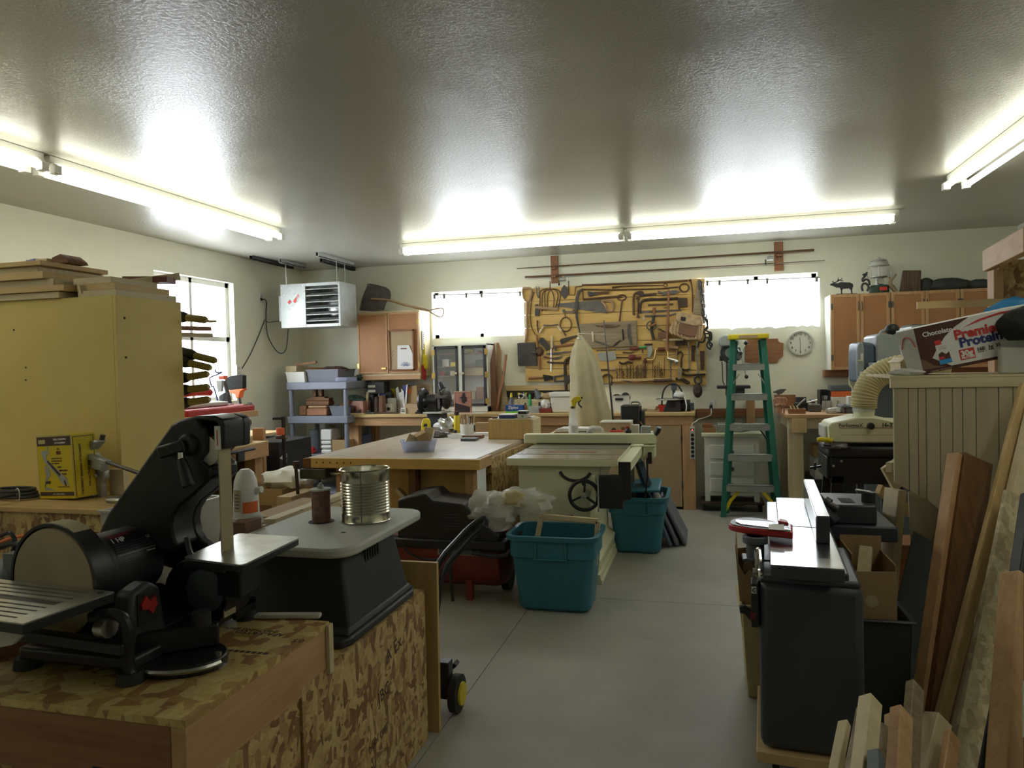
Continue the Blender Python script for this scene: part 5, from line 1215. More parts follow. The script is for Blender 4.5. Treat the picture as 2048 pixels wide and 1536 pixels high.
# chest of drawers
def chest():
 t=Thing('drawer_chest','worn white three-drawer chest standing behind the ladder','chest of drawers')
 x0,x1,y0,y1,zb=-.02,.52,7.46,7.76,.1;zt=.785
 t.part('body',B().box((x0+.01,y0,zb+.06),(x1-.01,y1,zt-.035)).box((x0+.01,y0,zb),(x0+.06,y1,zb+.06)).box((x1-.06,y0,zb),(x1-.01,y1,zb+.06)),'white_paint',.004)
 t.part('top',B().box((x0-.015,y0-.03,zt-.035),(x1+.015,y1,zt)),'cream',.006)
 for z in (.2,.36,.53):
  q=t.part('drawer',B().box((x0+.06,y0-.014,z),(x1-.06,y0+.001,z+.135)),'white_paint',.005)
  q.sub('knob',B().lathe([(0,-.03),(.02,-.026),(.022,-.014),(.01,0),(0,0)],((x0+x1)/2,y0-.014,z+.07),16,'y'),'old_steel')
 t.done()
 t=Thing('dolly','low dark dolly under the white drawer chest','dolly');t.part('deck',B().box((x0-.03,y0-.02,.075),(x1+.03,y1,.098)),'leather_dark',.003)
 for x in (x0-.0,x1):t.part('caster',B().cyl((x-.012,y0+.04,.037),(x+.012,y0+.04,.037),.037),'rubber')
 for x in (x0-.0,x1):t.part('caster',B().cyl((x-.012,y1-.06,.037),(x+.012,y1-.06,.037),.037),'rubber')
 t.done()
 one('scrap_block','reddish scrap wood heap on the chest, left end','wood',B().box((-.02,7.5,zt+.001),(.1,7.7,zt+.05)).box((-.03,7.52,zt+.051),(.07,7.7,zt+.085)),'redwood_x',.004)
 one('grey_toolbox','flat grey metal case on the chest behind the ladder rail','case',B().box((.12,7.52,zt+.001),(.36,7.74,zt+.085)),'galvanised',.008)
 t=Thing('black_sander','black hand tool with cord at the right end of the chest','hand tool');t.part('body',B().rings([((.36,7.55,zt+.035),.03),((.42,7.56,zt+.045),.036),((.5,7.58,zt+.04),.024)],10),'black_plastic');t.part('cord',B().tube([(.5,7.58,zt+.04),(.55,7.55,zt-.01),(.6,7.56,zt-.12),(.605,7.6,zt-.3)],.006,6),'black_plastic');t.done()
chest()
# ladder
def ladder():
 t=Thing('step_ladder','green fibreglass step ladder with yellow top and aluminium steps','ladder')
 zt=1.755;fy0,fy1=7.2,7.38 # front rails lean back
 A=[(.155,fy0,0),(.275,fy1,zt-.05)];C=[(.665,fy0-.02,0),(.558,fy1,zt-.05)]
 L= lambda s,z:Vector(s[0]).lerp(Vector(s[1]),z/(zt-.05))
 for s in (A,C):t.part('rail',B().beam(s[0],s[1],.052,.03,(0,1,.0)),'ladder_green',.004)
 # back rails
 D=[(.19,fy0+.075,.02),(.30,fy1+.065,zt-.06)];E_=[(.63,fy0+.06,.02),(.535,fy1+.065,zt-.06)]
 for s in (D,E_):t.part('back_rail',B().beam(s[0],s[1],.05,.026,(0,1,0)),'ladder_green',.004)
 q=t.part('top_cap',B().box((.23,fy1-.07,zt-.05),(.605,fy1+.1,zt)),'yellow',.01)
 q.sub('label',B().box((.33,fy1-.072,zt-.04),(.5,fy1-.069,zt-.012)),'gold_paper')
 for k in range(5):
  z=.3+k*.29;a,c=L(A,z),L(C,z)
  q=t.part('step',B().box((a.x+.012,a.y-.03,z-.0),(c.x-.012,a.y+.06,z+.008)).box((a.x+.012,a.y-.03,z-.055),(c.x-.012,a.y-.024,z+.008)),'galvanised',.002)
 z=1.4;a,c=L(A,z),L(C,z)
 for p,g in ((a,1),(c,-1)):t.part('brace',B().beam((p.x+.012*g,p.y,z-.13),(p.x+.075*g,p.y,z-.03),.018,.01),'galvanised')
 z=.255;a,c=L(A,z),L(C,z)
 for p,f_,g in ((a,A,1),(c,C,-1)):
  lo=L(f_,.08);t.part('foot_brace',B().beam((lo.x+.012*g,lo.y-.0,.06),(p.x+.06*g,p.y,.17),.03,.012,(0,1,0)).beam((p.x+.06*g,p.y,.165),(p.x+.13*g,p.y,.25),.03,.012,(0,1,0)),'yellow')
 t.done()
ladder()
# drill press
def drill_press():
 t=Thing('drill_press','grey column drill press half hidden behind the green ladder','drill press')
 Y=7.92;S= lambda u,v:at(1400+u*.13018,650+v*.13018,y=Y);k= lambda px:px*.00075
 c=S(465,1000);x=c.x
 t.part('base',B().box((x-.12,Y-.13,0),(x+.12,Y+.13,.05)),'grey_paint',.01)
 t.part('column',B().cyl((x,Y,.05),(x,Y,1.6),.04,n=20),'charcoal')
 t.part('belt_cover',B().prism([(p.x,p.z) for p in (S(290,300),S(295,200),S(350,165),S(560,165),S(590,250),S(590,300),S(540,330),S(330,330))],Y-.18,Y+.16),'tool_grey',.015)
 h=S(450,430);t.part('head',B().box((S(340,0).x,Y-.14,S(0,560).z),(S(610,0).x,Y+.1,S(0,350).z)),'grey_paint',.02)
 t.part('pulley_ring',B().tube([(h.x+.085*cos(a),Y-.15,h.z+.095*sin(a)) for a in [i*pi/6 for i in range(12)]],.012,7,2, True),'charcoal')
 t.part('dial',B().lathe([(0,-.02),(.05,-.02),(.055,0),(0,0)],(h.x,Y-.14,h.z),20,'y'),'bright_steel')
 for p,q in (((620,470),(690,280)),((560,370),(610,440)),((620,480),(700,790))):
  a,b_=S(*p),S(*q);a.y=b_.y=Y-.16;q_=t.part('feed_handle',B().cyl(a,b_,.007),'bright_steel');q_.sub('grip',B().ell(b_,(.02,.02,.022)),'black_plastic')
 t.part('hub',B().cyl(Vector((S(590,480).x,Y-.17,S(590,480).z)),Vector((S(590,480).x,Y-.1,S(590,480).z)),.03),'old_steel')
 t.part('motor_block',B().box((S(290,0).x,Y-.1,S(0,560).z),(S(350,0).x,Y,S(0,480).z)),'black_metal',.006)
 t.part('chuck',B().cyl((x,Y-.14,S(0,560).z-.08),(x,Y-.14,S(0,560).z),.02,.026),'steel')
 zt=S(0,945).z;t.part('table',B().box((S(240,0).x,Y-.3,zt-.018),(S(735,0).x,Y-.02,zt+.012)),'charcoal',.004)
 t.part('table_bracket',B().box((x-.05,Y-.12,zt-.1),(x+.14,Y+.05,zt-.018)),'old_steel',.01)
 t.part('cord',B().tube([S(335,560),S(345,700),S(350,850),S(375,920)],.006,6,4),'black_plastic');t.done()
 one('wall_post','short upright pine board on the wall behind the ladder','board',B().box((S(700,0).x,8.03,.75),(S(835,0).x,8.048,S(0,1130).z)),'fir_z',.002)
drill_press()
# ---------------- middle of the shop ----------------
def workbench():
 t=Thing('assembly_bench','large pine-edged workbench with scuffed top in the middle of the shop','workbench')
 x0,x1,y0,y1,z=-2.83,-1.5,4.72,6.75,.86
 t.part('worktop',B().box((x0,y0+.03,z-.03),(x1-.035,y1,z)),'bench_top',.002)
 t.part('front_edge',B().box((x0+.03,y0,z-.075),(x1,y0+.038,z-.002)),'board_pine',.003)
 t.part('side_edge',B().box((x1-.035,y0+.039,z-.075),(x1,y0+.3,z-.002)),'fir_y',.003)
 t.part('side_panel',B().box((x1-.05,y0+.3,.0),(x1-.005,y1,z-.031)),'osb',.002)
 t.part('front_panel',B().box((x0+.3,y0+.16,.1),(x1-.09,y0+.175,z-.031)),'ply_x')
 for xx in (x0+.2,x0+.77,x1-.13):t.part('leg',B().box((xx,y0+.06,0),(xx+.06,y0+.155,z-.031)),'darkboard_z' if xx>x0+.3 and xx<x1-.3 else 'fir_z',.003)
 t.part('leg',B().box((x0+.2,y1-.2,0),(x0+.28,y1-.1,z-.031)),'fir_z')
 for p,q in (((x1-.16,y0+.14,.56),(x1-.45,y0+.14,.2)),((x0+.65,y0+.14,.62),(x0+.98,y0+.14,.3))):t.part('brace',B().beam(p,q,.03,.06,(0,1,0)),'pale_x',.002)
 v=t.part('vise',B().box((x0-.05,y0-.02,z-.155),(x0+.16,y0+.2,z-.08)).box((x0-.03,y0+.02,z-.08),(x0+.028,y0+.3,z-.004)),'cast_iron',.008)
 v.sub('jaw_plate',B().box((x0-.028,y0-.008,z-.078),(x0+.03,y0+.019,z-.004)),'darkboard_x',.003)
 v.sub('screw',B().cyl((x0-.0,y0+.06,z-.12),(x0+.45,y0+.06,z-.125),.014),'steel')
 v.sub('handle',B().cyl((x0-.06,y0-.05,z-.06),(x0-.045,y0-.05,z-.36),.012).cyl((x0-.055,y0-.05,z-.02),(x0-.055,y0-.05,z-.07),.022),'brown_iron')
 kn=B()
 for k in range(6):kn.ell((x0+.08+k*.055,y0,z-.035),(.006,.004,.006),8,5)
 t.part('bolt_holes',kn,'dark_inside');t.done()
 return z+.001
ZW=workbench()
def onbench(px,py): return at(px,py,z=ZW)
# clear tub of small cartons
o=onbench(828,905);o.y+=.1
t=Thing('clear_bin','clear blue plastic bin of small cartons on the assembly bench front','bin')
t.part('tub',B().frame(Matrix.Translation((o.x,o.y,ZW))@Matrix.Rotation(radians(22),4,'Z')).tray((0,0,0),(.115,.075),(.135,.09),.085,.004,.006),'blue_clear');t.done()
M0=Matrix.Translation((o.x,o.y,ZW))@Matrix.Rotation(radians(22),4,'Z')
def carton(l,loc,rot,size,m='card'):
 a=M0@Matrix.Translation(loc)@Euler(rot).to_matrix().to_4x4();t=Thing('small_carton',l,'carton','brown cartons in the clear bin')
 s=size;t.part('box',B().frame(a).box((-s[0],-s[1],-s[2]),s),m,.002);t.part('label',B().frame(a).box((s[0],-s[1]*.7,-s[2]*.5),(s[0]+.001,s[1]*.7,s[2]*.7)),'white_paint'); return t.done()
carton('brown carton lying tilted at the left of the clear bin',(-.045,.01,.085),(0,.5,.1),(.05,.04,.035),'card_pale')
carton('brown carton leaning back in the middle of the clear bin',(.03,-.015,.09),(.2,-.45,.15),(.042,.042,.055))
carton('upright carton with pale printed end at the right of the clear bin',(.075,.03,.115),(-.1,.25,-.2),(.035,.04,.062),'card_pale')
one('red_parts','reddish parts seen through the side of the clear bin','parts',B().frame(M0).box((-.09,-.05,.007),(.08,.05,.04)),'gold_paper',.01)
Yb=6.45
def bx(name,label,cat,px,m,dep=.1,bvl=.003,rot=0):
 o=onbench((px[0]+px[2])/2,px[3]);a,c=pbox(*px,o.y,dep);a=(a[0],o.y,ZW);c=(c[0],o.y+dep,ZW+at((px[0]+px[2])/2,px[1],y=o.y).z-at((px[0]+px[2])/2,px[3],y=o.y).z)
 return one(name,label,cat,B().box(a,c),m,bvl)
t=Thing('tape_holder','yellow tool standing behind the cartons on the assembly bench','tool');o=onbench(850,868);x=o.x;y=o.y
t.part('body',B().prism([(x-.045,ZW),(x+.045,ZW),(x+.045,ZW+.12),(x+.03,ZW+.15),(x-.02,ZW+.15),(x-.04,ZW+.09)],y,y+.05),'yellow',.01);t.part('opening',B().prism([(x-.015,ZW+.07),(x+.025,ZW+.07),(x+.025,ZW+.1),(x-.005,ZW+.1)],y-.002,y),'dark_inside');t.done()
t=Thing('spray_can','yellow aerosol can with dark cap beside the brush pot','can');o=onbench(914,865);h=.17
t.part('can',B().lathe([(0,0),(.028,0),(.03,.006),(.03,h-.012),(.022,h),(0,h)],(o.x,o.y,ZW),18),'yellow');t.part('cap',B().lathe([(0,h),(.024,h),(.024,h+.035),(.02,h+.04),(0,h+.04)],(o.x,o.y,ZW),16),'leather_dark');t.done()
o=onbench(935,869);t=Thing('brush_pot','white tub crammed with brushes and pencils on the assembly bench','pot');t.part('tub',B().lathe([(0,0),(.066,0),(.07,.1),(.066,.1),(.062,.008),(0,.006)],(o.x,o.y,ZW),22),'white_plastic');t.part('clip',B().box((o.x+.068,o.y-.01,ZW+.03),(o.x+.075,o.y+.01,ZW+.09)),'black_plastic');t.done()
rg=random.Random(8)
for k in range(16):
 a=2*pi*k/16+.3;r=.045 if k%2 else .02;lean=rg.uniform(.01,.05);h=rg.uniform(.13,.185)
 one('brush','thin brush or pencil standing in the white tub','brush',B().cyl((o.x+r*cos(a),o.y+r*sin(a),ZW+.012),(o.x+(r+lean)*cos(a),o.y+(r*.8)*sin(a),ZW+h),.0042,n=7).ell((o.x+(r+lean)*cos(a),o.y+r*.8*sin(a),ZW+h),(.006,.006,.012),7,5),['pale_z','redwood_z','white_plastic','picture_dark','pine_z'][k%5],group='brushes in the white tub')
one('foil_bag','crumpled silver foil bag behind the brown cartons','bag',B().crumple((onbench(893,864).x,onbench(893,864).y+.02,ZW+.055),(.11,.08,.075),41,.4),'bright_steel')
one('dark_cloth','crumpled dark patterned cloth in front of the foil bag','cloth',B().crumple((onbench(873,874).x,onbench(873,874).y,ZW+.022),(.11,.06,.03),42,.4),'old_steel')
one('clear_wrap','crumpled clear wrapper at the foot of the yellow can','wrapper',B().crumple((onbench(912,876).x,onbench(912,876).y,ZW+.018),(.07,.05,.024),43,.4),'clear_plastic')
one('dark_lump','small dark cap lying among the wrappers','cap',B().ell((onbench(914,868).x,onbench(914,868).y-.05,ZW+.03),(.022,.02,.016)),'black_plastic')
bx('sandpaper_block','flat grey sanding block in front of the white tub','block',(921,877,951,882),'grey_paint',.1)
bx('oilstone','flat brownish sharpening stone just behind the grey block','stone',(924,871,962,877),'leather',.1)
bx('card_box','plain brown card box between the white tub and the plywood box','box',(948,846,976,866),'card',.12)
bx('white_sheet','thin white card lying before the brown card box','card',(947,866,976,872),'paper',.1)
# plywood box with papers on top
t=Thing('plywood_box','plain plywood box standing at the back right of the assembly bench','box')
a=onbench(977,878);y0=a.y;xr=at(1062,860,y=y0).x;zt=ZW+at(1010,840,y=y0).z-at(1010,878,y=y0).z
t.part('front',B().box((a.x,y0,ZW),(xr,y0+.018,zt)),'ply_z',.002);t.part('side',B().box((xr+.001,y0,ZW),(xr+.02,y0+.3,zt+.004)),'pale_y',.002);t.part('back',B().box((a.x,y0+.282,ZW),(xr,y0+.3,zt)),'ply_z');t.part('side',B().box((a.x,y0+.019,ZW),(a.x+.018,y0+.281,zt)),'pale_y');t.part('lid',B().box((a.x,y0+.0,zt+.001),(xr,y0+.3,zt+.01)),'pale_x');t.done()
zt+=.011;sp= lambda px:at(px,838,y=y0+.05).x
t=Thing('blue_binder','dark blue notebook with white page edge on the plywood box','notebook');t.part('cover',B().box((sp(999),y0+.03,zt),(sp(1030),y0+.2,zt+.03)),'navy',.003);t.part('pages',B().box((sp(999),y0+.028,zt+.03),(sp(1030),y0+.2,zt+.036)),'paper');t.done()
t=Thing('white_gauge','pale box gauge with black cap on the plywood box','gauge');t.part('case',B().box((sp(1036),y0+.03,zt),(sp(1056),y0+.14,zt+.038)),'pale_grey',.003);t.part('cap',B().prism([(sp(1037),zt+.038),(sp(1055),zt+.038),(sp(1053),zt+.062),(sp(1037),zt+.062)],y0+.03,y0+.12),'black_plastic',.003);t.part('top_sheet',B().box((sp(1036),y0+.028,zt+.062),(sp(1054),y0+.13,zt+.066)),'paper');t.part('mark',B().box((sp(1044),y0+.028,zt+.012),(sp(1048),y0+.03,zt+.026)),'green');t.done()
one('white_slip','small white paper at the right end of the plywood box top','paper',B().box((sp(1058),y0+.05,zt),(sp(1064),y0+.2,zt+.012)),'paper')
one('small_bits','little dark bits at the left end of the plywood box top','bits',B().box((sp(984),y0+.04,zt),(sp(994),y0+.08,zt+.014)),'leather_dark',.003)

# table saw
def table_saw():
 t=Thing('table_saw','cream cabinet table saw with black handwheel and long cream fence','table saw')
 z=.86;x0,x1,y0,y1=-1.33,-.56,4.79,5.95
 t.part('table',B().box((x0,y0,z-.05),(x1,y1,z)),'cream',.004)
 t.part('table_face',B().box((x0+.003,y0+.004,z),(x1-.003,y1-.004,z+.002)),'bright_steel',0,'polished steel top')
 sl=B()
 for y in (5.02,5.38):sl.box((x0+.002,y,z+.002),(x1-.002,y+.018,z+.0026))
 t.part('mitre_slot',sl,'dark_inside');t.part('throat_plate',B().box((x0+.2,5.14,z+.002),(x1-.2,5.2,z+.0028)),'tank_red')
 t.part('wing',B().box((x0-.2,y0+.35,z-.045),(x0-.002,y1,z-.0)),'cream',.003) if False else None
 cab=B().prism([(-1.26,.07),(-.72,.07),(-.7,.16),(-.76,.2),(-.76,.6),(-.68,z-.05),(-1.26,z-.05)],y0+.06,y1-.2)
 t.part('cabinet',cab,'cream',.006)
 t.part('plinth',B().box((-1.27,y0+.06,.0),(-.69,y1-.15,.03)).box((-1.27,y0+.05,.03),(-.7,y1-.15,.07)),'cream',.004)
 c=(-.79,y0+.01,.62);w=t.part('handwheel',B().tube([(c[0]+.098*cos(a),c[1]-.03,c[2]+.098*sin(a)) for a in [i*pi/8 for i in range(16)]],.013,9,2, True),'black_plastic')
 sp_=B()
 for k in range(3):
  a=radians(85+120*k);sp_.beam((c[0],c[1]-.026,c[2]),(c[0]+.095*cos(a),c[1]-.028,c[2]+.095*sin(a)),.012,.026,(0,1,0))
 w.sub('spokes',sp_,'black_plastic',.003);w.sub('hub',B().lathe([(0,-.05),(.02,-.048),(.024,-.03),(.028,.05),(0,.05)],c,18,'y'),'steel');w.sub('crank',B().cyl((c[0]+.005,c[1]-.075,c[2]+.085),(c[0]+.005,c[1]-.03,c[2]+.085),.012),'black_plastic')
 t.part('arc_slot',B().tube([(c[0]-.07+.11*cos(a),y0+.058,.79-.085*sin(a)) for a in [radians(d) for d in range(20,165,18)]],.011,7,2),'charcoal')
 t.part('front_rail',B().box((x1+.012,y0-.04,z-.075),(x1+.085,7.0,z-.01)),'cream',.004)
 t.part('rail_end',B().box((x1+.005,y0-.045,z-.26),(x1+.085,y0-.02,z-.01)),'black_plastic',.003,'black end plate')
 t.part('rail_bracket',B().box((x1-.01,y0+.05,z-.05),(x1+.012,y1,z-.02)),'cream')
 f=t.part('fence',B().box((-1.43,5.7,z+.004),(-.37,5.78,z+.082)),'cream',.01,'long cream rip fence')
 f.sub('clamp_head',B().box((x1-.01,5.64,z-.012),(x1+.19,5.69,z+.0)).box((x1+.09,5.66,z-.1),(x1+.18,5.82,z-.0)),'cream',.005);f.sub('lever',B().rings([((-.43,5.74,z-.02),.012),((-.38,5.72,z+.07),.014),((-.36,5.71,z+.1),.022),((-.345,5.7,z+.135),.02)],10),'black_plastic');f.sub('lock_knob',B().box((x1+.13,5.62,z-.14),(x1+.16,5.64,z-.05)),'black_plastic',.004)
 s=t.part('switch_box',B().box((-.69,y0-.05,.54),(-.53,y0+.05,.755)),'black_plastic',.008)
 s.sub('button',B().cyl((-.535,y0-.0,.6),(-.518,y0-.0,.6),.018),'maroon');s.sub('bracket',B().tube([(-.69,y0-.05,.52),(-.69,y0-.05,.765),(-.6,y0-.05,.77)],.006,6,0),'galvanised')
 t.part('guard_arm',B().beam((-.73,y0-.0,.75),(-.69,y0-.0,.58),.02,.03,(0,1,0)),'cream_light')
 t.part('power_cord',B().tube([(-.44,5.68,z-.1),(-.44,5.66,z-.25),(-.46,5.66,z-.42)],.007,7),'black_plastic')
 t.part('tilt_scale',B().box((-.758,y0+.3,.5),(-.755,y0+.5,.58)),'grey_paint');t.part('label_plate',B().box((-.98,y0+.057,.43),(-.88,y0+.06,.47)),'grey_paint')
 t.done()
 t=Thing('outfeed_table','pale outfeed table behind the saw fence, heaped with small things','table');t.part('top',B().box((-1.42,5.97,.83),(-.56,6.95,.858)),'pale_x',.003)
 for x,y in ((-1.4,6.85),(-.62,6.85),(-1.4,6.0),(-.62,6.0)):t.part('leg',B().box((x,y,0),(x+.05,y+.05,.83)),'pale_z')
 t.done()
table_saw()
ZO=.859
def bo(name,label,cat,px,Y,m,dep=.08,bvl=.003):
 a,c=pbox(*px,Y,dep); return one(name,label,cat,B().box((a[0],Y,ZO),(c[0],Y+dep,c[2])),m,bvl)
# spray bottle
Y=6.02;o=at(1147,868,y=Y);S= lambda px,py:at(px,py,y=Y);zb=ZO
t=Thing('spray_bottle','cloudy spray bottle with yellow and black trigger head behind the fence','bottle')
h=S(1147,826).z-zb;hn=S(1147,817).z-zb;r=(S(1156.5,850).x-S(1137.5,850).x)/2
t.part('bottle',B().lathe([(0,0),(r*.96,0),(r,.01),(r,(h)*.62),(r*.9,h*.72),(r*.45,h*.98),(r*.4,hn),(0,hn)],(o.x,Y,zb),22),'clear_plastic');t.part('liquid',B().lathe([(0,.004),(r*.93,.004),(r*.95,h*.5),(0,h*.5)],(o.x,Y,zb),20),'periwinkle')
t.part('label',B().lathe([(r*1.012,h*.1),(r*1.012,h*.55)],(o.x,Y,zb),22),'white_plastic',0,'pale label')
t.part('collar',B().cyl((o.x,Y,zb+hn),(o.x,Y,zb+hn+.018),r*.5),'black_plastic')
t.part('head',B().prism([(p.x,p.z) for p in (S(1144,817),S(1151,817),S(1152,806),S(1160,802),S(1163,794),S(1156,792),S(1147,795),S(1141,803),S(1144,805))],Y-.014,Y+.014),'yellow',.005)
t.part('trigger',B().tube([S(1156,795),S(1161,800),S(1157,806),S(1160,812),S(1164,815)],.007,7,3),'black_plastic');t.part('nozzle',B().cyl(S(1160,795),S(1165,796),.009),'black_plastic');t.done()
one('papers','stack of pale papers lying behind the fence at left','papers',B().prism(onY([(1108,861),(1120,857),(1178,857),(1178,862),(1112,864)],6.2),6.2,6.4),'paper')
one('paper_stack','brown card and cloth under the pale papers','card',B().box((at(1108,868,y=6.18).x,6.18,ZO),(at(1175,868,y=6.18).x,6.42,at(1140,864.5,y=6.19).z)),'card')
Y=6.1;o=at(1186,862,y=Y)
t=Thing('respirator','white cloth respirator cap with yellow tip lying behind the spray bottle','respirator');t.part('cap',B().crumple((o.x+.02,Y,ZO+.05),(.075,.06,.065),51,.15),'pale_grey');t.part('tip',B().cyl((o.x-.075,Y-.02,ZO+.03),(o.x-.03,Y-.02,ZO+.045),.012,.02),'yellow');t.done()
bo('small_tin','flat silver tin right of the spray bottle foot','tin',(1158,865,1176,871),5.98,'steel',.04)
bo('wood_strip','thin pale wood strip lying on the fence side near the red block','strip',(1186,865,1248,870),5.98,'pale_x',.03)
t=Thing('parts_carton','pale grey carton with printed tools behind the fence','carton');a,c=pbox(1200,846,1262,870,6.3,.2);t.part('box',B().box((a[0],6.3,ZO),(c[0],6.5,c[2])),'card_pale',.004)
for u,m in ((.12,'foliage'),(.2,'leather'),(.24,'red')):t.part('print',B().ell((a[0]+u,6.299,ZO+.055+u*.1),(.018,.002,.014)),m)
t.part('lid',B().box((a[0],6.29,c[2]),(c[0],6.51,c[2]+.012)),'white_paint');t.done()
bo('red_block','flat red plastic block in front of the pale carton','block',(1220,861,1246,868),6.15,'print_red',.05)
o=at(1257,868,y=6.12);one('push_block','black bulb-shaped push handle right of the red block','handle',B().lathe([(0,0),(.014,0),(.012,.03),(.025,.06),(.026,.075),(.016,.09),(0,.092)],(o.x,6.12,ZO),16),'black_plastic')
bo('white_carton','white carton right of the black push handle','carton',(1262,850,1277,870),6.35,'white_paint',.1)
bo('grey_tin','grey tin with dark side at the right end behind the fence','tin',(1281,853,1300,870),6.2,'galvanised',.1,.008)
t=Thing('battery_charger','square black motor box standing right of the canvas bag','box');a,c=pbox(1241,811,1280,843,6.6,.16);zz=a[2]
t.part('case',B().box((a[0],6.6,ZO),(c[0],6.8,c[2])),'black_plastic',.01);t.part('side_unit',B().box((c[0],6.61,ZO),(at(1287,820,y=6.6).x,6.78,at(1285,821,y=6.6).z)),'black_plastic',.01);t.part('handle',B().tube([(c[0]-.09,6.7,c[2]),(c[0]-.08,6.7,c[2]+.025),(c[0]-.02,6.7,c[2]+.025),(c[0]-.0,6.7,c[2]-.01)],.01,7,3),'galvanised');t.part('cord',B().tube([(c[0]+.0,6.6,zz),(c[0]+.02,6.59,zz-.03),(c[0]+.05,6.59,zz-.05)],.005,6),'redwood_x');t.done()
# canvas dust bag
def dust_bag():
 t=Thing('dust_bag','tall tan canvas dust-collector bag gathered to a point at the top','bag')
 Y=7.0;S= lambda px,py:at(px,py,y=Y)
 prof=[(1160,672,4,3),(1161,680,9,6),(1164,700,19,15),(1168,725,27,22),(1173,760,30,28),(1177,800,35,32),(1180,830,40,34),(1181,846,41,34),(1180,852,36,30),(1180,856,20,18)]
 n=40;vs=[]
 for px,py,rx,ry in prof:
  c=S(px,py);k=(S(px+1,py).x-S(px,py).x)
  for j in range(n):
   a=2*pi*j/n;f=1+.10*sin(6*a+1)*(1-abs(py-740)/220)-.22*max(0,cos(a+1.9))**16*max(0,1-(py-672)/150)
   vs.append((c.x+rx*k*f*cos(a),Y+ry*k*f*sin(a),c.z+.006*sin(3*a)))
 m=len(prof);fs=[(i*n+j,i*n+(j+1)%n,(i+1)*n+(j+1)%n,(i+1)*n+j) for i in range(m-1) for j in range(n)]+[tuple(range(n)),tuple((m-1)*n+j for j in range(n-1,-1,-1))]
 t.part('bag',B().add(vs,[f[::-1] for f in fs]),'canvas')
 t.part('tie',B().cyl(S(1160,678),S(1160,675),.03,n=12),'white_plastic')
 p=S(1145,800);t.part('patch',B().prism([(q.x,q.z) for q in (S(1142,783),S(1146,778),S(1147,805),S(1143,808))],Y-.13,Y-.125),'navy') if False else None
 t.part('hang_cord',B().tube([S(1160,673),S(1156,667),S(1190,668),Vector((S(1208,640).x,Y+.05,S(1208,668).z))],.003,5,3),'white_plastic')
 q0,q1=S(1206,640),at(1226,838,y=Y);q0.y=q1.y=Y+.06;q1.z=.859
 t.part('stand_rod',B().rings([(q0,.006),(q1,.011)],8),'old_steel');t.done()
dust_bag()
# blue totes
def tote(name,label,c,a0,a1,h,rz=0.):
 t=Thing(name,label,'tote');M=Matrix.Translation(c)@Matrix.Rotation(rz,4,'Z')
 def rr(a,r,n=5):
  out=[]
  for sx,sy,a_ in ((1,1,0),(-1,1,90),(-1,-1,180),(1,-1,270)):
   for i in range(n+1):
    q=radians(a_+90*i/n);out.append((sx*(a[0]-r)+r*cos(q),sy*(a[1]-r)+r*sin(q)))
  return out
 lv=[((a0[0]-.02,a0[1]-.02),0,.05),(a0,.02,.06),((a0[0]*.3+a1[0]*.7,a0[1]*.3+a1[1]*.7),h*.7,.06),((a1[0]*.99,a1[1]*.99),h*.72,.06),(a1,h-.03,.07),((a1[0]+.018,a1[1]+.018),h-.028,.08),((a1[0]+.022,a1[1]+.022),h,.08),((a1[0]-.004,a1[1]-.004),h,.07),((a1[0]-.006,a1[1]-.006),h-.04,.07),((a0[0]-.006,a0[1]-.006),.026,.05)]
 vs=[];k=0
 for a,z,r in lv:
  q=rr(a,r);k=len(q);vs+=[(x,y,z) for x,y in q]
 m=len(lv);fs=[(i*k+j,i*k+(j+1)%k,(i+1)*k+(j+1)%k,(i+1)*k+j) for i in range(m-1) for j in range(k)]+[tuple(range(k-1,-1,-1)),tuple((m-1)*k+j for j in range(k))]
 t.part('tub',B().frame(M).add(vs,fs),'blue_tote');t.part('handle_lip',B().frame(M).box((-.1,-a1[1]-.012,h*.72-.01),(.1,-a1[1]*.985,h*.72)).box((-.1,-a1[1]-.01,h*.72),(-.085,-a1[1]*.98,h-.03)).box((.085,-a1[1]-.01,h*.72),(.1,-a1[1]*.98,h-.03)),'blue_tote',.004)
 return t.done()
tote('storage_tote','open blue tote with a pale wooden frame standing in it, before the saw',(-.905,4.4,0),(.22,.15),(.265,.2),.47)
tote('storage_tote','blue tote heaped with odds and ends under the saw rail',(-.53,5.92,0),(.175,.22),(.225,.27),.45)
fr_=[]
P= lambda px,py:at(px,py,y=4.42)
t=Thing('bare_stretcher','pale bare wooden frame standing tilted in the front blue tote','frame')
a,c,d,e=P(1083,1032),P(1196,1042),P(1190,1130),P(1066,1120)
for nm,p,q in (('top_rail',a,c),('side_rail',a,e),('side_rail',c,d)):t.part(nm,B().beam(p,q,.03,.03,(0,1,0)),'pale_x',.002)
t.part('cross_bar',B().beam(a.lerp(e,.05)+Vector((0,.0,0)),a.lerp(e,.05)+(c-a)*.98,.012,.02,(0,1,0)),'pale_x');t.done()
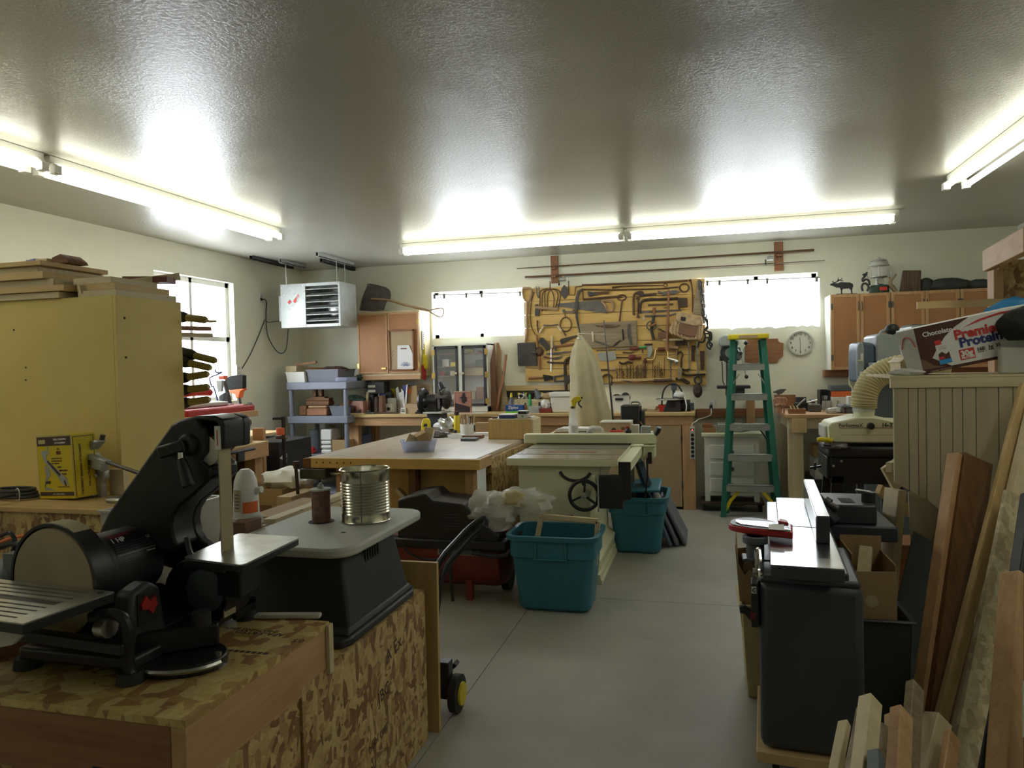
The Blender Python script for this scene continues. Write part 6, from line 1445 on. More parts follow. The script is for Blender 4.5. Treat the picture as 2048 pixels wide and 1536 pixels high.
# things on the second tote
t=Thing('tote_cover','blue tote lid lying on the heaped tote','lid');M=Matrix.Translation((-.55,5.93,.49))@Euler((radians(4),radians(-3),0)).to_matrix().to_4x4();t.part('lid',B().frame(M).box((-.16,-.22,0),(.2,.2,.022)),'blue_tote',.012);t.done()
one('folded_crate','dark blue folded plastic panel standing on the heaped tote','panel',B().frame(Matrix.Translation((-.46,5.9,.52))@Euler((0,radians(-18),radians(10))).to_matrix().to_4x4()).box((-.025,-.1,0),(.03,.1,.2)).box((-.04,-.08,.02),(-.025,.08,.17)),'blue_lid',.01)
one('scrap_board','short pale scrap board sticking out of the heaped tote','scrap',B().box((-.66,5.72,.3),(-.58,5.74,.478)),'pale_z',.002)
one('white_cloth','white cloth corner hanging at the heaped tote rim','cloth',B().ell((-.365,5.7,.43),(.03,.03,.05),12,8,.1),'pale_grey')
for k,(l,x) in enumerate((('grey lid leaning right of the heaped tote, inner one',-.285),('grey lid leaning right of the heaped tote, middle one',-.23),('grey lid leaning right of the heaped tote, outermost',-.17))):
 one('tote_cover',l,'lid',B().frame(Matrix.Translation((x,6.15+.04*k,0.012))@Euler((0,radians(-22-2*k),0)).to_matrix().to_4x4()).box((-.016,-.24,0),(.016,.24,.5-.03*k)),'grey_plastic' if k else 'blue_lid',.012,'lids leaning by the heaped tote')
# compressor
def compressor():
 t=Thing('air_compressor','red tank air compressor with black pump shroud beside the front tote','compressor')
 x0,x1,Y,z,r=-2.08,-1.22,4.52,.275,.21
 prof=[(0,0),(r*.6,.01),(r*.92,.05),(r,.1),(r,x1-x0-.1),(r*.92,x1-x0-.05),(r*.6,x1-x0-.01),(0,x1-x0)]
 t.part('tank',B().lathe(prof,(x0,Y,z),28,'x'),'tank_red')
 y=Y-r*.96
 t.part('data_plate',B().box((-1.665,y-.012,z+.03),(-1.39,y-.006,z+.1)),'hardboard_pale');dp=B()
 for a in (-1.655,-1.52):dp.box((a,y-.014,z+.036),(a+.12,y-.012,z+.094))
 t.part('plate_panel',dp,'grey_paint');t.part('sticker',B().box((-1.945,y+.012,z+.075),(-1.9,y+.018,z+.095)),'hose');t.part('sticker',B().box((-1.8,Y-.11,z+.121),(-1.72,Y-.10,z+.128)),'pale_grey')
 sh=[(p.x,p.z) for p in (at(a_,b_,y=Y-.2) for a_,b_ in ((797,998),(822,990),(843,987),(853,988),(866,1001),(928,1008),(948,1030),(1000,1070),(1000,1085),(797,1082)))]
 q=t.part('shroud',B().prism(sh,Y-.22,Y+.13),'black_plastic',.015)
 vt=B()
 for k in range(6):vt.box((-1.62,Y-.224,.47+k*.018),(-1.5,Y-.218,.477+k*.018))
 q.sub('vent',vt,'charcoal');q.sub('step_stripe',B().box((-1.74,Y-.07,.605),(-1.72,Y+.1,.612)).box((-1.69,Y-.07,.602),(-1.67,Y+.1,.609)),'olive_handle')
 t.part('base_tray',B().box((x0+.04,Y-.24,.345),(x1+.02,Y+.15,.405)),'black_plastic',.012)
 for xx in (-1.5,x0+.14):t.part('foot',B().box((xx,Y-.15,0),(xx+.04,Y-.11,z-.12)),'tank_red')
 t.part('wheel',B().cyl((x1-.1,Y+.12,.09),(x1-.05,Y+.12,.09),.09),'rubber')
 t.part('handle',B().tube([(x1-.2,Y-.25,.335),(x1+.02,Y-.25,.33),(x1+.1,Y-.2,.47)],.015,8,4),'black_plastic')
 t.part('hose',B().tube([(-1.88,Y-.245,.36),(-1.85,Y-.235,.31),(-1.75,Y-.235,.275),(-1.62,Y-.235,.28)],.008,7),'black_plastic');t.part('drain_hose',B().tube([(-1.57,Y-.23,z+.05),(-1.57,Y-.24,.15),(-1.56,Y-.24,.02)],.011,7),'black_plastic');t.done()
compressor()
def plastic_bag():
 t=Thing('plastic_bag','big crumpled clear plastic bag lying on the compressor shroud','bag')
 Y=4.42;S= lambda px,py,y=Y:at(px,py,y=y)
 b=B().crumple(S(985,1025),(.155,.14,.13),61,.34,30,16).crumple(S(1045,1005,4.5),(.18,.13,.085),62,.3,30,14);t.part('film',b,'film')
 t.part('lining',B().crumple(S(1025,1002),(.09,.06,.06),64,.3),'hose',0,'yellowish wad inside');t.done()
plastic_bag()
# hand truck folded beside the cart
def hand_truck():
 t=Thing('hand_truck','black folding hand truck leaning by the chipboard cart, yellow wheel','hand truck')
 Y=3.05;S= lambda px,py,y=Y:at(px,py,y=y)
 t.part('wheel',B().lathe([(0,-.02),(.052,-.02),(.08,-.016),(.08,.016),(.052,.02),(0,.02)],(-1.06,2.93,.081),28,'x'),'rubber')
 t.part('hub',B().lathe([(0,.021),(.05,.021),(.048,.03),(.02,.034),(0,.034)],(-1.06,2.93,.081),20,'x'),'yellow',0,'yellow wheel hub')
 t.part('toe_plate',B().beam(S(872,1362),S(914,1325),.05,.02),'black_metal',.004);t.part('axle_frame',B().box((-1.16,2.9,.06),(-1.085,2.96,.22)),'black_metal',.006)
 a,c=S(955,1043,3.2),S(868,1150,3.1);d=Vector((.035,0,-.02))
 for k in (0,1):t.part('handle_bar',B().tube([a+d*k,(a+d*k).lerp(c+d*k,.35)+Vector((-.01,0,.012)),c+d*k,Vector((c.x+.03*k,3.0,.2))],.015,9,4),'black_metal')
 t.part('grip',B().tube([a-(a-c)*.02,a+d*.5+(a-c).normalized()*.03,a+d],.017,9,3),'black_plastic')
 t.part('elastic',B().tube([S(838,1140),S(846,1134),S(856,1138)],.004,6).tube([S(872,1178),S(874,1195),S(866,1204),S(862,1205)],.004,6),'periwinkle');t.done()
hand_truck()
# ---------------- left foreground: chipboard carts and sanders ----------------
ZA,ZC2=.74,.605
def carts():
 t=Thing('chipboard_cart','chipboard-topped cart with pine skirt carrying the belt and disc sander','cart')
 x0,x1,y0,y1=-2.25,-1.1,1.31,1.935
 t.part('top',B().box((x0,y0,ZA-.018),(x1,y1,ZA)),'osb_top',.001)
 t.part('front_skirt',B().box((x0,y0+.001,ZA-.16),(x1-.04,y0+.04,ZA-.0185)),'redwood_x',.002)
 t.part('side_skirt',B().box((x1-.039,y0+.001,ZA-.158),(x1-.001,y1-.001,ZA-.0185)),'fir_y',.002)
 t.part('corner_strip',B().box((x1,y1-.025,ZA-.15),(x1+.012,y1,ZA-.004)),'pale_z',.001)
 t.part('side_panel',B().box((x1-.036,y0+.05,0),(x1-.008,1.772,ZA-.16)),'osb',.001)
 t.part('front_panel',B().box((x0,y0+.05,0),(x1-.037,y0+.07,ZA-.16)),'osb',.001)
 # printing on the top: upside-down inspection stamp
 for s,px,py,sz in (('SHEATHING SPAN',500,1262,.022),('APA-RATED',512,1268,.03),('0.5',552,1280,.03)):
  o=at(px+60,py,z=ZA+.0003);t.part('lettering',txt(s,o,(-1,0,0),(0,-1,0),sz,.0004,.0002),'leather_dark')
 st=B();o=at(445,1300,z=ZA)
 for k in range(8):st.box((o.x+k*.018,o.y-.005,ZA),(o.x+k*.018+.013,o.y+.008,ZA+.0004))
 t.part('print',st,'leather_dark');
 q=t.part('latch',B().box((x1-.25,y0-.004,.575),(x1-.225,y0+.001,.61)),'black_metal');t.done()
 t=Thing('chipboard_cabinet','lower chipboard cabinet carrying the spindle sander and big tin','cabinet')
 y0,y1=1.94,2.69
 t.part('top',B().box((x0+.1,y0,ZC2-.018),(x1-.012,y1,ZC2)),'osb_top',.001)
 t.part('side_panel',B().box((x1-.012,1.774,0),(x1,y1,ZC2+.001)),'osb',.001)
 t.part('back_panel',B().box((x0+.1,y1-.02,0),(x1-.0125,y1,ZC2-.0185)),'osb',.001)
 for s,d,sz in (('bbou',.0,.05),('hool rear',.1,.04),('JBC',.26,.06),('A Ex',.4,.07)):
  t.part('lettering',txt(s,(x1+.0004,2.12+d*.5,.13+d*.8),(0,1,.15),(0,-.15,1),sz,.0006,.0002),'leather_dark')
 t.done()
 t=Thing('panel_offcut','pale board leaning against the end of the chipboard cabinet','board');a=at(868,1140,y=2.76)
 t.part('board',B().frame(Matrix.Translation((x1,2.74,0))@Euler((radians(-1.5),0,0)).to_matrix().to_4x4()).box((-.42,0,0),(.028,.022,.695)),'ply_z',.001);t.done()
carts()
def sander():
 t=Thing('belt_disc_sander','black one-horsepower belt and disc sander with tall belt arm on the cart','sander')
 z0=ZA+.001;D=Vector((-1.649,1.5,.956));u=Vector((.085,1,0)).normalized();s=Vector((1,-.085,0)).normalized();k=Vector((0,0,1))
 M=Matrix((s,u,k)).transposed().to_4x4();M.translation=D # local: x right, y along the motor, z up
 L= lambda b:b.frame(M)
 r=.143
 t.part('disc',L(B()).lathe([(0,-.004),(r-.002,-.004),(r,0),(r,.006),(0,.006)],(0,0,0),48,'y'),'disc_grit',0,'worn tan sanding disc')
 a=[radians(d) for d in range(-14,195,11)]
 vs=[((r+q)*cos(t_),y,(r+q)*sin(t_)) for t_ in a for q,y in ((.004,-.004),(.012,-.004),(.012,.05),(.004,.05))];m=len(a)
 t.part('disc_guard',L(B()).add(vs,[(i*4+j,i*4+(j+1)%4,(i+1)*4+(j+1)%4,(i+1)*4+j) for i in range(m-1) for j in range(4)]+[(0,3,2,1),tuple((m-1)*4+j for j in range(4))]),'black_metal')
 p=t.part('disc_back',L(B()).lathe([(0,.008),(r+.002,.008),(r+.002,.048),(.11,.06),(0,.06)],(0,0,0),40,'y'),'black_metal')
 p.sub('dust_rim',L(B()).add([((r+.0125)*cos(t_),y,(r+.0125)*sin(t_)) for t_ in [radians(d) for d in range(60,125,8)] for y in (0,.05)],[(2*i,2*i+1,2*i+3,2*i+2) for i in range(8)]),'belt')
 mo=t.part('motor',L(B()).lathe([(0,.06),(.1,.06),(.104,.075),(.104,.09),(.092,.1),(.096,.11),(.096,.27),(.08,.285),(0,.285)],(0,0,0),40,'y'),'charcoal')
 # data label wrapped on the motor
 a=[radians(d) for d in range(8,78,7)];R1=.0968
 mo.sub('label',L(B()).add([(R1*cos(t_),y,R1*sin(t_)) for t_ in a for y in (.118,.262)],[(2*i,2*i+1,2*i+3,2*i+2) for i in range(len(a)-1)]),'black_metal')
 def strip(a0,a1,y0,y1,m_):
  aa=[radians(a0+(a1-a0)*i/3) for i in range(4)];R2=R1+.0006
  mo.sub('label_line',L(B()).add([(R2*cos(t_),y,R2*sin(t_)) for t_ in aa for y in (y0,y1)],[(2*i,2*i+1,2*i+3,2*i+2) for i in range(3)]),m_)
 for a0,y0,y1 in ((68,.12,.23),(63,.125,.2)):strip(a0,a0+3,y0,y1,'maroon')
 for i in range(5):strip(45.5-i*4.5,46.3-i*4.5,.122,.25-.012*(i%3),'grey_paint')
 strip(26,26.8,.12,.262,'pale_grey');strip(21,23,.215,.245,'pale_grey')
 for i in range(3):strip(18-i*4,18.8-i*4,.12,.17,'grey_paint')
 def ltx(sx,ang,y,sz,m_):
  q=radians(ang);n=Vector((cos(q),0,sin(q)));upv=Vector((-sin(q),0,cos(q)));o=M@(n*(R1+.001)+Vector((0,y,0)));mo.sub('lettering',txt(sx,o,M.to_3x3()@Vector((0,1,0)),M.to_3x3()@upv,sz,.0005,.0002),m_)
 ltx('1 HP',50,.126,.022,'paper');ltx('SANDER',60,.13,.012,'maroon');ltx('BELT AND DISC',66,.128,.01,'maroon');ltx('UL',44,.235,.014,'pale_grey')
 # disc table with grooves
 tz=-.002;
 tb=t.part('disc_table',L(B()).box((-.55,-.245,tz-.026),(.222,-.012,tz-.003)),'black_metal',.002)
 tp=L(B())
 ys=[-.012,-.035,-.042,-.058,-.065,-.081,-.088,-.104,-.132,-.148,-.155,-.171,-.178,-.194,-.201,-.217,-.224,-.245]
 tp.box((.17,-.245,tz-.003),(.222,-.012,tz))
 for i in range(0,len(ys),2):tp.box((-.55,ys[i+1],tz-.003),(.171,ys[i],tz))
 tb.sub('grooved_face',tp,'brushed');tb.sub('bolt',L(B()).cyl((.198,-.03,tz),(.198,-.03,tz+.002),.008,n=8),'black_metal')
 t.part('trunnion',L(B()).prism([(-.2,tz-.027),(.18,tz-.027),(.12,tz-.075),(.02,tz-.1),(-.1,tz-.09)],-.2,-.19),'pale_grey')
 t.part('lock_knob',L(B()).lathe([(0,0),(.025,.0),(.025,.03),(0,.03)],(.23,-.06,tz-.07),12,'x'),'steel')
 t.part('crank_handle',L(B()).tube([(.2,-.06,tz-.05),(.26,-.05,tz-.04),(.295,-.04,tz-.07),(.285,-.035,tz-.17),(.3,-.03,tz-.2)],.014,9,4),'black_metal')
 # base
 xb0,xb1,yb0,yb1=-1.72,-1.36,1.45,1.92
 t.part('base_plate',B().prism([(xb0,1.45),(xb1,1.45),(xb1+.0,1.92),(xb0+.05,1.92)],z0+.022,z0+.06,'z'),'black_metal',.01)
 t.part('pedestal',B().frus((-1.56,1.66,z0+.06),(.14,.16),(-1.62,1.66,.88),(.07,.12)),'black_metal',.012)
 t.part('front_rail',B().beam((-1.71,1.44,z0+.1),(-1.36,1.43,z0+.09),.03,.03),'black_metal',.004)
 for x,y in ((xb0+.01,yb0+.02),(xb1-.01,yb0+.0),(xb1-.005,yb1-.01),(xb0+.06,yb1-.02)):
  f=t.part('foot',B().cyl((x,y,z0),(x,y,z0+.028),.034,.03),'rubber');f.sub('bolt',B().cyl((x,y,z0+.028),(x,y,z0+.05),.008,n=8),'galvanised')
 t.part('rear_leg',B().box((xb1-.08,yb1-.1,z0+.045),(xb1+.015,yb1+.01,z0+.062)).box((xb1-.0,yb1-.09,z0+.02),(xb1+.015,yb1+.01,z0+.062)),'black_metal',.004)
 sw=t.part('switch_box',B().prism([(1.47,z0+.06),(1.5,z0+.2),(1.56,z0+.215),(1.6,z0+.19),(1.62,z0+.06)],-1.46,-1.405,'x'),'charcoal',.012)
 sw.sub('switch_plate',B().box((-1.405,1.515,z0+.11),(-1.402,1.585,z0+.19)),'black_plastic');sw.sub('switch',B().prism([(1.522,z0+.165),(1.54,z0+.182),(1.552,z0+.165),(1.57,z0+.175),(1.578,z0+.15),(1.56,z0+.13),(1.545,z0+.145),(1.525,z0+.15)],-1.402,-1.396,'x'),'red')
 # mitre gauge lying on the base
 t.part('gauge_base',B().prism([(-1.34+.14*cos(q),1.57+.1*sin(q)) for q in [radians(d) for d in range(-150,61,15)]],z0+.0,z0+.028,'z'),'black_metal',.004)
 t.part('gauge_scale',B().tube([(-1.34+.141*cos(q),1.57+.1015*sin(q),z0+.018) for q in [radians(d) for d in range(-110,0,15)]],.007,6,2),'brushed');t.part('gauge_head',B().beam((-1.44,1.5,z0+.06),(-1.26,1.64,z0+.06),.03,.06),'black_metal',.006);t.part('gauge_knob',B().cyl((-1.29,1.61,z0+.09),(-1.29,1.61,z0+.125),.025),'black_plastic');t.part('gauge_pointer',B().box((-1.225,1.555,z0+.0),(-1.195,1.585,z0+.006)).box((-1.22,1.57,z0),(-1.205,1.575,z0+.04)),'bright_steel')
 # belt arm: plate behind the motor, in the plane across it
 Y0,Y1=1.775,1.845
 q3= lambda pts,y=1.8:[(p.x,p.z) for p in (at(220+a_*.22136,820+b_*.22136,y=y) for a_,b_ in pts)]
 out=[(35,1080),(120,900),(680,120),(760,70),(900,42),(1060,38),(1140,70),(1152,130),(1150,330),(1020,350),(950,420),(1030,500),(1035,590),(880,740),(760,830),(705,920),(690,1010),(710,1120),(760,1200),(830,1250),(760,1320),(690,1440),(560,1480),(420,1440),(200,1300),(60,1180)]
 t.part('arm',B().prism(q3(out),Y0+.055,Y1+.02),'black_metal',.006)
 cov=[(35,1080),(120,900),(680,120),(760,70),(900,42),(935,90),(950,140),(990,140),(1005,240),(1000,360),(945,430),(1030,500),(1035,590),(880,740),(760,830),(705,920),(690,1010),(710,1120),(740,1180),(690,1250),(560,1200),(450,1120),(300,1060)]
 t.part('arm_cover',B().prism(q3(cov),Y0-.036,Y0+.056),'black_metal',.008)
 hood=[(690,120),(760,70),(900,42),(1060,38),(1140,70),(1152,130),(1150,330),(1120,330),(1110,150),(1080,95),(960,80),(860,90),(760,130),(690,190)]
 t.part('hood',B().prism(q3(hood),Y0-.035,Y0+.056),'black_metal',.005)
 cp=at(220+790*.22136,820+300*.22136,y=Y0)
 tn=t.part('tension_knob',B().lathe([(0,-.05),(.03,-.05),(.036,-.02),(.05,0),(.05,.06),(0,.06)],cp,20,'y').beam(cp+Vector((0,-.045,0)),cp+Vector((-.075,-.06,-.02)),.04,.035),'black_plastic',.006)
 h0,h1=at(220+640*.22136,820+440*.22136,y=1.7),at(220+720*.22136,820+690*.22136,y=1.7)
 tn.sub('handle',B().rings([(h0,.01),(h0.lerp(h1,.15),.014),(h0.lerp(h1,.95),.019),(h1,.014)],14),'black_plastic');tn.sub('ferrule',B().cyl(h0+Vector((0,0,.018)),h0-Vector((0,0,.004)),.008),'chrome')
 # belt loop: right-hand run, over the top wheel and back
 bp=[at(469,1095,y=1.8),at(469,1000,y=1.8),at(468,930,y=1.8)]
 xr=bp[0].x;wc=Vector((xr-.043,1.8,at(440,898,y=1.8).z));y0,y1=Y0-.03,Y0+.022
 path=[(xr,.80),(xr,.99),(xr,wc.z)]+[(wc.x+.043*cos(radians(d)),wc.z+.043*sin(radians(d))) for d in range(20,150,15)]+[(wc.x-.09,wc.z-.08),(wc.x-.25,wc.z-.32)]
 n=len(path);vs=[(x-e,y,z) for x,z in path for e,y in ((0,y0),(0,y1),(.004,y1),(.004,y0))]
 t.part('belt',B().add(vs,[(i*4+j,(i+1)*4+j,(i+1)*4+(j+1)%4,i*4+(j+1)%4) for i in range(n-1) for j in range(4)]+[(0,1,2,3)]),'belt',0,'worn tan sanding belt')
 t.part('idler_wheel',B().cyl((wc.x,y0+.003,wc.z),(wc.x,y1-.002,wc.z),.042,n=28),'brushed')
 s0,s1=at(433,852,y=Y0-.036),at(442,900,y=Y0-.036)
 st=t.part('arrow_label',B().box((s0.x-.006,Y0-.038,s1.z),(s0.x+.012,Y0-.035,s0.z)),'white_plastic',0,'white belt-direction label');st.sub('arrow',B().box((s0.x+.0015,Y0-.0388,s1.z+.012),(s0.x+.0045,Y0-.038,s0.z-.012)),'print_red')
 t.part('drive_guard',B().cyl((xr-.095,Y0-.03,.86),(xr-.095,Y1+.02,.86),.105,n=32),'black_metal',.004)
 t.part('lower_wheel',B().cyl((xr-.06,Y0-.034,.875),(xr-.06,Y1,.875),.062,n=28),'grey_paint')
 t.part('guide_bar',B().tube([(xr-.1,Y0-.05,1.03),(xr-.08,Y0-.06,.985),(xr-.03,Y0-.07,.955),(xr+.04,Y0-.075,.95)],.008,7),'charcoal')
 # belt table
 zt=.987;cor=[at(365,1115,z=zt),at(485,1130,z=zt),at(601,1074,z=zt),at(478,1066,z=zt)]
 def rounded(c,r=.018):
  o=[]
  for i in range(4):
   p0,p1,p2=c[i-1],c[i],c[(i+1)%4];a=(p0-p1).normalized()*r;b_=(p2-p1).normalized()*r
   for f in (0,.25,.5,.75,1):o.append(p1+a*(1-f)**2+b_*f**2)
  return [(p.x,p.y) for p in o]
 bt=t.part('belt_table',B().prism(rounded(cor),zt-.022,zt-.003,'z'),'black_metal',.002)
 bt.sub('face',B().prism(rounded(cor),zt-.003,zt,'z'),'brushed',0,'bright table face');t.part('table_bracket',B().box((xr-.02,1.74,.86),(xr+.06,1.83,zt-.022)),'black_metal',.006)
 t.done()
sander()
def spindle():
 t=Thing('spindle_sander','grey-topped spindle sander with tapered black base on the lower cabinet','sander')
 z=.93;x0,x1,y0,y1=-1.56,-1.085,2.03,2.70;r=.085
 pts=[]
 for cx,cy,a_ in ((x1-r,y1-r,0),(x0+r,y1-r,90),(x0+r,y0+r,180),(x1-r,y0+r,270)):
  pts+=[(cx+r*cos(radians(a_+15*i)),cy+r*sin(radians(a_+15*i))) for i in range(7)]
 t.part('table',B().prism(pts,z-.032,z,'z'),'table_grey',.009)
 b=t.part('base',B().frus((-1.33,2.36,ZC2+.04),(.2,.245),(-1.33,2.36,z-.033),(.155,.2)),'charcoal',.012)
 sl=B()
 for k in range(6):sl.frame(None).box((-1.171-.0*k,2.3+k*.02,.82),(-1.158,2.308+k*.02,.89))
 b.sub('vent_slots',sl,'dark_inside');
 f=t.part('flange',B().prism([(x,y) for x,y in ((-1.56,2.11),(-1.54,2.06),(-1.5,2.045),(-1.16,2.045),(-1.125,2.055),(-1.11,2.09),(-1.11,2.6),(-1.13,2.65),(-1.18,2.67),(-1.5,2.67),(-1.55,2.64))],ZC2+.001,ZC2+.028,'z'),'charcoal',.006)
 f.sub('step',B().frus((-1.33,2.36,ZC2+.028),(.21,.27),(-1.33,2.36,ZC2+.05),(.2,.25)),'charcoal',.006)
 o=at(643,1043,z=z);t.part('insert',B().cyl((o.x,o.y,z),(o.x,o.y,z+.0015),.048,n=28),'dark_inside')
 s=t.part('spindle',B().cyl((o.x,o.y,z),(o.x,o.y,z+.118),.034,n=24),'spool',0,'reddish sanding drum');s.sub('washer',B().cyl((o.x,o.y,z+.118),(o.x,o.y,z+.124),.038,n=24),'pale_grey');s.sub('nut',B().cyl((o.x,o.y,z+.124),(o.x,o.y,z+.138),.012,n=6).cyl((o.x,o.y,z+.138),(o.x,o.y,z+.145),.006,n=8),'steel')
 h=B()
 for px,py in ((603,1020),(687,1065),(545,1088)):p=at(px,py,z=z);h.box((p.x-.008,p.y-.004,z),(p.x+.008,p.y+.004,z+.0006))
 t.part('slot',h,'dark_inside');t.done()
 # big tin
 o=at(732,1040,z=z);o.z=z+.001;rr=.0905;hh=at(732,936,y=o.y).z-z
 prof=[(0,0),(rr,0),(rr+.002,.003),(rr,.006),(rr,hh*.17)]
 n=11
 for i in range(n):
  za=hh*(.17+.61*i/n);zb_=hh*(.17+.61*(i+.5)/n);prof+=[(rr,za),(rr-.0035,zb_)]
 prof+=[(rr,hh*.78),(rr,hh-.006),(rr+.003,hh-.003),(rr,hh),(rr-.003,hh-.002),(rr-.004,hh-.01),(rr-.005,.004),(0,.003)]
 t=Thing('tin_can','large open ribbed steel tin standing on the spindle sander table','tin')
 t.part('can',B().lathe(prof,o,56),'tin');a=radians(-62)
 t.part('seam',B().box((o.x+.025,o.y-.0885,o.z+.006),(o.x+.0275,o.y-.0855,o.z+hh-.006)),'old_steel');t.done()
 # bottle and lid
 o=at(462,1066,z=z);o.y+=.12;o.x-=.02;zb_=z+.001
 one('plastic_disc','grey-white round plastic lid under the white jug','lid',B().lathe([(0,0),(.052,0),(.058,.008),(.058,.032),(.05,.036),(0,.036)],(o.x,o.y,zb_),28),'pale_grey')
 zb_+=.037
 t=Thing('white_jug','white plastic jug with barcode label and orange foot behind the sanding belt','jug');h=.17
 t.part('jug',B().lathe([(0,0),(.046,0),(.047,.01),(.044,h*.5),(.04,h*.75),(.03,h*.92),(.016,h),(0,h)],(o.x,o.y,zb_),26),'white_plastic');t.part('spout',B().rings([((o.x+.03,o.y,zb_+h*.42),.008),((o.x+.05,o.y,zb_+h*.56),.012),((o.x+.068,o.y,zb_+h*.57),.012)],9),'white_plastic')
 a=[radians(d) for d in range(-115,-75,6)];R_=.0478
 t.part('label',B().add([(o.x+R_*cos(q),o.y+R_*sin(q),zz) for q in a for zz in (zb_+.02,zb_+.1)],[(2*i,2*i+2,2*i+3,2*i+1) for i in range(len(a)-1)]),'card_pale')
 for zz in range(5):t.part('print',B().add([(o.x+(R_+.0006)*cos(q),o.y+(R_+.0006)*sin(q),zb_+.032+zz*.012+d) for q in a[1:-1] for d in (0,.004)],[(2*i,2*i+2,2*i+3,2*i+1) for i in range(len(a)-3)]),'grey_paint')
 a=[radians(d) for d in range(-70,10,8)]
 t.part('orange_label',B().add([(o.x+R_*cos(q),o.y+R_*sin(q),zz) for q in a for zz in (zb_+.014,zb_+.055)],[(2*i,2*i+2,2*i+3,2*i+1) for i in range(len(a)-1)]),'orange');t.done()
spindle()
one('wood_block','brown wood block behind the belt arm beside the white lid','block',B().box((-1.635,2.2,.74),(-1.57,2.3,.965)),'leather',.003)
t=Thing('grey_bin','pale grey plastic bin seen through the belt arm opening','bin');t.part('tub',B().tray((-1.99,2.3,ZC2+.001),(.1,.14),(.13,.17),.4,.006,.008),'pale_grey');t.done()
a,c=at(490,1032,z=.93),at(578,1006,z=.93)
for k,l in enumerate(('pale wood strip lying behind the spindle sander, lower one','pale wood strip behind the spindle sander, on top of its twin')):
 one('wood_strip',l,'strip',B().beam((-1.62,2.42,.895+.024*k),(-1.68,3.25,.875+.024*k),.07-.02*k,.021),'pale_y',.001,'strips behind the spindle sander')
one('strip_carton','brown carton holding up the wood strips behind the spindle sander','carton',B().box((-1.95,2.75,0),(-1.55,3.2,.863)),'card',.004)
one('push_stick','flat pale plastic stick lying at the back of the cart','stick',B().beam((-1.38,1.905,ZA+.008),(-1.14,1.955,ZA+.008),.03,.014),'pale_grey',.005)
# ---------------- left side: chipboard ledge, tall cabinet, lumber ----------------
ZL=.95
t=Thing('chipboard_bench','chipboard-fronted bench at left with the yellow tool box on its ledge','bench')
t.part('top',B().box((-4.2,2.38,ZL-.02),(-2.22,2.78,ZL)),'ply_x',.002);t.part('front_panel',B().box((-4.2,2.395,0),(-2.23,2.415,ZL-.0205)),'osb',.001);t.part('end_panel',B().box((-2.245,2.416,0),(-2.225,2.78,ZL-.0205)),'osb');t.done()
t=Thing('tall_cabinet','tall plain yellow fibreboard cabinet at left with bar clamps on its far edge','cabinet')
cx0,cx1,cy0,cy1,ct=-4.3,-2.64,2.785,3.22,1.868
t.part('front',B().box((cx0,cy0,0),(cx1-.019,cy0+.018,ct)),'mdf',.001);t.part('side',B().box((cx1-.018,cy0,0),(cx1,cy1,ct)),'mdf',.001);t.part('back',B().box((cx0,cy1-.018,0),(cx1-.0185,cy1,ct)),'mdf');t.part('top',B().box((cx0,cy0+.019,ct-.02),(cx1-.019,cy1-.019,ct-.001)),'mdf')
b=B()
for px,py in ((249,636),(252,715)):p=at(px,py,x=cx1+.001);b.cyl((cx1,p.y,p.z),(cx1+.003,p.y,p.z),.006,n=8)
for px,py in ((28,660),(52,735),(52,760)):p=at(px,py,y=cy0);b.cyl((p.x,cy0-.003,p.z),(p.x,cy0,p.z),.004,n=8)
t.part('screw',b,'rust');t.done()
# boards stacked on the cabinet top
def board(l,px,z,y0,x0,x1,dep,th,m,rz=0,tilt=0.):
 M=Matrix.Translation((x1,y0,z))@Euler((0,radians(tilt),radians(rz))).to_matrix().to_4x4()
 return one('board',l,'board',B().frame(M).box((x0-x1,0,0),(0,dep,th)),m,.001,'boards stacked on the tall cabinet')
z=ct+.001
ST=[(-2.95,2.77,.03,'pale_x','thick pale board, bottom of the taller stack'),(-2.9,2.76,.028,'pine_x','yellow pine board second from the bottom of the taller stack'),(-2.96,2.77,.03,'pale_x','pale board third up in the taller stack'),(-2.99,2.75,.034,'pine_x','thick yellow board fourth up in the taller stack'),(-3.02,2.76,.024,'pale_x','thin pale board fifth up in the taller stack'),(-2.97,2.74,.022,'pine_x','yellow board topmost of the taller stack')]
for k,(x,y,th,m,l) in enumerate(ST):
 board(l, None,z,y,-4.25,x-.01*k,.38+.012*(k%3),th,m,(0,.6,-.4,.8,-.6,.3)[k]);z+=th+.002
zs=z
one('red_offcut','short brown peaked offcut pair on top of the taller stack','offcut',B().prism([(-3.08,zs),(-2.98,zs),(-2.99,zs+.016),(-3.03,zs+.045),(-3.08,zs+.03)],2.86,2.98),'darkboard_x',.002)
one('pale_offcut','small pale block on the taller stack beside the brown offcut','block',B().box((-3.16,2.84,zs),(-3.09,3.0,zs+.025)),'pale_x',.002)
one('blue_rag','small crumpled blue rag on top of the taller stack','rag',B().crumple((-3.24,2.92,zs+.018),(.05,.05,.022),71,.2),'navy')
z=ct+.001
for k,(x,w_,th,m,l) in enumerate(((-2.655,.4,.03,'pale_y','pale board at the cabinet corner, bottom of the lower stack'),(-2.67,.39,.03,'pine_y','yellow board second in the lower stack'),(-2.7,.36,.03,'pale_y','pale board topmost of the lower stack'))):
 one('board',l,'board',B().box((x-.22,cy0+.02+.01*k,z),(x,cy0+.02+w_-.02*k,z+th)),m,.001,'boards stacked on the tall cabinet');z+=th+.002
p,q=at(120,590,y=2.82),at(358,553,y=3.25);p.z+=.004
one('lath','long thin pale lath lying slantwise across the lower stack, pointing to the window','lath',B().beam(Vector((-2.86,2.80,1.905)),q,.02,.038),'pale_y',.001)
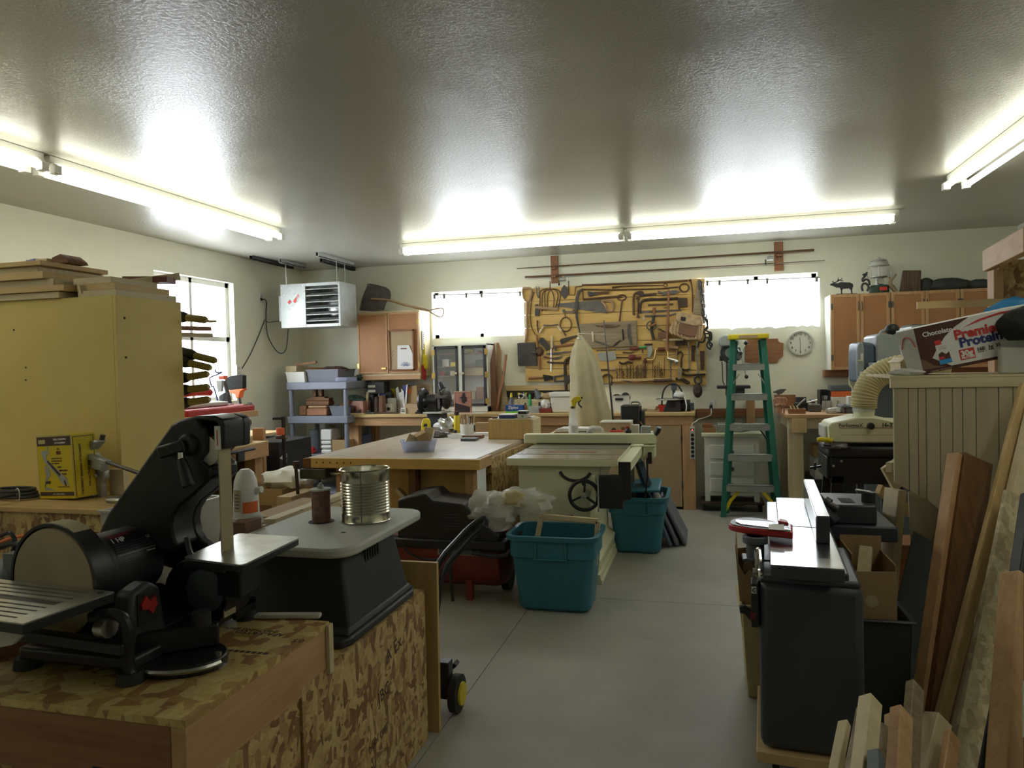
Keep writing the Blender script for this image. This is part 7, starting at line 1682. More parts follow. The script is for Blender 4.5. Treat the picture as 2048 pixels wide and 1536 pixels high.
one('redwood_board','reddish dark board lying behind the long lath on the cabinet','board',B().box((-3.0,3.0,1.9),(-2.6-.28,3.2,1.955)),'darkboard_x',.002) if False else one('redwood_board','reddish board lying behind the slanting lath on the cabinet','board',B().beam((-2.88,3.12,1.985),(-2.66,3.18,1.98),.1,.03),'maroon_wood',.001)
# strips poking out past the cabinet toward the window
for px,py,w_,m,l in ((428,643,.012,'pine_y','thin pale stick poking out beside the top clamp'),(418,658,.022,'redwood_y','reddish strip poking out under the top clamp'),(421,671,.022,'pale_y','pale strip poking out just under the reddish strip')):
 e=at(px,py,y=3.62);one('strip',l,'strip',B().beam(Vector((e.x-.12,3.24,e.z)),e,.05,w_),m,.001,'strips poking out by the clamps')
# clamps on the far edge
F0=(0,460,.26042)
CL=[(1300,655,1590,692,'top clamp, alone above the stick'),(1355,930,1660,1005,'second clamp, one of a crossing pair'),(1312,990,1620,1060,'third clamp, lower of the crossing pair'),(1315,1150,1600,1105,'fourth clamp, tilting upward'),(1320,1240,1605,1205,'fifth clamp, just above the lowest'),(1322,1340,1610,1300,'lowest clamp, tilting upward')]
for k,(u0,v0,u1,v1,l) in enumerate(CL):
 Y=3.3;t=Thing('bar_clamp','black and olive squeeze clamp, '+l,'clamp','squeeze clamps on the cabinet edge')
 S= lambda u,v:at(u*.26042,460+v*.26042,y=Y+(.03 if k==1 else 0));a,c=S(u0,v0),S(u1,v1);d=c-a
 t.part('jaw',B().beam(a+Vector((-.012,-.0,0)),a+Vector((.006,0,0)),.04,.062),'yellow',.003)
 t.part('body',B().rings([(a,.022),(a+d*.05,.03),(a+d*.38,.03),(a+d*.48,.022)],12),'black_plastic');t.part('grip',B().rings([(a+d*.44,.02),(a+d*.8,.0195),(a+d*.95,.019),(a+d,.012)],12),'olive_handle')
 t.part('bar',B().box((a.x-.012,cy1-.004,a.z-.012),(a.x+.006,Y+.05,a.z+.012)),'old_steel');t.part('pad',B().beam(a+Vector((.01,0,-.045)),a+Vector((.01,0,.04)),.02,.014),'black_plastic',.003);t.done()
# yellow carton
def yellow_box():
 t=Thing('tool_carton','yellow and black carton of a drill grinding attachment on the ledge','carton')
 a,c=at(81,998,z=ZL),at(151,1003,z=ZL);h=at(68,873,y=a.y).z-ZL
 M=Matrix.Translation((a.x,a.y,ZL+.001))@Matrix.Rotation(math.atan2(c.y-a.y,c.x-a.x),4,'Z')@Matrix.Rotation(radians(-3.0),4,'Y')
 W=(c-a).length;dp=.115;L= lambda:B().frame(M);n3=M.to_3x3()
 def F(s,x,z,sz,m,al='CENTER',bold=.0008):t.part('lettering',txt(s,M@Vector((x,-.0006,z)),n3@Vector((1,0,0)),n3@Vector((0,0,1)),sz,bold,.0003,al),m)
 t.part('box',L().box((0,0,0),(W,dp,h)),'box_yellow',.001)
 t.part('header',L().box((.004,-.0005,h-.046),(W-.004,0,h-.006)),'leather_dark');t.part('footer',L().box((.004,-.0005,.012),(W-.004,0,.03)),'leather_dark')
 bd=L()
 for p,q in (((0,0),(.003,h)),((W-.004,0),(W,h)),((0,h-.005),(W,h))):bd.box((p[0],-.0004,p[1]),(q[0],0,q[1]))
 t.part('border',bd,'card_pale')
 t.part('badge',L().box((.014,-.001,h-.036),(.058,-.0005,h-.018)),'hose',.004);F('GENERAL',.036,h-.031,.009,'leather_dark',bold=.0004)
 F('DRILL GRINDING',W*.68,h-.022,.0105,'paper',bold=.0003);F('ATTACHMENT',W*.68,h-.038,.0105,'paper',bold=.0003)
 F('NO.',W*.62,h-.064,.009,'maroon',bold=.0003);F('825',W*.62,h-.084,.019,'maroon',bold=.0012)
 for i,s in enumerate(('SHARPENS FROM 3-32','ACCOMODATES ANY','DRILL GRINDER')):F(s,W*.4,h-.105-.011*i,.007,'leather_dark','LEFT',.0002)
 F('NEW',W*.62,h-.145,.011,'leather_dark',bold=.0003);F('IMPROVED',W*.72,h-.16,.011,'leather_dark',bold=.0003);F('MODEL',W*.74,h-.175,.01,'leather_dark',bold=.0003)
 F('COMPLETE INSTRUCTIONS',W*.7,.05,.0062,'leather_dark',bold=.0001);F('FOR TWIST DRILLS',W*.55,.017,.009,'card_pale',bold=.0003)
 pic=L();f= lambda u,v:((u-95)/620*W,h-(v-175)/1040*h)
 def pl(pts):pic.prism([f(*p) for p in pts],-.0012,-.0004)
 pl([(190,430),(240,415),(310,440),(320,480),(270,480),(260,560),(200,570),(185,500),(165,490),(165,470)]);pl([(265,425),(290,350),(315,360),(285,430)]);pl([(205,600),(250,550),(560,850),(600,880),(600,950),(540,1000),(470,920),(440,850)])
 pl([(225,660),(300,720),(320,830),(260,880),(200,1010),(290,1040),(390,1080),(200,1080),(205,900),(240,860),(215,760)]);pl([(560,920),(640,985),(630,1000),(550,940)])
 t.part('picture',pic,'galvanised')
 pk=L();pk.prism([f(260,600),f(285,590),f(500,820),f(470,850)],-.0018,-.0012);pk.prism([f(215,930),f(305,920),f(300,970),f(215,970)],-.0018,-.0012);pk.prism([f(540,930),f(560,910),f(585,985),f(570,1010)],-.0018,-.0012);t.part('picture_line',pk,'leather_dark')
 X= lambda:L()
 t.part('side_border',X().box((W,.006,.006),(W+.0005,.009,h-.01)).box((W,dp-.012,.006),(W+.0005,dp-.009,h-.01)).box((W,.006,h-.013),(W+.0005,dp-.009,h-.01)),'leather_dark')
 for s,y,sz in (('THE PERFECT GRINDING ATTACHMENT',.042,.0155),('FOR ALL TWIST DRILLS',.078,.0155)):t.part('lettering',txt(s,M@Vector((W+.0007,y+.0,.012 if y<.05 else .045)),n3@Vector((0,0,1)),n3@Vector((0,-1,0)),sz*.8,.0005,.0003),'leather_dark')
 t.done(); return a,c
ya,yc=yellow_box()
# cast drill grinder
def grinder_tool():
 Y=ya.y+.09;S= lambda u,v,y=Y:at(60+u*.1237,850+v*.1237,y=y)
 t=Thing('drill_grinder','grey cast drill-grinding fixture with long rod beside the yellow carton','fixture')
 f=S(1150,1230);dz=ZL+.001-S(0,1235).z
 def T(*a,**k):p=S(*a,**k);p.z+=0; return p
 t.part('foot',B().prism([(p.x,p.z) for p in (T(700,1215),T(1180,1160),T(1215,1180),T(1215,1235),T(830,1300),T(700,1250))],Y-.03,Y+.02),'galvanised',.004)
 t.part('upright',B().prism([(p.x,p.z) for p in (T(985,1190),T(1000,950),T(950,700),T(940,450),T(1060,430),T(1230,700),T(1240,860),T(1190,940),T(1200,1200))],Y-.012,Y+.02),'galvanised',.006)
 t.part('head',B().prism([(p.x,p.z) for p in (T(1000,260),T(1120,235),T(1210,250),T(1130,330),T(1060,410),T(990,400),T(980,330))],Y-.035,Y+.02),'galvanised',.008);t.part('post',B().cyl(T(1160,260),T(1180,160),.011),'old_steel');t.part('collar',B().lathe([(0,0),(.02,0),(.02,.02),(0,.02)],T(945,360),14,'x'),'galvanised')
 p0,p1,p2=T(960,500,y=Y-.03),T(1260,610,y=Y-.04),T(1820,800,y=Y-.06)
 t.part('rod',B().cyl(p0,p2,.0085),'old_steel');t.part('cradle',B().beam(p0,p1,.035,.024),'galvanised',.005);t.part('clamp_block',B().beam(T(1040,620,y=Y-.03),T(1230,680,y=Y-.035),.04,.04),'galvanised',.006);t.part('screw',B().cyl(T(1030,1090,y=Y-.02),T(1060,1150,y=Y-.02),.01).cyl(T(1060,800,y=Y-.02),T(1090,840,y=Y-.02),.008),'steel')
 t.done()
 one('pale_block','small pale rectangular wood block standing behind the cast fixture','block',B().box((S(1245,0,2.7).x,2.7,ZL+.001),(S(1480,0,2.7).x,2.73,S(0,695,2.7).z)),'pale_z',.002)
 o=at(232,1006,z=ZL+.001);t=Thing('slip_pliers','worn steel pliers lying open on the ledge right of the fixture','pliers');M=Matrix.Translation(o)
 t.part('arm',B().frame(M).tube([(-.04,.0,.012),(0,.01,.018),(.04,.03,.03),(.055,.03,.036)],[.013,.007],8),'old_steel');t.part('arm',B().frame(M).tube([(-.04,.0,.012),(0,-.01,.014),(.045,-.005,.014),(.055,.0,.02)],[.012,.007],8),'steel');t.done()
grinder_tool()
# cords on the ledge
cd=B();o=at(45,995,z=ZL)
for k in range(3):cd.tube([(o.x+(.11-.01*k)*cos(a),o.y-.03+.05*sin(a),ZL+.014+.014*k) for a in [i*pi/5 for i in range(10)]],.0085,7,4, True)
cd.tube([(o.x+.06,o.y-.09,ZL+.03),(o.x+.085,2.365,ZL+.02),(o.x+.09,2.36,ZL-.1),(o.x+.08,2.36,ZL-.2)],.008,7,5)
t=Thing('power_cord_coil','black power cord coiled on the ledge and hanging over its edge','cord');t.part('cord',cd,'charcoal');t.part('tie',B().tube([(o.x+.06+.012*cos(a),o.y-.075,ZL+.026+.03*sin(a)) for a in [i*pi/3 for i in range(6)]],.0025,5,3, True),'white_plastic');t.done()
for l,pts,m,r in (('orange extension cord looping in front of the chipboard bench',[(0,1085),(25,1076),(55,1072),(85,1085)],'orange',.007),('black cord looping in front of the chipboard bench, upper loop',[(0,1072),(20,1066),(30,1085),(22,1110)],'black_plastic',.008),('thick black hose sagging left of the sanding disc',[(0,1094),(25,1087),(50,1095),(55,1120),(10,1150),(0,1170)],'black_plastic',.012),('thin dark cord arching behind the motor',[(178,1085),(190,1072),(210,1068),(225,1074)],'black_plastic',.006)):
 one('cord',l,'cord',B().tube([at(*p,y=2.3 if m=='orange' else 2.2) for p in pts],r,8,6),m)
one('cord_plug','black cord connector hanging below the cord loops at far left','plug',B().rings([(at(24,1105,y=2.2),.012),(at(24,1112,y=2.2),.018),(at(26,1130,y=2.2),.014)],9),'black_plastic')
one('grey_motor','dark grey tool body lying between the cart and the chipboard bench','tool',B().ell(at(20,1155,y=1.95),(.1,.08,.07)).box((-2.3,1.9,.62),(-1.95,2.0,.9)),'grey_paint')
one('fir_plank','dark brown plank leaning at the cart left end','plank',B().beam((-2.28,1.4,.42),(-1.72,1.55,.81),.03,.14),'darkboard_x',.002)
# bench along the window wall
def side_bench():
 t=Thing('window_bench','pine workbench along the window wall with tools heaped on it','workbench')
 x1,y0,y1,z=-3.66,3.6,5.5,.9
 t.part('top',B().box((-4.83,y0,z-.02),(x1,y1,z)),'pine_y',.003);t.part('front_rail',B().box((x1-.04,y0,z-.13),(x1-.001,y1-.001,z-.021)),'fir_y',.003);t.part('leg',B().box((x1-.15,y1-.14,0),(x1-.045,y1-.03,z-.021)),'fir_z',.003);t.part('leg',B().box((x1-.15,y0,0),(x1-.045,y0+.1,z-.021)),'fir_z',.003);t.part('shelf',B().box((-4.8,y0,.28),(x1-.06,y1-.15,.3)),'darkboard_y');t.part('end_panel',B().box((-4.83,y1-.03,.0),(x1-.16,y1-.011,z-.021)),'darkboard_z');t.part('rear_top',B().box((-4.83,y1+.001,z-.02),(-4.12,6.5,z)),'pine_y');t.part('leg',B().box((-4.8,6.4,0),(-4.72,6.48,z-.021)),'fir_z');t.done()
 return z+.001
ZS=side_bench()
one('sanding_tool','dark grey plastic push tool hanging on the window bench front rail','tool',B().frame(Matrix.Translation((-3.62,5.0,.845))).box((0,-.17,.01),(.04,.2,.035)).box((.005,-.03,-.06),(.035,.06,.02)),'charcoal',.01)
t=Thing('saw_bench','red machine with wooden rails on the window bench','machine')
y0,y1=4.55,5.42
t.part('lower_rail',B().box((-4.1,y0,ZS+.002),(-3.72,y1-.06,ZS+.05)),'gold_paper',.003);t.part('body',B().prism([(y0,ZS+.06),(y1-.2,ZS+.06),(y1-.12,ZS+.15),(y1-.25,ZS+.22),(y0,ZS+.22)],-4.05,-3.78,'x'),'red',.01);t.part('opening',B().box((-3.781,y0+.1,ZS+.065),(-3.775,y1-.3,ZS+.12)),'dark_inside');t.part('upper_rail',B().box((-4.1,y0,ZS+.222),(-3.7,y1,ZS+.27)),'fir_y',.003)
t.part('support',B().box((-4.1,y0+.02,ZS+.05),(-4.06,y1-.1,ZS+.222)),'pine_y');t.part('knob',B().cyl((-3.78,y1-.1,ZS+.17),(-3.72,y1-.1,ZS+.17),.03),'rust');t.done()
t=Thing('red_tool_case','flat red plastic case with bright strips lying on the machine rails','case');M=Matrix.Translation((-3.93,5.0,ZS+.29))@Euler((0,radians(3),0)).to_matrix().to_4x4()
t.part('case',B().frame(M).box((-.16,-.42,-.018),(.2,.42,.04)),'red',.012);t.part('cover',B().frame(M).box((-.14,-.38,.041),(.1,.2,.075)),'pale_grey',.01);t.part('strip',B().frame(M).box((.06,.05,.041),(.08,.3,.05)),'bright_steel');t.part('strip',B().frame(M).box((.17,.3,.041),(.19,.4,.048)),'bright_steel');t.done()
# upright clutter behind, near the window
S= lambda px,py,y=5.75:at(px,py,y=y)
t=Thing('push_broom','upturned dustpan brush with black bristles and orange head by the window wall','broom')
Yb=6.2;S2= lambda px,py:at(px,py,y=Yb)
q= lambda pts,y=Yb:[(p.x,p.z) for p in (at(340+u*.13022,700+v*.13022,y=y) for u,v in pts)]
t.part('bristles',B().prism(q([(860,440),(960,400),(1105,375),(1150,390),(1148,590),(930,615)]),Yb-.03,Yb+.03),'bristle',.006);t.part('head',B().prism(q([(925,618),(1150,590),(1160,605),(1110,640),(1090,735),(1045,735),(1030,680),(950,650)]),Yb-.035,Yb+.035),'orange',.008);a,c=S2(340+1065*.13,700+735*.13),S2(483,826);t.part('handle',B().cyl(a,Vector((c.x+.02,c.y,ZS)),.016),'old_steel');t.done()
for l,pts,m,r in (('tall dark metal bar leaning by the broom',[(825,480),(870,620),(950,950)],'cast_iron',.02),('second dark bar leaning left of the broom',[(850,780),(880,900),(900,980)],'black_metal',.018)):
 b=B().tube([at(340+u*.13022,700+v*.13022,y=6.0) for u,v in pts],r,8,3);dz=ZS-b.bounds()[0][2]
 one('metal_bar',l,'bar',b,m,0,'bars leaning by the broom')
t=Thing('grey_sander','grey upright tool in front of the window edge','tool');t.part('body',B().prism(q([(760,700),(850,650),(840,980),(780,990)],5.9),5.88,5.94),'grey_paint',.01);t.part('post',B().box((q([(800,980)],5.9)[0][0]-.02,5.89,ZS),(q([(800,980)],5.9)[0][0]+.02,5.93,q([(800,960)],5.9)[0][1])),'grey_paint');t.part('plate',B().prism(q([(715,470),(810,465),(800,640),(740,640)],5.9),5.89,5.92),'galvanised',.003);t.part('cap',B().prism(q([(760,400),(860,395),(850,450),(770,455)],5.9),5.88,5.93),'clamp_orange',.004);t.done()
one('blue_bar_clamp','thin blue and black bar clamp standing before the window edge','clamp',B().tube([at(340+u*.13022,700+v*.13022,y=5.8) for u,v in ((690,300),(720,350),(800,340),(740,370),(640,410),(610,440),(640,560),(690,620))]+[Vector((-4.3,5.8,.91))],.007,7,3),'navy')
one('red_lever_tool','red and blue lever tool lying level behind the lowest clamps','tool',B().rings([(at(340+u*.13022,700+v*.13022,y=5.3),r) for u,v,r in ((220,700,.02),(330,660,.03),(480,660,.024),(620,650,.03),(650,640,.012))],9),'red')
t=Thing('chrome_knob_tool','red pipe cutter with two bright chrome ends above the belt arm','tool');P= lambda u,v:at(340+u*.13022,700+v*.13022,y=5.1)
t.part('body',B().cyl(P(520,935),P(690,920),.032),'red');t.part('end',B().rings([(P(430,950),.008),(P(470,940),.03),(P(525,935),.026)],12),'chrome');t.part('end',B().rings([(P(690,915),.026),(P(720,905),.034),(P(750,915),.01)],12),'chrome');t.part('post',B().cyl(P(570,950),Vector((P(570,950).x,5.1,ZS+.0)),.025),'red');t.done()
t=Thing('chrome_scraper','wooden-gripped tool with chrome collar standing left of the red pipe cutter','tool');t.part('grip',B().cyl(P(250,860),P(255,950),.024),'pine_z');t.part('collar',B().cyl(P(250,950),P(250,985),.03),'chrome');t.part('shaft',B().cyl(P(250,985),Vector((P(240,1090).x,5.1,ZS)),.012),'redwood_z');t.done()
one('side_rod','thin black rod with a bulb end sticking out beside the broom handle','rod',B().rings([(at(340+u*.13022,700+v*.13022,y=6.1),r) for u,v,r in ((870,985,.005),(985,870,.005),(1190,838,.006),(1200,835,.018),(1250,828,.014),(1265,830,.004))],8),'black_metal')
# below and around
t=Thing('black_cabinet','black steel cabinet with a torn white sticker, between bench and shelf unit','cabinet')
t.part('body',B().box((-4.25,5.75,.0),(-3.72,6.3,.86)),'black_metal',.006);b=B()
for k in range(9):b.ell((-3.718,5.86,.3+k*.05),(.004,.008,.008),8,5)
t.part('rivet',b,'charcoal');o=at(567,915,x=-3.719);t.part('sticker',B().prism([(o.y-.06,o.z),(o.y-.02,o.z+.02),(o.y+.06,o.z+.03),(o.y+.05,o.z-.06),(o.y+.01,o.z-.03)],-3.72,-3.717,'x'),'pale_grey');t.done()
t=Thing('pine_post','pair of upright pine boards at the end of the window bench','boards');t.part('board',B().box((-4.1,5.52,0),(-3.9,5.56,1.06)),'pine_z',.003);t.part('board',B().box((-3.89,5.6,0),(-3.78,5.64,1.0)),'fir_z',.003);t.done()
t=Thing('clamp_stand','orange-handled bar clamp standing against the pine boards','clamp');p=at(568,862,y=5.68);t.part('bar',B().box((p.x-.012,5.66,0),(p.x+.012,5.69,p.z+.13)),'black_metal',.002);t.part('jaw',B().box((p.x-.07,5.655,p.z-.07),(p.x+.03,5.695,p.z-.04)),'old_steel',.003);t.part('handle',B().cyl((p.x-.01,5.64,p.z-.03),(p.x-.01,5.64,p.z+.03),.036),'clamp_orange');t.part('top_jaw',B().box((p.x-.1,5.66,p.z+.1),(p.x,5.69,p.z+.125)),'black_metal',.003);t.done()
t=Thing('open_carton','large brown carton with white cloth on it, left of the workbench','carton');t.part('box',B().tray((-3.25,4.95,0),(.2,.22),(.2,.22),.62,.006),'card',0)
t.part('print',B().box((-3.3,4.727,.38),(-3.14,4.729,.5)),'leather');t.done()
one('white_cloth','white crumpled cloth on the brown carton left of the workbench','cloth',B().crumple((-3.15,4.95,.66),(.17,.14,.075),81,.35),'white_plastic')
t=Thing('red_carton','red and white carton beside the workbench leg','carton');t.part('box',B().box((-2.98,4.55,0),(-2.86,4.9,.6)),'gold_paper',.004);t.part('panel',B().box((-2.96,4.548,.3),(-2.87,4.55,.5)),'clamp_orange');t.done()
one('pink_board','pinkish tall board standing under the window bench end','board',B().box((-3.62,4.5,0),(-3.53,4.53,.66)),'gold_paper',.002)
one('dark_bucket','dark green-grey bucket beside the pinkish board','bucket',B().lathe([(0,0),(.09,0),(.11,.4),(.115,.4),(.115,.38),(.1,.38)],(-3.38,4.5,0),22),'grey_paint')
# ---------------- right side: jointer, bins, drum sander, plank cupboard, lumber ----------------
def jointer():
 t=Thing('jointer','dark grey floor-standing jointer with bright beds and a red ribbed cutter guard','jointer')
 M=Matrix.Translation((.375,2.7,0))@Matrix.Rotation(radians(-4.3),4,'Z');L= lambda:B().frame(M)
 t.part('cabinet',L().box((-.2,0,.09),(.145,.52,.7)),'dark_grey_paint',.03);t.part('cabinet_top',L().box((-.193,.01,.69),(.138,.51,.718)),'dark_grey_paint',.012)
 t.part('mobile_base',L().box((-.215,-.02,.05),(.16,.54,.089)),'pine_x',.003)
 for x in (-.15,.15):
  for y in (.04,.46):t.part('caster',L().cyl((x-.012,y,.025),(x+.012,y,.025),.025),'rubber')
 t.part('bed_casting',L().box((-.11,.02,.7),(.1,1.1,.742)),'dark_grey_paint',.006)
 b=t.part('near_bed',L().box((-.158,-.1,.742),(.075,.52,.787)),'dark_grey_paint',.003);b.sub('face',L().box((-.157,-.099,.787),(.074,.52,.79)),'bright_steel',0,'bright ground steel face')
 b=t.part('far_bed',L().box((-.12,.55,.742),(.075,1.22,.784)).box((-.165,.55,.742),(-.12,1.2,.765)),'dark_grey_paint',.003);b.sub('face',L().box((-.119,.55,.784),(.074,1.219,.787)).box((-.164,.552,.765),(-.121,1.199,.767)),'bright_steel')
 t.part('cutter_head',L().cyl((-.14,.535,.765),(.07,.535,.765),.02),'old_steel')
 f=t.part('fence',L().box((.012,.25,.791),(.058,1.16,.893)),'dark_grey_paint',.003);f.sub('fence_face',L().box((.009,.255,.793),(.012,1.155,.89)),'bright_steel');f.sub('fence_top',L().box((.013,.254,.893),(.057,1.156,.895)),'bright_steel')
 cut=[at(1440+u*.1498,950+v*.1498,z=.83) for u,v in ((115,640),(130,600),(200,575),(330,562),(500,570),(660,600),(800,630),(970,650),(975,770),(760,745),(560,725),(380,705),(230,680),(150,660))]
 g=t.part('cutter_guard',B().prism([(p.x,p.y) for p in cut],.803,.829,'z'),'red',.006,'red cutter guard')
 c=sum(cut,Vector())/len(cut);top=[(c.x+(p.x-c.x)*.94,c.y+(p.y-c.y)*.92) for p in cut]
 g.sub('plate',B().prism(top,.829,.831,'z'),'grey_paint',0,'ribbed bright plate');rb_=B()
 for k in range(6):
  f0=.12+k*.145;a=cut[1].lerp(cut[12],f0);a=a.lerp(c,.12+.1*abs(k-2.5)/2.5);e=cut[7].lerp(cut[8],f0).lerp(a,.05);rb_.beam((a.x,a.y,.833),(e.x,e.y,.833),.009,.005)
 g.sub('rib',rb_,'bright_steel');s=[at(1440+u*.1498,950+v*.1498,z=.8365) for u,v in ((650,655),(855,660),(862,738),(650,722))]
 g.sub('sticker',B().prism([(p.x,p.y) for p in s],.8355,.8365,'z'),'paper');s=[at(1440+u*.1498,950+v*.1498,z=.845) for u,v in ((800,580),(895,598),(915,635),(775,612))];g.sub('tab',B().prism([(p.x,p.y) for p in s],.829,.845,'z'),'red',.003)
 p=at(1510,1068,y=2.98);t.part('guard_post',B().cyl((p.x,2.98,.72),(p.x,2.98,.803),.034).cyl((p.x,2.98,.775),(p.x,2.98,.803),.048).box((p.x-.05,2.93,.712),(.27,3.02,.722)),'grey_paint',.003)
 h=M@Vector((-.2,.12,.70));w_=t.part('handwheel',B().tube([(h.x,h.y+.085*cos(a),h.z+.085*sin(a)) for a in [i*pi/6 for i in range(12)]],.011,8,2, True),'chrome');w_.sub('spokes',B().beam((h.x,h.y-.08,h.z),(h.x,h.y+.08,h.z),.012,.014).beam((h.x,h.y,h.z-.08),(h.x,h.y,h.z+.08),.014,.012,(0,1,0)).cyl((h.x-.02,h.y,h.z),(h.x+.09,h.y,h.z),.014),'steel')
 q=t.part('switch_box',L().box((-.226,.0,.53),(-.2,.09,.69)),'black_plastic',.004);q.sub('label',L().box((-.224,-.003,.655),(-.207,0,.68)),'white_plastic');q.sub('stop_button',L().box((-.229,-.003,.56),(-.209,0,.585)),'maroon');q.sub('lettering',txt('G',M@Vector((-.221,-.0036,.659)),(1,.0,0),(0,0,1),.022,.001,.0003),'black_plastic');t.done()
jointer()
def bin_(name,label,cat,x0,x1,y0,y1,h,m):
 t=Thing(name,label,cat);cx,cy_=(x0+x1)/2,(y0+y1)/2;a=((x1-x0)/2,(y1-y0)/2)
 t.part('tub',B().tray((cx,cy_,0),(a[0]*.78,a[1]*.82),(a[0]-.012,a[1]-.012),h,.006,.014),m,.008); return t.done()
bin_('waste_bin','tall beige-grey waste bin with a torn carton in it left of the jointer','bin',.13,.44,3.3,3.62,.42,'hose')
one('bin_hook','dark rim handle of a lid hooked on the beige waste bin','lid',B().prism(onY([(1478,1212),(1490,1211),(1500,1222),(1522,1232),(1522,1242),(1500,1240),(1488,1226),(1480,1226)],3.28),3.27,3.297),'charcoal',.004)
t=Thing('torn_carton','tall torn brown carton standing in the beige waste bin','carton');t.part('front',B().prism(onY([(1470,1096),(1478,1130),(1490,1150),(1500,1140),(1512,1152),(1524,1148),(1540,1190),(1540,1260),(1496,1260),(1480,1200)],3.36),3.355,3.36),'card');t.part('back',B().prism(onY([(1470,1096),(1530,1092),(1600,1100),(1600,1240),(1490,1240)],3.56),3.555,3.56),'card')
t.part('side',B().add([(.145,3.36,.3),(.145,3.555,.3),(.13,3.555,.7),(.12,3.36,.67),(.149,3.36,.3),(.149,3.555,.3),(.134,3.555,.7),(.124,3.36,.67)],[(0,3,2,1),(4,5,6,7),(0,1,5,4),(1,2,6,5),(2,3,7,6),(3,0,4,7)]),'card');t.done()
one('card_scrap','pale card scrap lying in the torn carton','scrap',B().prism(onY([(1488,1126),(1502,1118),(1508,1136),(1500,1148),(1486,1140)],3.45),3.44,3.45),'card_pale')
bin_('slim_bin','slim dark olive waste bin right of the jointer','bin',.56,.79,3.12,3.44,.45,'charcoal')
t=Thing('long_carton','open brown carton with a round hand hole, standing in the dark bin','carton');x0,x1,y0,y1=.565,.73,3.16,3.42
t.part('front',B().prism([(x0,.4),(x1,.4),(x1,.635),(x0,.63)],y0,y0+.004),'card');t.part('back',B().box((x0,y1,.4),(x1,y1+.004,.72)),'card');t.part('side',B().box((x0,y0+.005,.4),(x0+.004,y1,.70)),'card');t.part('side',B().box((x1-.004,y0+.005,.4),(x1,y1,.66)),'card')
p=at(1737,1202,y=y0-.001);t.part('hand_hole',B().lathe([(0,0),(.024,0),(.024,.003),(0,.003)],(p.x+.012,y0-.003,p.z),22,'y'),'card_pale');t.done()
one('scrap_stick','pale wood scrap sticking up in the open brown carton','scrap',B().beam((.6,3.2,.45),(.66,3.37,.68),.05,.03),'pale_y',.002)
t=Thing('mortising_machine','dark grey bench machine on a red stand behind the jointer','machine')
Y=3.5;S= lambda px,py,y=Y:at(px,py,y=y)
a,c=S(1650,1046),S(1797,1086);t.part('deck',B().box((a.x,Y,c.z),(c.x,3.95,a.z-.01)),'dark_grey_paint',.008);b0,b1=S(1662,1012),S(1758,1056)
t.part('body',B().box((b0.x,Y+.03,a.z-.009),(b1.x,3.85,b0.z)),'dark_grey_paint',.008);q0,q1=at(1680,1018,z=b0.z),at(1724,1012,z=b0.z);t.part('opening',B().box((b0.x+.06,Y+.09,b0.z),(b1.x-.08,Y+.2,b0.z+.002)),'dark_inside')
t.part('arm',B().beam(S(1636,1000,3.55),S(1672,1046,3.5),.06,.035),'dark_grey_paint',.008);t.part('spindle',B().cyl(S(1626,990,3.56),S(1676,1018,3.52),.014).cyl(S(1650,1002,3.54),S(1660,1008,3.53),.024),'old_steel');t.part('knob',B().cyl(S(1624,989,3.56),S(1634,990,3.56),.018),'steel');t.part('post',B().cyl(S(1737,1006,3.62),S(1737,984,3.62),.03),'black_metal');t.part('tee_handle',B().cyl(S(1711,980,3.62),S(1740,984,3.62),.007),'steel')
t.part('stand',B().box((.515,3.56,0),(.66,3.9,c.z)),'tank_red',.006,'red stand');t.done()
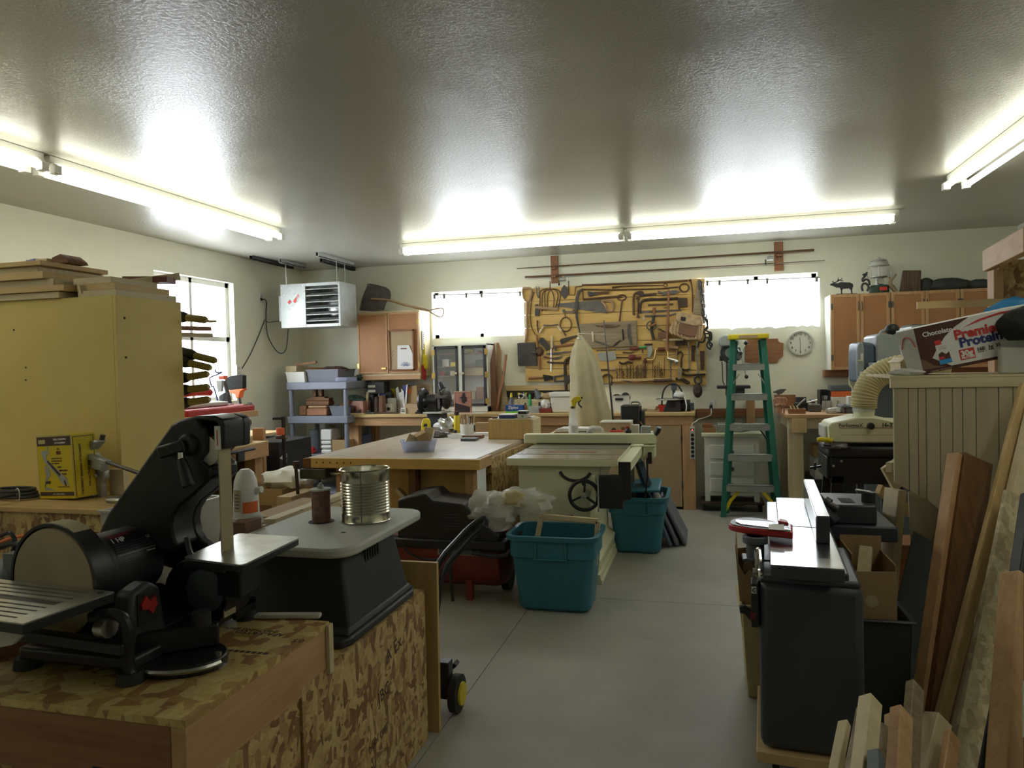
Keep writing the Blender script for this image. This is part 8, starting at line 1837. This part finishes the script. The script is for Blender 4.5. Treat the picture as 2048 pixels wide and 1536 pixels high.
# drum sander
def drum_sander():
 t=Thing('drum_sander','cream drum sander lettered Performax on a black stand','drum sander');Y=5.0;S= lambda px,py:at(px,py,y=Y);x1=1.45
 zb,zl=S(1662,886).z,S(1662,846).z;xl=S(1662,860).x;xc0,xc1=S(1719,840).x,S(1750,840).x;zc=S(1735,835).z
 t.part('drum_cover',B().prism([(xl+.02,zb),(x1,zb),(x1,zl),(xc1+.12,zl+.01),(xc1,zc+.004),(xc0,zc+.004),(xl,zl),(xl-.02,zb+.1),(xl-.015,zb+.03)],Y,Y+.32),'cream_light',.01)
 t.part('end_cap',B().box((xl-.035,Y+.03,zb+.02),(xl-.01,Y+.29,zl-.02)),'pale_grey',.012);t.part('port',B().cyl(((xc0+xc1)/2,Y+.1,zc-.06),((xc0+xc1)/2,Y+.1,zc+.055),.062,n=28),'cream_light')
 k=S(1741,852);t.part('knob',B().lathe([(0,-.03),(.02,-.028),(.022,0),(0,0)],(k.x,Y,k.z),18,'y'),'black_plastic');z=S(1735,856).z;t.part('stripe',B().box((xl+.05,Y-.001,z-.002),(x1,Y,z+.002)),'maroon');z2=S(1735,870).z;t.part('seam',B().box((xl+.06,Y-.0008,z2-.0015),(x1,Y,z2+.0015)),'hose')
 p=S(1677,854);t.part('lettering',txt('PerformaX',(p.x,Y-.001,p.z),(1,0,0),(0,0,1),.032,.0003,.0004),'charcoal');p=S(1763,853.5);t.part('lettering',txt('16-32 PLUS',(p.x,Y-.001,p.z),(1,0,0),(0,0,1),.034,.0012,.0004),'foliage')
 t.part('lever',B().rings([(S(1634,880),.012),(S(1640,879),.017),(S(1665,881),.016)],10),'yellow')
 a=S(1652,892);t.part('conveyor',B().box((a.x,Y-.05,a.z-.07),(x1,Y+.36,a.z)),'black_plastic',.02);t.part('crumpled_film',B().crumple((a.x+.05,Y-.03,a.z-.0),(.07,.04,.02),91,.4),'old_steel')
 zz=a.z-.07;t.part('front_panel',B().box((a.x+.02,Y-.02,zz-.17),(x1,Y,zz)),'black_metal',.006);t.part('side_panel',B().box((a.x+.0,Y-.02,zz-.14),(a.x+.019,Y+.34,zz)),'black_metal',.004)
 for x,dx,y in ((a.x+.03,-.06,Y-.02),(a.x+.37,.0,Y-.02),(a.x+.03,-.06,Y+.32),(x1-.06,.06,Y-.02)):t.part('leg',B().add([(x+e+(dx if z==0 else 0),y+f_,z) for z in (0,zz-.12) for e,f_ in ((0,0),(.075,0),(.075,.02),(0,.02))],[(3,2,1,0),(4,5,6,7),(0,1,5,4),(1,2,6,5),(2,3,7,6),(3,0,4,7)]),'black_metal',.003)
 t.part('inner_leg',B().box((a.x+.22,Y+.2,.0),(a.x+.26,Y+.24,zz)).box((a.x+.37,Y+.22,.0),(a.x+.41,Y+.26,zz)),'grey_paint')
 for px,py in ((1682,921),(1666,931)):p=S(px,py);t.part('bolt',B().ell((p.x,Y-.021,p.z),(.009,.006,.009),10,6),'steel')
 t.part('crank',B().beam(S(1620,936),S(1642,932),.02,.014).cyl(S(1630,925),S(1630,940),.008),'black_metal');t.done()
 cx=(xc0+xc1)/2;h=Thing('dust_hose','fat ribbed cream hose curving up from the drum sander','hose');zt=zc+.057
 h.part('coupling',B().lathe([(.068,0),(.068,.06),(.064,.06),(.064,0)],(cx,Y+.1,zc+.03),28),'clear_plastic',0,'clear coupling')
 pts=[Vector((cx,Y+.1,zt)),Vector((cx+.01,Y+.1,zt+.09)),Vector((cx+.06,Y+.12,zt+.18)),Vector((cx+.16,Y+.14,zt+.24)),Vector((cx+.3,Y+.16,zt+.26)),Vector((cx+.5,Y+.2,zt+.22))];P=[];n=60
 for i in range(n+1):
  s=i/n*(len(pts)-1);j=min(int(s),len(pts)-2);f_=s-j;g= lambda q:pts[max(0,min(len(pts)-1,q))];a_,b_,c_,d_=g(j-1),g(j),g(j+1),g(j+2)
  P.append((.5*((2*b_)+(c_-a_)*f_+(2*a_-5*b_+4*c_-d_)*f_**2+(3*b_-a_-3*c_+d_)*f_**3),.074+.006*(i%2)))
 h.part('tube',B().rings(P,20),'hose');h.done()
drum_sander()
def mill():
 t=Thing('milling_machine','blue-grey belt-headed machine with a black ball knob behind the drum sander','machine');Y=6.0
 q= lambda pts,y=Y:[(p.x,p.z) for p in (at(1690+u*.11716,620+v*.11716,y=y) for u,v in pts)]
 t.part('head',B().prism(q([(530,440),(600,400),(1400,400),(1400,900),(530,900)]),Y,Y+.45),'tool_grey',.012);t.part('lower_box',B().prism(q([(410,900),(1000,890),(1000,1090),(420,1090)],Y-.03),Y-.03,Y+.4),'tool_grey',.008)
 t.part('motor',B().prism(q([(200,700),(215,580),(250,540),(310,545),(480,560),(530,640),(530,1200),(430,1250),(210,1240),(195,1000)],Y+.02),Y+.02,Y+.36),'blue_lid',.02)
 m=t.part('motor_face',B().prism(q([(200,680),(220,590),(260,545),(310,560),(330,640),(330,1200),(280,1270),(210,1200),(195,1000)],Y-.01),Y-.01,Y+.02),'tool_grey',.012);m.sub('label',B().prism(q([(265,745),(310,740),(310,850),(270,855)],Y-.012),Y-.013,Y-.011),'white_paint');m.sub('trim',B().prism(q([(220,855),(310,850),(310,870),(222,875)],Y-.012),Y-.014,Y-.011),'chrome');m.sub('switch',B().prism(q([(250,1050),(300,1050),(300,1200),(255,1200)],Y-.012),Y-.02,Y-.011),'white_plastic')
 k=at(1690+815*.11716,620+330*.11716,y=Y);t.part('handle',B().tube([at(1690+u*.11716,620+v*.11716,y=Y+.02) for u,v in ((600,405),(620,370),(680,350),(760,340))],.01,7),'tool_grey');t.part('knob',B().ell(k+Vector((0,.02,0)),(.05,.04,.045)).cyl(k+Vector((0,.02,-.1)),k+Vector((0,.02,0)),.02),'black_plastic')
 t.part('rear_cover',B().prism(q([(1130,290),(1160,260),(1640,250),(1640,430),(1130,430)],Y+.05),Y+.05,Y+.4),'tool_grey',.01);t.part('green_lid',B().prism(q([(1140,245),(1640,240),(1640,285),(1140,285)],Y+.06),Y+.06,Y+.38),'tape_green',.004)
 a=at(1740,760,y=Y);t.part('column',B().box((a.x-.02,Y+.1,.1),(a.x+.3,Y+.4,a.z+.06)),'grey_paint',.01);t.part('foot',B().box((a.x-.1,Y-.05,0),(a.x+.5,Y+.45,.1)),'grey_paint',.01);t.part('quill',B().cyl((a.x-.045,Y+.04,1.06),(a.x-.045,Y+.04,a.z+.1),.03),'old_steel');t.done()
mill()
# plank-sided cupboard
YP=3.65;ZP=at(1787,752,y=YP).z
def cupboard():
 t=Thing('plank_cupboard','tall cupboard with grey-brown vertical plank front, heaped with boxes on top','cupboard');S= lambda px,py:at(px,py,y=YP)
 xl=S(1788,900).x;zt=ZP-.012;xs=[1788,1818,1837,1853,1881,1906,1926,1953,1998,2027,2070,2110,2150];bot= lambda px:S(px,965+max(0,min(88,px-1788))*.53).z if px<1876 else 0.
 for i in range(len(xs)-1):
  a,c=S(xs[i],900).x+.0015,S(xs[i+1],900).x-.0015;z0,z1=bot(xs[i]),bot(xs[i+1])
  if z1==0 and z0>0:z1=z0-.05
  t.part('plank',B().prism([(a,z0),(c,z1),(c,zt-.045),(a,zt-.045)],YP,YP+.018),'plank_wall',.0015)
 t.part('top_rail',B().box((xl-.012,YP-.008,zt-.044),(2.0,YP+.02,zt)),'pale_x',.002);t.part('top',B().box((xl-.015,YP-.006,zt+.0005),(2.0,YP+.5,ZP)),'pale_x',.002);t.part('back',B().box((xl+.3,YP+.48,0),(2.0,YP+.5,zt)),'plank_wall')
 t.part('inner_panel',B().prism(onY([(1817,984),(2040,1000),(2040,1380),(1838,1380)],YP+.05),YP+.05,YP+.062),'plank_wall');t.done()
cupboard()
one('grey_sheet','grey plastic sheet leaning against the plank cupboard foot','sheet',B().add([Vector(at(1828,1062,y=3.58)),Vector(at(1862,1082,y=3.6)),Vector((at(1862,1082,y=3.6).x-.03,3.5,0)),Vector((.72,3.5,0))],[(0,1,2,3)]).add([Vector(at(1828,1062,y=3.58))+Vector((0,.008,0)),Vector(at(1862,1082,y=3.6))+Vector((0,.008,0)),Vector((at(1862,1082,y=3.6).x-.03,3.508,0)),Vector((.72,3.508,0))],[(3,2,1,0)]).add([],[]),'grey_paint')
def premier():
 t=Thing('protein_carton','tilted white and brown shake carton lettered Premier Protein on the plank cupboard','carton')
 o=at(1848,750,y=3.7);o.z=ZP+.004;M=Matrix.Translation(o)@Matrix.Rotation(radians(3),4,'Z')@Matrix.Rotation(radians(-11.5),4,'Y');n3=M.to_3x3();W,H,D=.50,.215,.26;L= lambda:B().frame(M)
 t.part('box',L().box((0,0,0),(W,D,H)),'white_plastic',.002)
 arc=[(.13+.42*(1-cos(radians(a)))*.55,.0+H*sin(radians(a))) for a in (90,70,50)]
 t.part('brown_panel',L().prism([(0,0),(.14,0),(.05,.065),(.075,.1),(.12,.15),(.17,.185),(.235,H),(0,H)],-.0008,0),'chocolate');t.part('swirl',L().prism([(.0,.0),(.12,0),(.09,.02),(.05,.03),(.02,.06),(0,.07)],-.0014,-.0008),'leather');t.part('bottom_band',L().prism([(0,0),(W,0),(W,.012),(.14,.014),(0,.02)],-.0016,-.0008),'chocolate')
 t.part('red_arc',L().prism([(.2,.172),(.27,.195),(.36,.206),(.5,.2),(.5,.175),(.44,.193),(.36,.197),(.28,.187)],-.0012,0),'print_red')
 F= lambda s,x,z,sz,m,b=.0016,al='LEFT',wx=1.:t.part('lettering',txt(s,M@Vector((x,-.0018,z)),n3@Vector((1,0,0)),n3@Vector((0,0,1)),sz,b,.0004,al,wx),m)
 F('Chocolate',.03,.168,.03,'paper',.0008);F('Premier',.158,.126,.06,'print_red',.0022,wx=1.0);F('Protein',.172,.087,.06,'navy',.0022,wx=1.0)
 t.part('red_tag',L().box((.163,-.0012,.028),(.226,0,.076)),'print_red');F('30g',.168,.045,.035,'paper',.0016);F('PROTEIN',.168,.032,.0135,'paper',.0005);F('160',.236,.055,.022,'leather_dark',.0008);F('CALORIES',.237,.047,.006,'leather_dark',.0001);F('1g',.284,.057,.02,'leather_dark',.0007);F('SUGAR',.283,.049,.006,'leather_dark',.0001);F('25',.315,.058,.02,'leather_dark',.0007)
 ln=L().box((.272,-.001,.045),(.2728,0,.075)).box((.304,-.001,.045),(.3048,0,.075));t.part('divider',ln,'grey_paint')
 cq=L().frame(M@Matrix.Translation((.075,0,.028))@Matrix.Rotation(radians(-2),4,'Y'));t.part('pack_picture',cq.box((0,-.0022,0),(.052,-.0016,.09)),'white_plastic');t.part('pack_band',B().frame(cq.t).box((0,-.0028,.0),(.052,-.0022,.02)),'sky_blue');t.part('pack_splash',B().frame(cq.t).prism([(.002,.02),(.05,.02),(.05,.05),(.035,.042),(.02,.056),(.004,.048)],-.0028,-.0022),'chocolate');t.part('pack_tag',B().frame(cq.t).box((.004,-.0034,.022),(.024,-.0028,.034)),'print_red');t.part('pack_cap',L().box((.073,-.002,.118),(.1,-.0012,.14)),'print_red')
 F('premier',.08,.105,.011,'print_red',.0003);F('protein',.083,.096,.011,'navy',.0003);F('6 SHAKES 11 FL OZ EACH',.03,.003,.008,'card_pale',.0001)
 t.part('end_flap',L().prism([(-.001,0),(-.03,.005),(-.04,.1),(-.075,H*.99),(-.06,H),(-.001,H)],.01,.012) if False else L().add([(0,0,0),(0,0,H),(-.062,.06,H-.004),(-.045,.05,.002),(-.0,.004,0),(-.0,.004,H),(-.06,.066,H-.004),(-.044,.055,.002)],[(0,1,2,3),(7,6,5,4),(0,4,5,1),(1,5,6,2),(2,6,7,3),(3,7,4,0)]),'pale_grey',0,'grey end flap');t.part('flap_arc',L().tube([(-.008,.004,H*.6),(-.02,.016,H*.8),(-.04,.036,H*.82),(-.052,.05,H*.6)],.002,5),'print_red');t.done()
premier()
x=at(2000,720,y=3.66).x;t=Thing('grey_tray','pale grey plastic tray at the right on the plank cupboard, before the carton','tray');t.part('tub',B().box((x,3.652,ZP+.001),(x+.3,3.695,ZP+.12)),'pale_grey',.008);t.done()
one('black_brush','thick black bristled brush head lying over the grey tray','brush',B().crumple((x+.12,3.67,ZP+.122+.09),(.12,.09,.085),95,.1,40,22),'bristle');one('brush_wire','thin metal wire sticking out below the black brush','wire',B().cyl(at(1992,678,y=3.66),at(2008,692,y=3.655),.0025),'steel')
one('blue_bag','bright blue plastic bag behind the shake carton right end','bag',B().crumple(at(2040,640,y=4.02)+Vector((.03,0,-.0)),(.17,.06,.09),96,.3),'sky_blue')
one('wood_bracket','pale wooden lidded tray left of the shake carton','tray',B().box((at(1790,735,y=3.9).x,3.8,ZP+.012),(at(1836,735,y=3.9).x,4.0,ZP+.06)).prism([(at(1786,735,y=3.9).x,ZP+.06),(at(1840,735,y=3.9).x,ZP+.06),(at(1840,735,y=3.9).x,ZP+.085),(at(1800,735,y=3.9).x,ZP+.085)],3.79,4.02).box((at(1786,735,y=3.9).x,3.8,ZP+.001),(at(1836,735,y=3.9).x+.02,4.0,ZP+.012)),'pale_x',.002)
one('pale_cloth','crumpled pale strip of cloth under the shake carton corner','cloth',B().crumple((at(1815,752,y=3.66).x,3.68,ZP+.014),(.07,.025,.017),97,.25),'pale_grey')
# shelf frame at the far right
t=Thing('lumber_rack','tall reddish pine shelf frame with chipboard back at the right edge','shelf frame');a=at(1985,500,y=4.25)
t.part('post',B().box((a.x+.005,4.25,0),(a.x+.05,4.34,a.z-.1)),'fir_z',.003);d=Vector((-.117,-.993,0));p=Vector((a.x+.02,4.38,a.z-.04));t.part('top_rail',B().beam(p,p+d*.75,.045,.11),'fir_y',.003);t.part('back',B().box((a.x+.051,4.3,.0),(2.6,4.315,a.z-.05)),'osb',.001);t.part('top',B().box((a.x+.03,3.8,a.z-.012),(2.6,4.38,a.z+.006)),'osb',.001);t.part('far_post',B().box((2.55,4.25,0),(2.6,4.299,a.z-.05)),'fir_z');t.done()
q=at(2030,470,y=4.0);one('red_plank','dark reddish plank lying on top of the shelf frame','plank',B().box((a.x+.09,3.85,a.z+.007),(a.x+.6,4.25,a.z+.05)),'darkboard_x',.003)
a_,c_=at(1835,611,y=4.23),at(2046,610,y=4.23);one('yellow_strip','long yellow wood strip fixed level across the shelf frame post','strip',B().box((a_.x,4.228,a_.z-.019),(c_.x+.1,4.249,a_.z+.019)),'pine_x',.001)
one('notice','small white paper pinned to the shelf frame post under the yellow strip','paper',B().box((at(1989,630,y=4.24).x,4.244,at(2000,642,y=4.24).z),(at(2020,630,y=4.24).x,4.249,a_.z-.021)),'paper')
one('grey_pad','grey rounded pad leaning on the shelf frame back at right','pad',B().ell((at(2050,590,y=4.2).x,4.2,ZP+.17),(.1,.07,.17)).box((at(2050,590,y=4.2).x-.05,4.15,ZP+.0),(at(2050,590,y=4.2).x+.05,4.22,ZP+.1)),'pale_grey')
# boards leaning at right
def lean(name,label,top,bot,w_,h_,n,m,bv_=.002,group='lumber leaning at right'):
 return one(name,label,'board',B().beam(bot,top,w_,h_,n),m,bv_,group)
V=Vector
lean('timber','wide dark brown timber with a lit edge leaning on the plank cupboard',at(1947,918,y=3.5),V((.84,3.05,.03)),.15,.055,(.42,-.9,0),'darkboard_z');o=at(1915,912,y=3.46)
lean('lit_timber_edge','lit left edge of the dark timber, made as a narrow paler strip',at(1912,909,y=3.47),V((.755,3.03,.02)),.045,.05,(.5,-.85,0),'fir_z')  # the timber's lit narrow face, put in as a separate paler piece
lean('slim_board','long slim yellow board, upper of the pair crossing the cupboard',at(2052,770,y=3.56),V((.80,2.96,.03)),.05,.022,(.3,-.95,0),'pine_z');lean('slim_board','long slim pale board, lower of the pair crossing the cupboard',at(2072,800,y=3.5),V((.85,2.9,.03)),.05,.04,(.3,-.95,0),'pale_z')
lean('chipboard_strip','pale chipboard strip leaning behind the black post',at(2032,990,y=3.28),V((.84,2.8,.02)),.1,.02,(.3,-.95,0),'osb_pale');lean('dark_board','small dark board end above the pale chipboard strip',at(2040,1000,y=3.34),V((.9,2.86,.02)),.06,.02,(.3,-.95,0),'black_metal')
lean('black_post','black post leaning between chipboard strip and reddish timber',at(2062,990,y=3.1),V((.78,2.4,.03)),.05,.05,(.3,-.95,0),'black_plastic',.006)
lean('red_timber','square reddish timber with light side at the right edge',at(2036,1155,y=2.75),V((.72,2.12,.03)),.085,.07,(.45,-.9,0),'fir_z',.006)
t=Thing('marked_block','pale square post with figures pencilled on its end','board','lumber leaning at right');tp,bt_=at(1876,1437,y=2.55),V((.50,2.2,.02));t.part('post',B().beam(bt_,tp,.07,.05,(.4,-.9,0)),'pale_z',.002);u_=(tp-bt_).normalized();t.part('lettering',txt('24',tp+u_*.001+V((-.015,-.012,0)),(.9,.35,.1),(-.35,.9,0),.03,.0006,.0003),'leather_dark');t.done()
t=Thing('taped_pipe','black pipe with a white taped band at the right frame edge','pipe','lumber leaning at right');p0,p1=V((.79,2.05,.02)),at(2075,1150,y=2.5);t.part('pipe',B().cyl(p0,p1,.034),'black_plastic');t.part('tape',B().cyl(p0.lerp(p1,.5),p0.lerp(p1,.66),.0365),'white_plastic');t.done()
for l,top,low,y0,y1,w_,h_,m in (('short pale board leftmost of the scrap boards at lower right',(1689,1447),(1672,1536),2.3,2.1,.024,.03,'pale_z'),('thin dark board behind the widest pale scrap board',(1723,1414),(1700,1536),2.42,2.2,.012,.03,'weathered'),('widest yellow-edged pale scrap board at lower right',(1741,1401),(1727,1536),2.2,2.0,.05,.04,'pale_z'),('grey-brown scrap board right of the widest pale one',(1764,1450),(1772,1536),2.3,2.2,.03,.025,'weathered'),('small pale scrap board with square end behind the split board',(1782,1433),(1784,1500),2.5,2.4,.035,.025,'pine_z'),('pinkish split scrap board with dark streak',(1803,1425),(1797,1536),2.25,2.08,.055,.035,'fir_z'),('grey weathered scrap board with sloped top by the dark timber',(1830,1372),(1822,1480),2.6,2.4,.055,.03,'weathered'),('ragged short grey-tipped scrap in front of all the scrap boards',(1752,1510),(1752,1560),2.0,1.9,.035,.03,'grey_paint'),('reddish scrap behind the pencilled post',(1905,1470),(1895,1536),2.45,2.35,.05,.02,'fir_z')):
 tp,lo=at(*top,y=y0),at(*low,y=y1);d=lo-tp;lean('scrap_board',l,tp,tp+d*((tp.z-.02)/-d.z),w_,h_,(.45,-.9,.2),m,.003,'scrap boards at lower right')
for l,p,q,m in (('pale board end poking out left of the plank cupboard, upper',((1778,935),4.0),((1830,915),4.4),'pale_y'),('pale tilted board poking out left of the plank cupboard, lower',((1757,978),3.95),((1830,1030),4.1),'pine_y'),('yellow board face behind the tilted one',((1775,960),4.05),((1830,920),4.12),'pale_y')):
 one('board_end',l,'board',B().beam(at(*p[0],y=p[1]),at(*q[0],y=q[1]),.03 if 'face' not in l else .02,.05 if 'face' not in l else .14),m,.002,'boards behind the plank cupboard')
one('pale_plank','pale plank standing on end between machine and plank cupboard','plank',B().beam(V((.80,3.8,0)),at(1802,985,y=3.75)+V((.0,.1,0)),.05,.09,(.5,-.85,0)),'pale_z',.003)
one('shop_lumber','reddish lumber stacked low behind the grey machine','lumber',B().box((.7,4.2,.0),(1.3,4.45,.5)),'redwood_x',.004)
